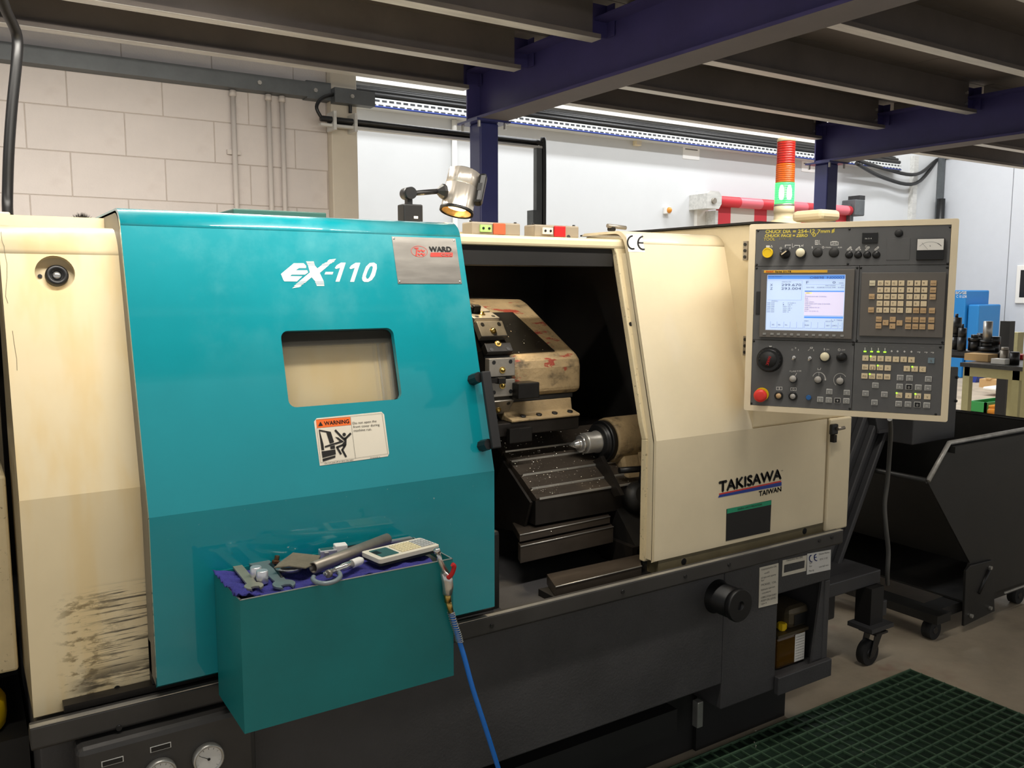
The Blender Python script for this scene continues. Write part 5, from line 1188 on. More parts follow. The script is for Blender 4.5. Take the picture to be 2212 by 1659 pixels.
# digital micrometer head box
a = onZ(*zz(880, 255), zr); c = onZ(*zz(1130, 225), zr); d = c-a; ang = math.atan2(d.y, d.x); M_ = T((a.x, min(a.y, YD-0.036), zr-0.001)) @ Matrix.Rotation(ang, 4, 'Z'); Lb = d.length
dm = thing('digital_gauge', 'silver digital gauge with a small display at the back of the tray', 'gauge', a)
MB().box(0, Lb*0.62, 0, 0.022, 0.002, 0.018, M=M_, ch=0.002).build('body', 'alu', dm); MB().box(Lb*0.55, Lb, 0.001, 0.024, 0.003, 0.025, M=M_, ch=0.002).build('head', 'plastic_white', dm); MB().box(Lb*0.05, Lb*0.5, 0.003, 0.019, 0.018, 0.0188, M=M_).build('display', 'lcd', dm); MB().box(Lb*0.15, Lb*0.3, -0.006, 0.0, 0.003, 0.015, M=M_).build('jaw', 'steel', dm)
# micrometer: horseshoe frame, sleeve, thimble
mc = thing('micrometer', 'outside micrometer with a grey horseshoe frame and white thimble', 'micrometer', at(*zz(1040, 500)))
zm = zr+0.012
fo_ = [onZ(*zz(*p), zm-0.005) for p in ((925, 495), (920, 520), (960, 545), (1040, 555), (1120, 535), (1165, 500), (1165, 465), (1130, 445), (1085, 440))]
MB().tube(spline(fo_, 5), 0.0048, 8).build('frame', 'mic_frame', mc)
a = onZ(*zz(1040, 465), zm); c = onZ(*zz(1370, 340), zm); d = c-a; L3 = d.length
MB().lathe(a, d, [(0, -0.004), (0.0045, -0.004), (0.0045, L3*0.22), (0.0062, L3*0.22), (0.0062, L3*0.42), (0.0078, L3*0.46), (0.0078, L3*0.70), (0, L3*0.70)], 20).build('sleeve', 'chrome', mc)
MB().lathe(a, d, [(0, L3*0.70), (0.0085, L3*0.70), (0.009, L3*0.72), (0.0085, L3*0.77), (0.009, L3*0.79), (0.0085, L3*0.84), (0.009, L3*0.86), (0.0085, L3*0.94), (0.006, L3), (0, L3)], 20).build('thimble', 'plastic_white', mc)
p = onZ(*zz(1050, 470), zm); MB().cyl(p, d, 0.008, 0.007, 14).build('lock_ring', 'steel_dull', mc)
# calculator, propped on the tube at its back
cal_px = [zz(1358, 262), zz(1500, 345), zz(2035, 205), zz(1905, 132)]
ca = [onZ(p[0], p[1], zr+0.019) for p in cal_px]
O = ca[0]; X_ = (ca[3]-ca[0]).normalized(); Y_ = (ca[0]-ca[1]).normalized(); Nn = X_.cross(Y_).normalized(); Y_ = Nn.cross(X_)
W_ = (ca[3]-ca[0]).length; H_ = (ca[1]-ca[0]).length
CP_ = Plane(O, X_, Y_); cal = thing('calculator', 'cream scientific calculator lying on the right of the rag', 'calculator', V((O.x+0.08, O.y-0.03, zr)))
MB().plate(rrect(0, W_, -H_, 0, 0.007), [], CP_, 0.009).build('body', 'calc', cal, bevel=0.002)
MB().plate(rrect(0.002, W_-0.002, -H_+0.002, -0.002, 0.006), [], CP_, 0.006, -0.0092).build('back_case', 'tool_grey', cal)
MB().plate(rrect(0.012, W_*0.36, -H_+0.010, -0.010, 0.003), [], CP_, 0.0006, 0.0008).build('display', 'lcd', cal)
MB().plate([(0.012, -H_*0.55), (W_*0.17, -H_*0.55), (W_*0.17, -H_*0.28), (0.012, -H_*0.28)], [], CP_, 0.0005, 0.0014).build('solar_cell', 'black', cal)
kme = None
for i in range(12):
    num = i >= 7
    for j in range(5 if num else 6):
        u_ = W_*0.41+i*W_*0.0475; n_ = 5 if num else 6; v_ = -H_+0.010+(j+0.5)*(H_-0.020)/n_
        o = MB().box(u_, u_+W_*0.036, v_-(H_-0.02)/n_*0.33, v_+(H_-0.02)/n_*0.33, 0.0003, 0.0022, M=CP_.M()); o.build('key', 'calc_num' if num else 'calc_key', cal)
b = MB(); c1, c2 = onZ(*zz(1540, 385), zr+0.003), onZ(*zz(1830, 275), zr+0.003)
tag(MB().box(0, (c2-c1).length, -0.008, 0.008, -0.002, 0.002, M=T(c1+V((0, 0.006, 0))) @ Matrix.Rotation(math.atan2((c2-c1).y, (c2-c1).x), 4, 'Z')).build('calculator_case', 'calc'), 'thin pale strip lying under the calculator', 'strip')
# ------------------------------------------------------------------ air gun hooked on the tray's right front corner, blue hose
YG = TY0-0.012
G = lambda x, y, Y=YG: onY(x, y, Y)
ag = thing('air_gun', 'chrome air blow gun with a red lever hooked over the tray corner', 'air gun', G(960, 1240))
MB().tube([G(946, 1192), G(950, 1210), G(966, 1243)], 0.0055, 10, rs=[0.0045, 0.0055, 0.0065]).build('nozzle', 'chrome', ag)
MB().lathe(G(944, 1190), (G(944, 1190)-G(946, 1196)), [(0, -0.004), (0.007, -0.004), (0.007, 0.004), (0, 0.006)], 12).build('nozzle_tip', 'chrome', ag)
gb_ = MB(); gb_.tube([G(958, 1236), G(966, 1252), G(968, 1268), G(966, 1284)], 0.011, 12, rs=[0.007, 0.012, 0.0115, 0.0095]); gb_.build('body', 'chrome', ag)
lv = MB(); lv.tube(spline([G(968, 1248, YG-0.012), G(976, 1240, YG-0.02), G(981, 1224, YG-0.024), G(977, 1219, YG-0.024)], 4), 0.0048, 8); lv.build('lever', 'red', ag)
MB().tube([G(966, 1282), G(968, 1300)], 0.0075, 6).build('hex_fitting', 'brass', ag); MB().tube([G(968, 1299), G(974, 1322)], 0.0062, 12).build('ferrule', 'brass', ag)
sp = [G(974, 1322), G(980, 1345), G(988, 1368), G(993, 1387)]; cl_ = spline(sp, 8); hel = []
for i in range(220):
    t = i/219*(len(cl_)-1); k = min(int(t), len(cl_)-2); c = cl_[k].lerp(cl_[k+1], t-k); a = i/219*math.pi*2*15; hel.append(c+RT*(0.0068*math.cos(a))+V((0, -1, 0))*(0.0068*math.sin(a)))
MB().tube(hel, 0.0011, 5).build('strain_spring', 'steel', ag)
hs = spline([G(974, 1320), G(984, 1355), G(993, 1387), G(1003, 1420, YG-0.005), G(1022, 1490, YG-0.015), G(1048, 1570, YG-0.02), G(1078, 1665, YG-0.02), G(1100, 1740, YG-0.02), V((G(1110, 1790).x, YG-0.05, 0.35)), V((G(1110, 1790).x+0.05, YG-0.1, 0.06)), V((G(1110, 1790).x+0.2, YG-0.3, 0.013)), V((1.2, 0.8, 0.013)), V((1.2, -0.5, 0.013))], 8)
o = MB().tube(hs, 0.0052, 10).build('hose', 'hose_blue', ag, label='bright blue air hose')
# ------------------------------------------------------------------ control panel, swung towards the operator
kA = lambda x, y: (1590+x/3.606, 460+y/3.606)
o_ = CAM+ray(1620.5, 484.4)*2.47
CPN = Plane(o_, (0.536, -0.844, 0), (0, 0, 1))
def rect(*px):
    q = [CPN.at(*p) for p in px]; us = sorted(p[0] for p in q); vs = sorted(p[1] for p in q)
    return ((us[0]+us[1])/2, (us[2]+us[3])/2, (vs[0]+vs[1])/2, (vs[2]+vs[3])/2)
cpn = thing('control_panel', 'cream framed machine control panel with screen, keypad and knobs', 'control panel', V((o_.x+0.15, o_.y-0.2, 1.16)))
F0 = rect(kA(110, 88), kA(1748, 42), kA(1640, 1630), kA(55, 1535)); F1 = rect(kA(160, 125), kA(1685, 95), kA(1588, 1585), kA(105, 1492))
MB().plate(rrect(F0[0], F0[1], F0[2], F0[3], 0.006), [[(F1[0], F1[2]), (F1[1], F1[2]), (F1[1], F1[3]), (F1[0], F1[3])]], CPN, 0.10).build('frame', 'panel_frame', cpn, bevel=0.003)
MB().plate([(F0[0]+0.01, F0[2]+0.01), (F0[1]-0.01, F0[2]+0.01), (F0[1]-0.01, F0[3]-0.01), (F0[0]+0.01, F0[3]-0.01)], [], CPN, 0.004, -0.096).build('back', 'panel_frame', cpn)
g_ = 0.0006
def split(x0, x1, y0, y1, name, m, off=-0.002, t=0.006):
    return MB().plate([(x0+g_, y0+g_), (x1-g_, y0+g_), (x1-g_, y1-g_), (x0+g_, y1-g_)], [], CPN, t, off).build(name, m, cpn, bevel=0.0006)
vT = (CPN.at(*kA(150, 412))[1]+CPN.at(*kA(1660, 408))[1])/2; vM = (CPN.at(*kA(130, 995))[1]+CPN.at(*kA(1610, 1018))[1])/2; uM = (CPN.at(*kA(955, 600))[0]+CPN.at(*kA(930, 1100))[0])/2
top = split(F1[0], F1[1], vT, F1[3], 'upper_plate', 'cp_face'); lcdp = split(F1[0], uM, vM, vT, 'screen_plate', 'cp_face'); mdi = split(uM, F1[1], vM, vT, 'keypad_plate', 'cp_face')
low = split(F1[0], uM-0.004, F1[2], vM, 'lower_left_plate', 'cp_face'); lowr = split(uM-0.004, F1[1], F1[2], vM, 'lower_right_plate', 'cp_face')
FO = -0.002                                                  # face of the plates
def par(p): return p
def rnd(px, r, prof, m, parent, name, n=28, off=FO):
    u, v = CPN.at(*px); return MB().lathe(CPN.w(u, v, off+0.0002), CPN.n, [(a*r, h) for a, h in prof], n).build(name, m, parent)
# screws
for (x, y, pr_) in ((172, 138, top), (883, 125, top), (1668, 110, top), (160, 402, top), (870, 397, top), (1648, 395, top), (160, 430, lcdp), (943, 427, lcdp), (138, 998, low), (912, 1005, low), (972, 427, mdi), (1645, 425, mdi), (940, 995, mdi), (1608, 1010, mdi), (912, 1025, lowr), (1592, 1047, lowr), (118, 1483, low), (885, 1525, low), (1555, 1570, lowr)):
    rnd(kA(x, y), 0.0032, [(0, 0), (1, 0), (0.8, 0.0022), (0, 0.0026)], 'black', pr_, 'screw', 10)
# upper row
BTN = [(0, 0), (1, 0), (1, 0.012), (0.93, 0.014), (0.80, 0.0145), (0.78, 0.0125), (0, 0.0125)]
o = rnd(kA(252, 315), 0.0132, [(0, 0), (1, 0), (1, 0.010), (0, 0.010)], 'black', top, 'yellow_button'); u, v = CPN.at(*kA(252, 312)); MB().lathe(CPN.w(u, v, FO+0.010), CPN.n, [(0, 0), (0.0145, 0), (0.0145, 0.010), (0.0135, 0.012), (0.0115, 0.012), (0.0112, 0.011), (0, 0.011)], 32).build('cap', 'yellow', o)
o = rnd(kA(382, 318), 0.0145, [(0, 0), (1, 0), (0.95, 0.012), (0, 0.013)], 'black', top, 'selector'); u, v = CPN.at(*kA(384, 308))
MB().box(-0.0125, 0.0125, -0.0038, 0.0038, 0.012, 0.020, M=CPN.M(u, v, FO) @ Rz(38), ch=0.001).build('lever', 'black', o); MB().box(-0.0105, 0.006, -0.0016, 0.0016, 0.020, 0.0208, M=CPN.M(u, v, FO) @ Rz(38)).build('pointer', 'key_cream', o)
def lampbtn(x, y, m, parent, r=0.0132, name='push_button'):
    o = rnd(kA(x, y+8), r*1.08, [(0, 0), (1, 0), (0.97, 0.013), (0, 0.013)], 'black', parent, name); u, v = CPN.at(*kA(x, y)); MB().lathe(CPN.w(u, v, FO+0.013), CPN.n, [(0, 0), (r*0.92, 0), (r*0.92, 0.004), (r*0.84, 0.006), (0, 0.0065)], 28).build('cap', m, o); return o
lampbtn(505, 310, 'key_pale', top)
for x in (635, 762): rnd(kA(x, 308), 0.0135, [(0, 0), (1, 0), (1, 0.001), (0.75, 0.004), (0, 0.0055)], 'cp_dark', top, 'blanking_plug')
for x in (880, 950, 1021, 1092): rnd(kA(x, 326), 0.0102, [(0, 0), (1, 0), (0.95, 0.003), (0.6, 0.006), (0, 0.007)], 'black', top, 'blanking_plug')
rnd(kA(1268, 158), 0.0105, [(0, 0), (1, 0), (0.95, 0.003), (0.6, 0.006), (0, 0.007)], 'black_soft', top, 'blanking_plug')
r_ = rect(kA(985, 150), kA(1107, 155), kA(1100, 240), kA(980, 232)); hm = MB().plate([(r_[0], r_[2]), (r_[1], r_[2]), (r_[1], r_[3]), (r_[0], r_[3])], [], CPN, 0.006, FO+0.006).build('hour_counter', 'black', top, bevel=0.001)
b = MB(); u, v = CPN.at(*kA(1004, 205)); text(b, '56 5 4', CPN, u, v, 0.0035, width=0.017, off=FO+0.0068); b.build('digits', 'print_white', hm)
r_ = rect(kA(1180, 195), kA(1360, 200), kA(1350, 368), kA(1165, 365)); MB().plate([(r_[0], r_[2]), (r_[1], r_[2]), (r_[1], r_[3]), (r_[0], r_[3])], [], CPN, 0.001, FO+0.0012).build('blank_cover', 'cp_face', top, bevel=0.0005)
r_ = rect(kA(1410, 200), kA(1625, 198), kA(1618, 372), kA(1400, 365)); ml = MB().box(r_[0], r_[1], r_[2], r_[3], FO+0.0003, 0.012, M=CPN.M(), ch=0.002).build('load_meter', 'black', top)
q = rect(kA(1412, 202), kA(1622, 200), kA(1617, 292), kA(1405, 288)); MB().plate([(q[0]+0.001, q[2]), (q[1]-0.001, q[2]), (q[1]-0.001, q[3]-0.001), (q[0]+0.001, q[3]-0.001)], [], CPN, 0.001, 0.0135).build('meter_dial', 'white', ml)
b = MB(); uc, vc = (q[0]+q[1])/2, q[2]-0.01; rr = (q[1]-q[0])*0.52
for s0, s1, w_ in ((140, 60, 0.0005), (60, 40, 0.0012)):
    pts = [(uc+rr*math.cos(math.radians(a)), vc+rr*0.93*math.sin(math.radians(a))) for a in range(s0, s1-1, -4)]
    for p4 in stroke2(pts, w_): b.poly(p4, CPN, 0.0141)
for p4 in stroke2([(uc-0.006, q[2]+0.002), (q[0]+0.012, q[2]+0.019)], 0.0005): b.poly(p4, CPN, 0.0142)
text(b, '%', CPN, uc-0.002, (q[2]+q[3])/2-0.006, 0.0035, off=0.0141); b.build('scale', 'ink', ml)
# handwriting in yellow marker, printed symbols in white
b = MB()
def kt(b, s, x0, y0, x1, y1, h, **k): ptext(b, s, CPN, kA(x0, y0), kA(x1, y1), h, off=FO+0.0006, **k)
kt(b, 'CHUCK', 228, 157, 352, 157, 7.5, bold=0.05, shear=0.12); kt(b, 'DIA', 366, 157, 425, 155, 7.5, bold=0.05); kt(b, '= 254-12', 442, 157, 612, 154, 8, bold=0.05, shear=0.05); kt(b, '7mm', 635, 155, 730, 152, 7.5, bold=0.05); kt(b, '0', 745, 152, 765, 152, 7, bold=0.05); kt(b, '/', 742, 155, 772, 152, 9, bold=0.03)
kt(b, 'CHUCK FACE = ZERO', 222, 187, 555, 186, 6, bold=0.06, shear=0.15); kt(b, "'0'", 582, 185, 632, 183, 7.5, bold=0.05, shear=0.15); kt(b, 'TOOL', 212, 216, 302, 214, 6.5, bold=0.02, shear=0.1); b.build('marker_writing', 'yellow_ink', top)
b = MB(); kt(b, 'EYE', 335, 208, 385, 208, 4); kt(b, 'NO', 412, 206, 445, 206, 4); b.build('faded_writing', mat('faded_ink', S(140, 132, 78), 0.6), top)
b = MB()
def kpoly(pts): b.ppoly([kA(*p) for p in pts], CPN, FO+0.0006)
def kst(pts, w_=3):
    for q in stroke2(pts, w_): b.ppoly([kA(*p) for p in q], CPN, FO+0.0006)
def kring(x, y, r, w_=4): kst(arc_px(x, y, r, r, 0, 360, 14), w_)
def kbox(x0, y0, x1, y1, w_=3): kst([(x0, y0), (x1, y0), (x1, y1), (x0, y1), (x0, y0)], w_)
kpoly([(233, 253), (262, 253), (262, 268), (233, 268)]); kst([(268, 266), (276, 252), (284, 266), (268, 266)]); kring(348, 275, 7, 5); kst([(383, 266), (383, 250), (425, 250)], 5); kst([(455, 252), (495, 252), (495, 268)], 5); kst([(438, 238), (438, 268), (455, 260)]); kst([(505, 265), (510, 250), (520, 262), (522, 245)]); kst([(420, 268), (420, 280)], 5)
kbox(617, 214, 638, 246, 4); kst([(628, 220), (624, 232), (630, 232), (626, 242)], 4); kst([(648, 212), (648, 244), (660, 244)], 3); kst([(593, 262), (593, 275)], 6); kring(678, 268, 7, 5); kt(b, 'MAIN', 697, 273, 738, 274, 3); kt(b, 'SUB', 792, 273, 824, 273, 3); kbox(737, 226, 795, 250, 4); kst([(748, 222), (785, 222)], 4); kt(b, '(M)', 746, 246, 786, 246, 4)
for i, x in enumerate((882, 950, 1024, 1096)):
    kst([(x-16, 285), (x+8, 265)], 6); kst([(x-8, 290), (x+16, 270)], 4); kring(x-14, 288, 5, 3); kring(x+10, 266, 5, 3)
    if i < 2: kst([(x+12, 274), (x+22, 288), (x+10, 288)], 4)
    if i == 2: kring(x-10, 262, 7, 4)
b.build('printed_symbols', 'print_white', top, kind='stuff'); b = MB()
kt(b, 'ON', 698, 1070, 724, 1070, 3.2); kst([(687, 1055), (687, 1070)], 6); kring(803, 1066, 8, 5); kt(b, 'OFF', 820, 1073, 850, 1073, 3.2); kring(437, 1066, 6, 3); kst([(485, 1062), (485, 1072)], 4); kst([(604, 1065), (604, 1075)], 4); kst([(560, 1072), (572, 1064)], 3); kst([(458, 1047), (468, 1052), (460, 1058)], 3); kst([(576, 1058), (578, 1047), (596, 1046), (594, 1056), (582, 1056)], 4)
kst(arc_px(262, 1140, 78, 96, 235, 258, 5), 4); kst(arc_px(268, 1140, 78, 96, 282, 305, 5), 4); kpoly([(255, 1036), (280, 1036), (276, 1044), (260, 1044)])
kst(arc_px(643, 1296, 50, 55, 205, 265, 8), 3); kst([(645, 1242), (645, 1268)], 3)
for i in range(8):
    a0, a1 = 265+i*12.5, 265+(i+1)*12.5; kst(arc_px(643, 1296, 52, 55, a0, a1, 1), 3+i*1.1)
kst(arc_px(810, 1302, 50, 52, 130, 330, 16), 3); kst([(813, 1270), (813, 1290)], 3); kst(arc_px(450, 1290, 42, 55, 245, 290, 5), 3); kst([(472, 1248), (460, 1268)], 3); kt(b, 'X1 X10 X100', 415, 1238, 508, 1236, 3)
kbox(314, 1356, 358, 1378, 3); kst([(336, 1360), (336, 1374)], 5); kbox(425, 1362, 468, 1384, 3); kring(447, 1373, 7, 3); kst([(636, 1210), (636, 1222), (655, 1222), (660, 1208)], 4)
b.build('printed_symbols', 'print_white', low, kind='stuff'); b = MB()
for i, x in enumerate((1004, 1055, 1108, 1160, 1212, 1258, 1312, 1366, 1424, 1480, 1530)):
    yb_ = 1060+i*1.4; 
    if i < 4: kst([(x, yb_-10), (x, yb_+8)], 6)
    elif i < 8: kpoly([(x-9, yb_+12), (x, yb_+2), (x+9, yb_+12), (x, yb_+20)])
    else: kst([(x-12, yb_+12), (x+10, yb_+12), (x+4, yb_+20)], 4)
b.build('printed_symbols', 'print_white', lowr, kind='stuff')
b = MB()
for i, (s, x) in enumerate((('POWER', 1008), ('CONTROL', 1058), ('HYD', 1110), ('LUBE', 1160), ('CHIP', 1215), ('ZERO', 1312), ('TOOL', 1450), ('ALARM', 1532))): kt(b, s, x-17, 1040+i*2, x+17, 1041+i*2, 2.2)
for (s, x, y) in (('COOLANT', 460, 1022), ('SINGLE', 586, 1024), ('EDIT', 1008, 1106), ('MEM', 1062, 1106), ('MDI', 1120, 1108), ('HND', 1180, 1109), ('JOG', 1240, 1110), ('RPD', 1300, 1111), ('ZRN', 1365, 1112), ('FEED', 1350, 1190), ('RAPID', 1095, 1243), ('JOG AXIS', 1090, 1312), ('SPINDLE', 1310, 1250), ('CHUCK', 1310, 1320), ('TAIL', 1290, 1386), ('OIL', 1420, 1388), ('DOOR', 1500, 1390), ('LOCK', 1525, 1120)): kt(b, s, x-16, y, x+16, y+0.5, 2.0)
b.build('printed_text', 'print_dim', lowr)
# LCD unit
r_ = rect(kA(205, 440), kA(930, 442), kA(898, 985), kA(180, 962)); s0 = rect(kA(250, 485), kA(850, 487), kA(828, 918), kA(236, 902))
bez = MB(); BO = 0.010
bez.plate([(r_[0], r_[2]), (r_[1], r_[2]), (r_[1], r_[3]), (r_[0], r_[3])], [[(s0[0]-.002, s0[2]-.002), (s0[1]+.002, s0[2]-.002), (s0[1]+.002, s0[3]+.002), (s0[0]-.002, s0[3]+.002)]], CPN, 0.011, BO); bo = bez.build('screen_bezel', 'cp_bezel', lcdp, bevel=0.0012)
c_ = rect(kA(160, 610), kA(195, 612), kA(185, 790), kA(150, 788)); MB().plate([(c_[0], c_[2]), (c_[1], c_[2]), (c_[1], c_[3]), (c_[0], c_[3])], [], CPN, 0.003, FO+0.003).build('card_slot', 'cp_dark', lcdp, bevel=0.001)
kS = lambda x, y: (1640+x/10.37, 570+y/10.37)
SO = 0.003
scr = MB().plate([(s0[0]-.0025, s0[2]-.0025), (s0[1]+.0025, s0[2]-.0025), (s0[1]+.0025, s0[3]+.0025), (s0[0]-.0025, s0[3]+.0025)], [], CPN, 0.002, SO).build('screen', 'scr_bg', lcdp, label='lit screen with axis positions and program lines')
def SR(x0, y0, x1, y1):     # fractions of the screen
    return [(s0[0]+(s0[1]-s0[0])*x0, s0[3]-(s0[3]-s0[2])*y1), (s0[0]+(s0[1]-s0[0])*x1, s0[3]-(s0[3]-s0[2])*y1), (s0[0]+(s0[1]-s0[0])*x1, s0[3]-(s0[3]-s0[2])*y0), (s0[0]+(s0[1]-s0[0])*x0, s0[3]-(s0[3]-s0[2])*y0)]
b = MB(); b.poly(SR(0.495, 0.30, 1.0, 0.73), CPN, SO+0.0003); b.build('screen_field', 'scr_pink', scr)
b = MB(); b.poly(SR(0, 0, 1, 0.068), CPN, SO+0.0003); b.poly(SR(0.495, 0.28, 1, 0.302), CPN, SO+0.0006); b.poly(SR(0.50, 0.752, 1, 0.782), CPN, SO+0.0003); b.build('screen_bars', 'scr_blue', scr)
b = MB(); b.poly(SR(0.505, 0.31, 0.59, 0.335), CPN, SO+0.0006); b.build('screen_cursor', 'scr_yellow', scr)
b = MB()
for (x0, y0, x1, y1) in ((0.455, 0.095, 0.458, 0.455), (0.01, 0.452, 0.455, 0.456), (0.5, 0.165, 1.0, 0.168), (0.0, 0.092, 0.458, 0.095), (0.5, 0.095, 1.0, 0.097), (0.5, 0.735, 1.0, 0.742)): b.poly(SR(x0, y0, x1, y1), CPN, SO+0.0009)
sk = [0.055, 0.145, 0.235, 0.32, 0.405, 0.49, 0.51, 0.595, 0.68, 0.77, 0.855, 0.94, 0.995]
for x in sk: b.poly(SR(x-0.002, 0.855, x+0.002, 0.97), CPN, SO+0.0009)
for x0, x1 in zip(sk, sk[1:]): b.poly(SR(x0+0.008, 0.966, x1-0.002, 0.972), CPN, SO+0.0009)
b.build('screen_lines', 'scr_line', scr, kind='stuff')
b = MB()
def st(s, x, y, h, w_): u = s0[0]+(s0[1]-s0[0])*x; v = s0[3]-(s0[3]-s0[2])*y; text(b, s, CPN, u, v, (s0[3]-s0[2])*h, width=(s0[1]-s0[0])*w_, off=SO+0.0011)
st('ACTUAL POSITION', 0.01, 0.03, 0.018, 0.17); st('O8898', 0.555, 0.062, 0.042, 0.18); st('N00003', 0.775, 0.062, 0.042, 0.22); st('(ABSOLUTE)', 0.19, 0.125, 0.016, 0.12); st('X', 0.035, 0.195, 0.045, 0.034); st('299.670', 0.185, 0.195, 0.045, 0.26); st('Z', 0.035, 0.262, 0.045, 0.034); st('293.004', 0.185, 0.262, 0.045, 0.26)
st('F', 0.51, 0.15, 0.045, 0.032); st('0', 0.85, 0.15, 0.042, 0.035); st('MM/MIN', 0.93, 0.15, 0.018, 0.055); st('PART COUNT', 0.76, 0.195, 0.018, 0.13); st('6276', 0.96, 0.195, 0.018, 0.035); st('RUN TIME', 0.515, 0.23, 0.02, 0.10); st('32H28M28S', 0.65, 0.23, 0.02, 0.10); st('CYCLE TIME', 0.76, 0.23, 0.02, 0.13); st('0H 0M26S', 0.92, 0.23, 0.02, 0.075); st('PROGRAM', 0.50, 0.299, 0.017, 0.09); st('O8898 ;', 0.507, 0.33, 0.017, 0.06)
for i, s in enumerate((';', '(M30X2 D.R B.R CHANG) ;', 'N3 ;', 'M41 ;', 'G28 U0W0 ;', 'G50 S400 G97 G96 S120 M03 ;', 'T0202 ;', 'G00 Z53.0 X1.0 ;', 'M08 ;', 'G71 U1.0 R1.0 ;')): st(s, 0.503, 0.362+i*0.0335, 0.019, 0.0125*len(s))
st('(MODAL)', 0.06, 0.482, 0.017, 0.085)
for i, (a, c, d) in enumerate((('G00 G25', 'F', 'M TUNED H'), ('G97 G22', '1', '120 M'), ('G69 G80', '1874', '0 D'), ('G99 G67', '2274', '150 T'), ('G21 G54', '2000', '200'), ('G40 G64', '2047', '0'))): st(a, 0.0, 0.517+i*0.033, 0.018, 0.10); st(c, 0.215, 0.517+i*0.033, 0.018, 0.012*len(c)); st(d, 0.28, 0.517+i*0.033, 0.018, 0.0115*len(d))
st('S   0  T0000', 0.85, 0.822, 0.02, 0.14); st('MEM ', 0.505, 0.845, 0.02, 0.05); st('02:27:39', 0.78, 0.845, 0.02, 0.10)
for s, x in (('ABS', 0.075), ('REL', 0.16), ('ALL', 0.25), ('PRGRM', 0.512), ('NEXT', 0.79), ('(OPRT)', 0.862), ('+', 0.962)): st(s, x, 0.925, 0.024, 0.011*len(s))
b.build('screen_text', 'scr_ink', scr, kind='stuff')
r2 = rect(kA(222, 446), kA(714, 446), kA(714, 466), kA(222, 466)); sb = MB().plate([(r2[0], r2[2]), (r2[1], r2[2]), (r2[1], r2[3]), (r2[0], r2[3])], [], CPN, 0.0006, BO+0.0008).build('series_strip', 'yellow_print', bo)
b = MB(); h_ = (r2[3]-r2[2])*0.62; text(b, 'FANUC', CPN, r2[0]+0.006, r2[2]+h_*0.3, h_, width=0.0205, off=BO+0.0014, bold=0.06); b.build('lettering', 'red', sb)
b = MB(); text(b, 'Series 21i-TB', CPN, r2[0]+0.031, r2[2]+h_*0.3, h_, width=0.043, off=BO+0.0014, bold=0.05); b.build('lettering', 'ink', sb)
for i, x in enumerate((225, 284, 334, 386, 436, 488, 553, 606, 658, 712, 765, 828)):
    u, v = CPN.at(*kA(x, 940+i*1.4)); MB().box(u-0.0044, u+0.0044, v-0.0028, v+0.0028, BO, BO+0.002, M=CPN.M(), ch=0.0005).build('soft_key', 'key_grey', bo)
# MDI keypad
r_ = rect(kA(985, 462), kA(1640, 465), kA(1605, 972), kA(955, 955)); kp = MB().plate([(r_[0], r_[2]), (r_[1], r_[2]), (r_[1], r_[3]), (r_[0], r_[3])], [], CPN, 0.009, 0.007).build('keypad', 'cp_bezel', mdi, bevel=0.0012)
kM = lambda x, y: (1820+x/9.217, 560+y/9.217)
cu_ = [CPN.at(*kM(x, 478))[0] for x in (597, 760, 898, 1037, 1175, 1348, 1493, 1635, 1808)]
rv_ = [CPN.at(*kM(x, y))[1] for x, y in ((760, 477), (752, 611), (743, 743), (735, 878), (728, 1010), (720, 1192), (711, 1325))]
KM = {}
def keymesh(w_, h_, d, m):
    k = (w_, h_, d, m)
    if k not in KM:
        o = MB().box(-w_/2, w_/2, -h_/2, h_/2, 0, d, ch=0.0007).build('x', m); KM[k] = o.data; bpy.data.objects.remove(o)
    return KM[k]
kw = abs(cu_[2]-cu_[1])*0.84; kh = abs(rv_[1]-rv_[0])*0.78
lab = MB(); KO = 0.0073
def key(u, v, s, m='key_cream', sz=0.42):
    link('key', keymesh(kw, kh, 0.004, m), kp, CPN.M(u, v, KO))
    if s: text(lab, s, CPN, u-(kw*0.28 if len(s) == 1 else kw*0.38), v-kh*0.2, kh*(sz if len(s) == 1 else 0.26), width=None if len(s) == 1 else kw*0.76, off=KO+0.0047)
rows = ['ONGP789', 'XZCY456', 'UWHV123', 'MST;-0.', 'EKNF/']
for r in range(5):
    for i, c in enumerate((1, 2, 3, 4, 5, 6, 7)):
        s = rows[r][i] if i < len(rows[r]) else ('EOB' if i == 5 else 'CAN')
        key(cu_[c], rv_[r], s, 'key_cream' if len(s) == 1 else 'key_tan')
key(cu_[0], rv_[0], 'RESET', 'key_pale'); key(cu_[0]-0.0, rv_[2], 'HELP', 'key_tan'); key(cu_[0], rv_[4], 'SHIFT', 'key_tan')
for r, s in ((0, 'ALTER'), (1, 'INSERT'), (2, 'DELETE'), (4, 'INPUT'), (5, 'GRAPH'), (6, None)): key(cu_[8], rv_[r], s, 'key_tan')
key(cu_[1], rv_[5], 'PAGE', 'key_tan'); key(cu_[1], rv_[6], 'PAGE', 'key_tan'); key(cu_[3], rv_[5], '^', 'key_tan'); key(cu_[3], rv_[6], 'v', 'key_tan'); vm = (rv_[5]+rv_[6])/2; key(cu_[2], vm, '<', 'key_tan'); key(cu_[4], vm, '>', 'key_tan')
for c, (a, d) in zip((5, 6, 7), (('POS', 'SYSTEM'), ('PROG', 'MESSAGE'), ('OFFSET', 'CUSTOM'))): key(cu_[c], rv_[5], a, 'key_tan'); key(cu_[c], rv_[6], d, 'key_tan')
lab.build('key_legends', mat('legend', S(110, 92, 66), 0.6), kp)
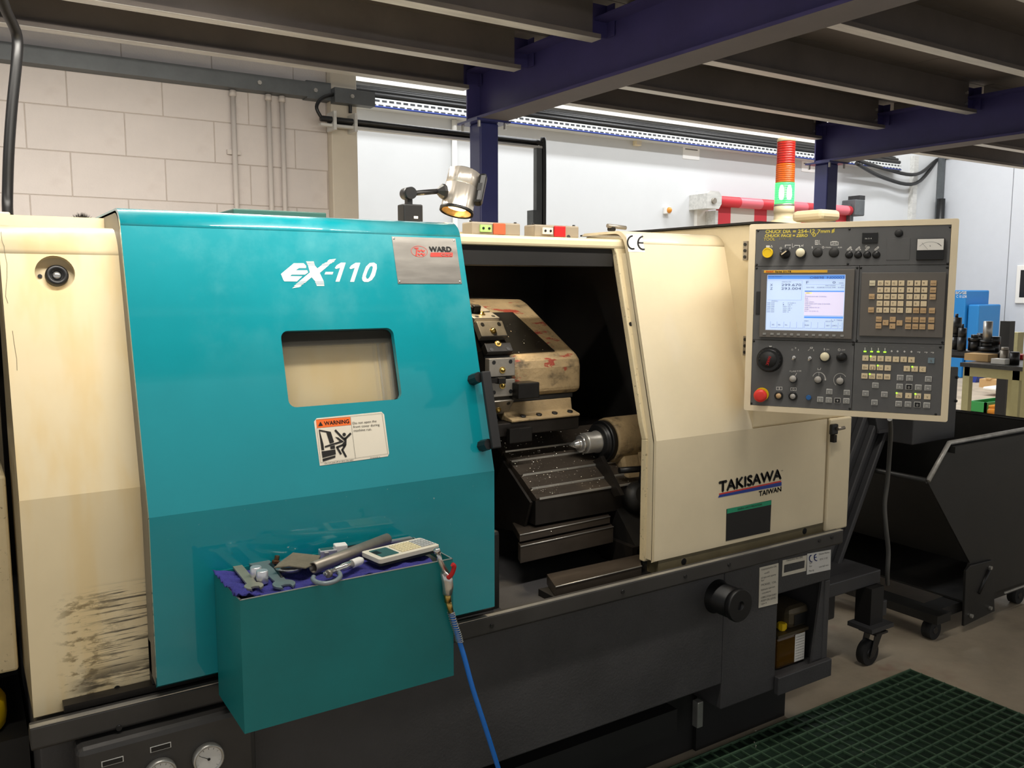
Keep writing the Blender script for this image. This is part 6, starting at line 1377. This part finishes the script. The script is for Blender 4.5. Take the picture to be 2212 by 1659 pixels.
# lower left: hand wheel, toggles, knobs, buttons
kL = lambda x, y: (1610+x/9.217, 730+y/9.217)
hw = rnd(kL(485, 430), 0.0365, [(0, 0), (1, 0), (1, 0.006), (0.93, 0.012), (0.86, 0.020), (0.82, 0.024), (0, 0.024)], 'black', low, 'hand_wheel', 48)
u, v = CPN.at(*kL(478, 420)); MB().lathe(CPN.w(u, v, FO+0.024), CPN.n, [(0, 0), (0.0235, 0), (0.0225, 0.003), (0, 0.0032)], 36).build('wheel_cap', 'black_soft', hw)
b = MB(); u, v = CPN.at(*kL(505, 350)); text(b, 'FANUC', CPN, u-0.002, v, 0.0075, width=0.026, off=FO+0.0275, rot=math.radians(-106), bold=0.03); b.build('lettering', 'red', hw)
u, v = CPN.at(*kL(315, 415)); MB().lathe(CPN.w(u, v, FO+0.022), CPN.n, [(0, 0), (0.004, 0), (0.004, 0.004), (0, 0.005)], 12).build('crank_knob', 'black', hw)
b = MB()
for k in range(20):
    a = math.radians(18*k); u0_, v0_ = CPN.at(*kL(485, 425)); b.poly(circ(u0_+0.0318*math.cos(a), v0_+0.0318*math.sin(a), 0.0006, 6), CPN, FO+0.0215)
b.build('wheel_marks', 'print_dim', hw)
for (x, y) in ((985, 400), (1300, 415)):
    o = rnd(kL(x-15, y-15), 0.0055, [(0, 0), (1, 0), (0.9, 0.004), (0.55, 0.004), (0.5, 0.008), (0, 0.008)], 'chrome', low, 'toggle_switch', 12)
    u, v = CPN.at(*kL(x-15, y-15)); MB().tube([CPN.w(u, v, FO+0.006), CPN.w(u-0.001, v-0.004, FO+0.022)], 0.002, 8, rs=[0.0017, 0.0029]).build('lever', 'chrome', o)
lampbtn((1610+1590/9.217-1590)*3.606, (730+365/9.217-460)*3.606, 'key_pale', low); lampbtn((1610+1920/9.217-1590)*3.606, (730+370/9.217-460)*3.606, 'black', low)
for (x, y) in ((955, 805), (1452, 820), (1888, 848)):
    o = rnd(kL(x+5, y+25), 0.0098, [(0, 0), (1.05, 0), (1.0, 0.012), (0, 0.012)], 'black', low, 'knob'); u, v = CPN.at(*kL(x, y)); MB().lathe(CPN.w(u, v, FO+0.012), CPN.n, [(0, 0), (0.0094, 0), (0.0094, 0.003), (0, 0.0035)], 26).build('knob_cap', 'knob_grey', o)
es = rnd(kL(330, 1120), 0.0195, [(0, 0), (1, 0), (1, 0.004), (0, 0.004)], 'yellow', low, 'emergency_stop', 36); u, v = CPN.at(*kL(318, 1135)); MB().lathe(CPN.w(u, v, FO+0.004), CPN.n, [(0, 0), (0.011, 0), (0.011, 0.012), (0.0185, 0.013), (0.019, 0.018), (0.0165, 0.024), (0.010, 0.0255), (0, 0.0258)], 36).build('red_cap', 'red_cap', es)
b = MB(); u, v = CPN.at(*kL(305, 1150)); 
for r__ in (0.0055, 0.0105): b.plate(circ(u, v, r__, 24), [circ(u, v, r__-0.0009, 24)], CPN, 0.0, FO+0.0264)
b.build('arrow_rings', mat('dark_red', S(150, 26, 24), 0.5), es)
for (x, y, m) in ((665, 1150, 'key_tan'), (947, 1160, 'knob_grey')):
    o = rnd(kL(x, y), 0.0122, [(0, 0), (1, 0), (0.97, 0.005), (0.66, 0.006), (0.62, 0.003), (0, 0.003)], 'black', low, 'ring_button'); u, v = CPN.at(*kL(x, y)); MB().lathe(CPN.w(u, v, FO+0.003), CPN.n, [(0, 0), (0.0076, 0), (0.0074, 0.004), (0, 0.0045)], 22).build('cap', m, o)
rnd(kL(1260, 1185), 0.0072, [(0, 0), (1, 0), (1, 0.006), (0.85, 0.008), (0, 0.008)], 'blue_cap', low, 'blue_button', 22)
# square membrane keys
def sqkey(k, x, y, m, parent, sz=0.0080, ring=None, led=False, glyph=None, gm=None):
    u, v = CPN.at(*k(x, y))
    if ring:
        o = link('square_key', keymesh(sz*2, sz*1.85, 0.003, ring), parent, CPN.M(u, v, FO+0.0002)); INV[o.name] = CPN.M(u, v, FO+0.0002).inverted(); o2 = link('key_face', keymesh(sz*1.72, sz*1.58, 0.0012, m), o, CPN.M(u, v, FO+0.0030))
        zt = FO+0.0046
    else:
        o = link('square_key', keymesh(sz*2, sz*1.85, 0.003, m), parent, CPN.M(u, v, FO+0.0002)); INV[o.name] = CPN.M(u, v, FO+0.0002).inverted(); zt = FO+0.0036
    if led: MB().lathe(CPN.w(u-sz*0.78, v+sz*0.72, FO+0.003), CPN.n, [(0, 0), (0.0024, 0), (0.0018, 0.0014), (0, 0.0018)], 12).build('led', 'led', o)
    if glyph:
        q = MB(); w__ = sz*1.2; text(q, glyph, CPN, u, v-sz*0.45, sz*0.75, width=min(w__, sz*0.55*len(glyph)), align='c', off=zt); q.build('legend', gm or 'legend', o)
kR = lambda x, y: (1820+x/9.217, 730+y/9.217)
for i, (x, y) in enumerate(((457, 402), (608, 408), (758, 412), (910, 418), (1063, 426), (1217, 428), (1372, 436))): sqkey(kR, x, y, 'key_cream', lowr, led=(i == 1), glyph=('A', '->', 'D', 'o', 'W', 'Z', '%')[i])
for i, (x, y) in enumerate(((450, 580), (598, 585), (748, 592), (900, 598))): sqkey(kR, x, y, 'key_cream', lowr, led=(i == 2), glyph=('D>', '[]', '[>', '>')[i])
for i, (x, y) in enumerate(((437, 757), (588, 762), (738, 768), (888, 775))): sqkey(kR, x, y, 'key_cream', lowr, led=(i == 1), glyph=('F0', '25%', '50%', '100%')[i])
for i, (x, y) in enumerate(((1282, 612), (1437, 618), (1595, 625))): sqkey(kR, x, y, 'key_cream', lowr, led=(i == 1), glyph='XZC'[i])
sqkey(kR, 1765, 450, 'key_blue', lowr, glyph='%')
for (x, y, gl) in ((655, 945, '^'), (457, 1105, '<'), (832, 1125, '>'), (635, 1285, 'v'), (1148, 792, 'o'), (1335, 802, 'o'), (1710, 820, 'n'), (1138, 968, 'A'), (1510, 985, 'n'), (1700, 995, 'n'), (1118, 1312, 'n'), (1303, 1322, 'n'), (1677, 1342, 'n')): sqkey(kR, x, y, 'key_grey', lowr, ring='print_white', glyph=gl, gm='print_white')
for (x, y) in ((1322, 975), (1488, 1328)): sqkey(kR, x, y, 'black', lowr, ring='print_white', glyph='O', gm='print_white')
for i, (x, y) in enumerate(((1125, 1140), (1312, 1150), (1498, 1158), (1687, 1170))): sqkey(kR, x, y, 'key_cream', lowr, led=(i in (0, 2)), glyph=('2%', 'A', '[]', 'V')[i])
for (x, y) in ((1672, 1070), (2020, 1088), (1490, 1225), (1662, 1238), (2010, 1255)): sqkey(kL, x, y, 'key_grey', low, ring='print_white', glyph='C', gm='print_white')
sqkey(kL, 1835, 1245, 'black', low, ring='print_white', glyph='9', gm='print_white')
for (x, y) in ((447, 270), (578, 273), (710, 276), (842, 282)):
    u, v = CPN.at(*kR(x, y)); MB().box(u-0.0033, u+0.0033, v-0.0016, v+0.0016, FO+0.0002, FO+0.0016, M=CPN.M()).build('led', 'led', lowr)
# swivel arm from the cabinet to the panel's back
pc_ = CPN.w((F0[0]+F0[1])/2, (F0[2]+F0[3])/2, -0.10); MB().tube([pc_, pc_-CPN.n*0.05+V((0, 0.02, 0)), V((2.35, YC-0.02, 1.35))], 0.03, 12).build('swivel_arm', 'frame_cream', cpn)
# ------------------------------------------------------------------ signal tower on the cabinet
c = onX(1694, 440, 2.26); sx, sy = c.x, c.y; zq = lambda y: onY(1694, y, sy).z
tw = thing('signal_tower', 'signal tower of red, amber and lit green lamps behind the control panel', 'signal tower', (sx, sy, 1.688))
def ribs(r, z0, z1, n=8):
    P = []
    for i in range(n): a = z0+(z1-z0)*i/n; d = (z1-z0)/n; P += [(r, a), (r, a+d*0.75), (r*0.975, a+d*0.8), (r*0.975, a+d*0.97)]
    return P
zb = [1.688, zq(475), zq(446), zq(441), zq(395), zq(354), zq(306), zq(298)]
MB().lathe((sx, sy, 0), (0, 0, 1), [(0, zb[0]), (0.055, zb[0]), (0.055, zb[0]+0.006), (0.034, zb[1]), (0.031, zb[1]), (0.031, (zb[1]+zb[2])/2), (0.0325, (zb[1]+zb[2])/2+0.001), (0.032, zb[2]), (0, zb[2])], 32).build('base', 'tower_base', tw)
MB().lathe((sx, sy, 0), (0, 0, 1), [(0, zb[2]), (0.0318, zb[2]), (0.0318, zb[3]), (0, zb[3])], 32).build('collar', 'steel', tw)
for nm, a, d, m in (('green_lens', 3, 4, 'lens_green'), ('amber_lens', 4, 5, 'lens_orange'), ('red_lens', 5, 6, 'lens_red')):
    q = MB(); q.lathe((sx, sy, 0), (0, 0, 1), [(0, zb[a])]+ribs(0.0305-0.001*(a-3), zb[a]+0.0005, zb[d]-0.0005, 9)+[(0, zb[d]-0.0005)], 32); q.build(nm, m, tw)
for sgn in (-1, 1): MB().lathe(V((sx, sy, zb[3]+0.012))+RT*(sgn*0.0125)-V((0.008, 0.010, 0)), (0, 0, 1), [(0, 0), (0.006, 0.002), (0.0085, 0.014), (0.0075, 0.034), (0.004, 0.046), (0, 0.048)], 14).build('bulb', 'lamp_core', tw)
MB().lathe((sx, sy, 0), (0, 0, 1), [(0, zb[3]+0.001), (0.005, zb[3]+0.001), (0.005, zb[6]-0.004), (0, zb[6]-0.004)], 10).build('core_rod', 'steel_dull', tw)
MB().lathe((sx, sy, 0), (0, 0, 1), [(0, zb[6]), (0.0285, zb[6]), (0.0285, zb[7]-0.003), (0.026, zb[7]), (0, zb[7])], 28).build('cap', 'tower_base', tw)
# ------------------------------------------------------------------ work lamp on the machine's roof
YL = 2.25
wlp = thing('work_lamp', 'chrome ribbed work lamp on a short black arm above the door', 'lamp', V((onY(887, 470, YL).x, YL, 1.643)))
a, c = onY(866, 440, YL), onY(907, 440, YL); MB().box(a.x, c.x, YL-0.02, YL+0.025, 1.643, onY(887, 442, YL).z, ch=0.004).build('base_block', 'black', wlp)
q = Plane((0, YL-0.0205, 0), (1, 0, 0), (0, 0, 1)); u, v = q.at(898, 470); MB().plate([(u-0.006, v-0.003), (u+0.007, v-0.003), (u+0.007, v+0.004), (u-0.006, v+0.004)], [], q, 0.0005, 0.0008).build('label', 'white', wlp)
jp = onY(880, 418, YL); MB().box(jp.x-0.004, jp.x+0.012, YL-0.008, YL+0.010, onY(887, 442, YL).z, jp.z).build('neck', 'black', wlp)
MB().cyl((jp.x+0.002, YL-0.022, jp.z), (0, 1, 0), 0.017, 0.042, 24).build('joint', 'black', wlp)
hc_b, hc_t = onY(986, 457, YL), onY(1003, 372, YL+0.012); ax_ = (hc_t-hc_b); HL = ax_.length; ax_.normalize()
MB().tube([jp+V((0.005, 0, 0)), onY(950, 413, YL)], 0.0095, 14, rs=[0.0075, 0.0075]).build('arm', 'black', wlp)
e0 = onY(944, 413, YL); MB().lathe(e0, (1, 0, 0), [(0, 0), (0.0075, 0), (0.022, 0.016), (0.022, 0.026), (0, 0.026)], 8, smooth=False).build('arm_head', 'black', wlp)
HR = 0.0475; 
pr2 = []
hd_ = MB(); a1 = ax_.orthogonal().normalized(); b1 = ax_.cross(a1); n = 64; rows = []
for h in (0.0, HL*0.62, HL*0.625, HL*0.63, HL):
    row = []
    for i in range(n):
        t = 2*math.pi*i/n; r = HR*(1.0 if h < HL*0.9 else 0.97)+(0.0022 if i % 8 == 0 else 0.0)-(0.0012 if h == HL*0.625 else 0)
        hd_.v.append(tuple(hc_b+ax_*h+a1*(r*math.cos(t))+b1*(r*math.sin(t)))); row.append(len(hd_.v)-1)
    rows.append(row)
for k in range(4):
    for i in range(n): j = (i+1) % n; hd_.f.append((rows[k][i], rows[k][j], rows[k+1][j], rows[k+1][i])); hd_.sm.append(True)
hd_.f.append(tuple(rows[-1])); hd_.sm.append(False); ho_ = hd_.build('head', 'lamp_chrome', wlp)
MB().lathe(hc_b, ax_, [(HR*0.90, -0.001), (HR*1.06, -0.004), (HR*1.06, 0.006), (HR*1.0, 0.007)], 40).build('rim', 'black', wlp)
MB().lathe(hc_b, ax_, [(HR*0.92, -0.002), (HR*0.8, 0.010), (HR*0.55, 0.018), (HR*0.4, 0.022)], 40).build('reflector', 'reflector', wlp)
MB().lathe(hc_b, ax_, [(0, 0.012), (HR*0.60, 0.012), (HR*0.5, 0.02), (0, 0.022)], 30).build('bulb', 'lamp_warm', wlp)
MB().lathe(hc_b, ax_, [(0, HL), (HR*0.9, HL), (HR*0.8, HL+0.004), (0, HL+0.004)], 40).build('cap', 'black', wlp)
sd = hc_b+ax_*(HL*0.55)+RT*(HR*0.98)-V((0.0, 0.012, 0)); M_ = Matrix.Translation(sd) @ Matrix((tuple(RT)+(0,), tuple(ax_.cross(RT).normalized())+(0,), tuple(ax_)+(0,), (0, 0, 0, 1))).transposed()
MB().box(-0.006, 0.018, -0.022, 0.022, -HL*0.38, HL*0.36, M=M_, ch=0.008).build('switch_box', 'black', wlp)
MB().box(-0.002, 0.010, -0.0235, -0.0222, -0.010, 0.012, M=M_).build('switch', 'black_soft', wlp)
spt = bpy.data.lights.new('work_lamp_light', 'SPOT'); spt.energy = 18; spt.color = (1.0, 0.82, 0.55); spt.spot_size = math.radians(95); spt.spot_blend = 0.5; spt.shadow_soft_size = 0.02
so_ = bpy.data.objects.new('work_lamp_light', spt); COL.objects.link(so_); so_.location = hc_b-ax_*0.004; so_.rotation_euler = (-ax_).to_track_quat('-Z', 'Y').to_euler()
# ------------------------------------------------------------------ chip conveyor at the right end
YV0, YV1 = 2.16, 2.58
cv = thing('chip_conveyor', 'dark grey inclined chip conveyor rising from behind the lathe', 'conveyor', (2.8, 2.4, 0))
lowp, upp = V((2.80, 0, 0.30)), V((3.18, 0, 1.02)); d = (upp-lowp).normalized(); n = V((-d.z, 0, d.x))
def quad(o0, o1, w0, w1): return [((lowp+d*o0+n*w0).x, (lowp+d*o0+n*w0).z), ((lowp+d*o1+n*w0).x, (lowp+d*o1+n*w0).z), ((lowp+d*o1+n*w1).x, (lowp+d*o1+n*w1).z), ((lowp+d*o0+n*w1).x, (lowp+d*o0+n*w1).z)]
L_ = (upp-lowp).length
MB().prism(quad(0, L_, -0.14, 0.14), YV0, YV1, 'y').build('incline_casing', 'conv_grey', cv)
for w_ in (-0.135, -0.055, 0.03, 0.115): MB().prism(quad(0.02, L_-0.02, w_, w_+0.022), YV0-0.03, YV0-0.001, 'y').build('casing_rib', 'conv_grey', cv, bevel=0.004)
MB().box(2.52, 3.0, YV0, YV1, 0.12, 0.335).build('low_casing', 'conv_grey', cv, bevel=0.008)
hx = onY(1985, 930, YV0).x
MB().prism([(3.08, 0.96), (hx, 0.99), (hx, 1.30), (3.30, 1.36), (3.05, 1.15)], YV0, YV1, 'y').build('head_casing', 'conv_grey', cv, bevel=0.01)
a, c = onY(1898, 910, YV0-0.04), onY(1990, 905, YV0-0.04); MB().prism([(a.x, 0.90), (c.x-0.03, 0.90), (c.x, 0.955), (a.x-0.02, 0.955)], YV0-0.04, YV1, 'y').build('chute', 'conv_grey', cv, bevel=0.004)
MB().box(a.x-0.01, c.x-0.02, YV0-0.05, YV0-0.041, 0.892, 0.905).build('chute_lip', 'conv_grey', cv)
YM = 2.02; a, c = onY(1972, 940, YM), onY(2071, 795, YM); zb2 = onY(2040, 950, YM).z
mb_ = MB().box(a.x, c.x, YM, YV0+0.3, zb2, onY(2050, 795, YM).z, ch=0.004).build('motor_cover', 'conv_grey', cv)
for px in ((2068, 815), (2066, 866)): p = onY(px[0], px[1], YM); MB().cyl((p.x-0.006, YM-0.0005, p.z), (0, -1, 0), 0.006, 0.005, 8).build('cover_screw', 'black', mb_)
p = onY(2058, 797, YM); MB().box(p.x-0.05, p.x+0.0, YM+0.03, YM+0.10, onY(2050, 795, YM).z, onY(2050, 795, YM).z+0.02, ch=0.006).build('blue_plug', 'comp_blue', cv)
# frame leg with its castor
p, q = onY(1794, 1259, 1.99), onY(1903, 1233, 1.99); zt = (p.z+q.z)/2
MB().box(2.55, q.x, 1.99, 2.05, zt-0.055, zt).build('frame_bar', 'conv_grey', cv, bevel=0.004); MB().box(q.x-0.30, q.x, 2.05, YV1, zt-0.055, zt-0.001).build('frame_plate', 'conv_grey', cv)
lx = onY(1903, 1280, 1.99).x; MB().box(lx-0.09, lx+0.0, 1.995, 2.04, onY(1900, 1345, 1.99).z, zt-0.056).build('leg', 'plinth_black', cv)
MB().box(lx-0.005, lx+0.045, 1.99, 2.02, onY(1910, 1330, 1.99).z, onY(1910, 1298, 1.99).z).build('foot_block', 'conv_grey', cv, bevel=0.003)
wp = onZ(1872, 1434, 0.0); wr_ = 0.05; wy = wp.y+0.0
cs = MB().cyl((wp.x, wy-0.016, wr_), (0, 1, 0), wr_, 0.032, 28).build('castor_wheel', 'rubber', cv); MB().cyl((wp.x, wy-0.019, wr_), (0, 1, 0), 0.022, 0.038, 20).build('hub', 'tool_grey', cs)
for s in (-1, 1): MB().prism([(wp.x-0.016, wr_-0.012), (wp.x+0.012, wr_-0.014), (wp.x+0.062, 0.128), (wp.x+0.012, 0.128)], wy+s*0.023-0.002, wy+s*0.023+0.002, 'y').build('castor_fork', 'tool_grey', cv, bevel=0.001)
MB().box(wp.x-0.005, wp.x+0.07, wy-0.04, wy+0.04, 0.128, 0.136).build('castor_plate', 'tool_grey', cv); MB().cyl((wp.x+0.033, wy, 0.136), (0, 0, 1), 0.03, 0.014, 20).build('castor_swivel', 'steel_dull', cv)
MB().box(wp.x-0.05, wp.x+0.09, wy-0.05, wy+0.06, 0.151, 0.168).build('castor_mount', 'conv_grey', cv); MB().box(wp.x-0.02, wp.x+0.06, wy-0.02, wy+0.05, 0.168, zt-0.056).build('castor_post', 'plinth_black', cv)
# hanging conduit below the control panel
cpx = [(1922, 905, 1.80), (1924, 935, 1.86), (1921, 985, 1.90), (1917, 1040, 1.92), (1911, 1090, 1.93), (1914, 1140, 1.93), (1919, 1190, 1.935), (1917, 1235, 1.94), (1917, 1262, 1.96)]
tag(MB().tube(spline([onY(*p) for p in cpx], 6), 0.0085, 10).build('hanging_conduit', mat('conduit_grey', S(104, 104, 102), 0.4, metal=0.4)), 'grey flexible conduit hanging below the control panel', 'conduit')
# ------------------------------------------------------------------ tipping skip
YS0, YS1 = 1.95, 2.85; t_ = 0.008
sk_ = thing('tipping_skip', 'black steel tipping skip with a worn bright rim, right of the conveyor', 'skip', (3.8, 2.3, 0))
prof = [(3.398, 0.852), (4.265, 0.856), (4.265, 0.13), (3.60, 0.13), (3.60, 0.276), (3.62, 0.308), (3.262, 0.713)]
MB().prism(prof, YS0, YS0+t_, 'y').build('side_plate', 'skip_black', sk_); MB().prism(prof, YS1-t_, YS1, 'y').build('side_plate', 'skip_black', sk_)
MB().prism([(3.262, 0.713), (3.27, 0.717), (3.628, 0.312), (3.62, 0.305)], YS0+t_, YS1-t_, 'y').build('sloped_front', 'skip_black', sk_)
MB().box(4.257, 4.265, YS0+t_, YS1-t_, 0.13, 0.856).build('rear_plate', 'skip_black', sk_); MB().box(3.60, 4.257, YS0+t_, YS1-t_, 0.13, 0.138).build('bottom', 'skip_black', sk_)
MB().tube([(4.265, YS0-0.004, 0.858), (3.398, YS0-0.004, 0.855), (3.262, YS0-0.004, 0.713)], 0.010, 8).build('worn_rim', 'skip_worn', sk_)
MB().box(3.40, 4.26, YS0-0.03, YS0-0.001, 0.815, 0.842).build('rim_angle', 'skip_black', sk_)
MB().tube([(4.265, YS0, 0.858), (4.265, YS1, 0.858)], 0.010, 8).build('rear_rim', 'skip_black', sk_); MB().tube([(3.262, YS0, 0.713), (3.262, YS1, 0.713)], 0.012, 8).build('front_rim', 'skip_black', sk_)
pp = [onY(x, y, YS0-0.012) for x, y in ((2087, 1233), (2096, 1222), (2145, 1210), (2149, 1320), (2082, 1353))]
bp_ = MB().prism([(p.x, p.z) for p in pp], YS0-0.012, YS0-0.001, 'y').build('pivot_plate', 'skip_black', sk_, bevel=0.002)
a, c = onY(2135, 1232, YS0-0.013), onY(2114, 1282, YS0-0.013); MB().tube([(a.x, YS0-0.0125, a.z), (c.x, YS0-0.0125, c.z)], 0.010, 8, rs=[0.011, 0.008]).build('slot', 'black', bp_)
for x, y in ((2138, 1226), (2097, 1330), (2138, 1313)): p = onY(x, y, YS0-0.013); MB().cyl((p.x, YS0-0.012, p.z), (0, -1, 0), 0.009, 0.010, 6, smooth=False).build('bolt', 'steel', bp_)
MB().box(3.42, 4.5, YS0+0.02, YS0+0.10, 0.085, 0.128).build('chassis_rail', 'skip_black', sk_); MB().box(3.42, 4.5, YS1-0.1, YS1-0.02, 0.085, 0.128).build('chassis_rail', 'skip_black', sk_); MB().box(3.36, 3.46, YS0-0.02, YS1+0.0, 0.090, 0.127).build('chassis_bar', 'skip_black', sk_)
a = onY(2170, 1273, YS0-0.002); MB().box(a.x, 4.2, YS0-0.006, YS0-0.001, a.z-0.02, a.z-0.012).build('weld_edge', 'skip_worn', sk_)
for (x, y) in ((3.42, YS0+0.04), (4.15, YS0+0.06), (3.42, YS1-0.06), (4.15, YS1-0.06)):
    o = MB().cyl((x, y-0.02, 0.042), (0, 1, 0), 0.042, 0.04, 24).build('wheel', 'rubber', sk_); MB().cyl((x, y-0.023, 0.042), (0, 1, 0), 0.015, 0.046, 14).build('hub', 'tool_grey', o)
# ------------------------------------------------------------------ green duckboard mat
mx0, mx1, my0, my1 = 1.02, 3.045, 0.55, 1.846
fm = thing('floor_mat', 'dark green grid floor mat in front of the lathe', 'mat', ((mx0+mx1)/2, (my0+my1)/2, 0))
MB().box(mx0, mx1, my0, my1, 0.001, 0.006).build('mat_base', 'mat_base', fm)
def barmesh(lx_, ly_, h):
    o = MB().box(0, lx_, 0, ly_, 0.006, h, ch=0.001).build('x', 'mat_green'); me = o.data; bpy.data.objects.remove(o); return me
bx_, by_ = barmesh(mx1-mx0, 0.0055, 0.015), barmesh(0.0045, my1-my0, 0.0135)
k = 0; y = my1-0.0055
while y > my0: link('grid_bar', bx_, fm, T((mx0, y, 0))); y -= 0.0455
x = mx1-0.0045
while x > mx0: link('cross_bar', by_, fm, T((x, my0, 0))); x -= 0.0455
# a few bright curled chips on the mat and the edge of a scrap under the plinth
random.seed(9); b = MB()
for (x, y) in ((1633, 1612), (1629, 1605), (1632, 1615), (1860, 1622), (1890, 1652), (1733, 1655), (1632, 1580), (2040, 1498), (1865, 1626), (1730, 1540), (1940, 1480)):
    p = onZ(x, y, 0.016); r = random.uniform(0.002, 0.004); b.tube([p+V((r*math.cos(t*0.9), r*math.sin(t*0.9), 0.001*t)) for t in range(6)], 0.0008, 5)
o = b.build('swarf_curls', 'chips', kind='stuff'); tag(o, 'bright curls of swarf scattered on the mat', 'swarf')
# ------------------------------------------------------------------ yellow can on the ledge at the left border
zt = onY(5, 1489, 2.06).z; h = zt-ZLG-0.001; xr = onY(15, 1530, 2.062).x; r1 = 0.075
bk = thing('yellow_can', 'yellow plastic can on the dark ledge at the left border', 'can', (xr-r1, 2.062, ZLG+0.001))
MB().lathe((xr-r1, 2.062, ZLG+0.001), (0, 0, 1), [(0, 0), (r1*0.86, 0), (r1*0.96, h*0.12), (r1, h*0.35), (r1, h*0.8), (r1*0.9, h*0.97), (r1*0.6, h), (0, h)], 32).build('body', 'yellow', bk)
MB().lathe((xr-r1-0.02, 2.062, zt), (0, 0, 1), [(0, 0), (0.018, 0), (0.018, 0.012), (0, 0.012)], 16).build('cap', 'black', bk)
bpy.context.view_layer.update()
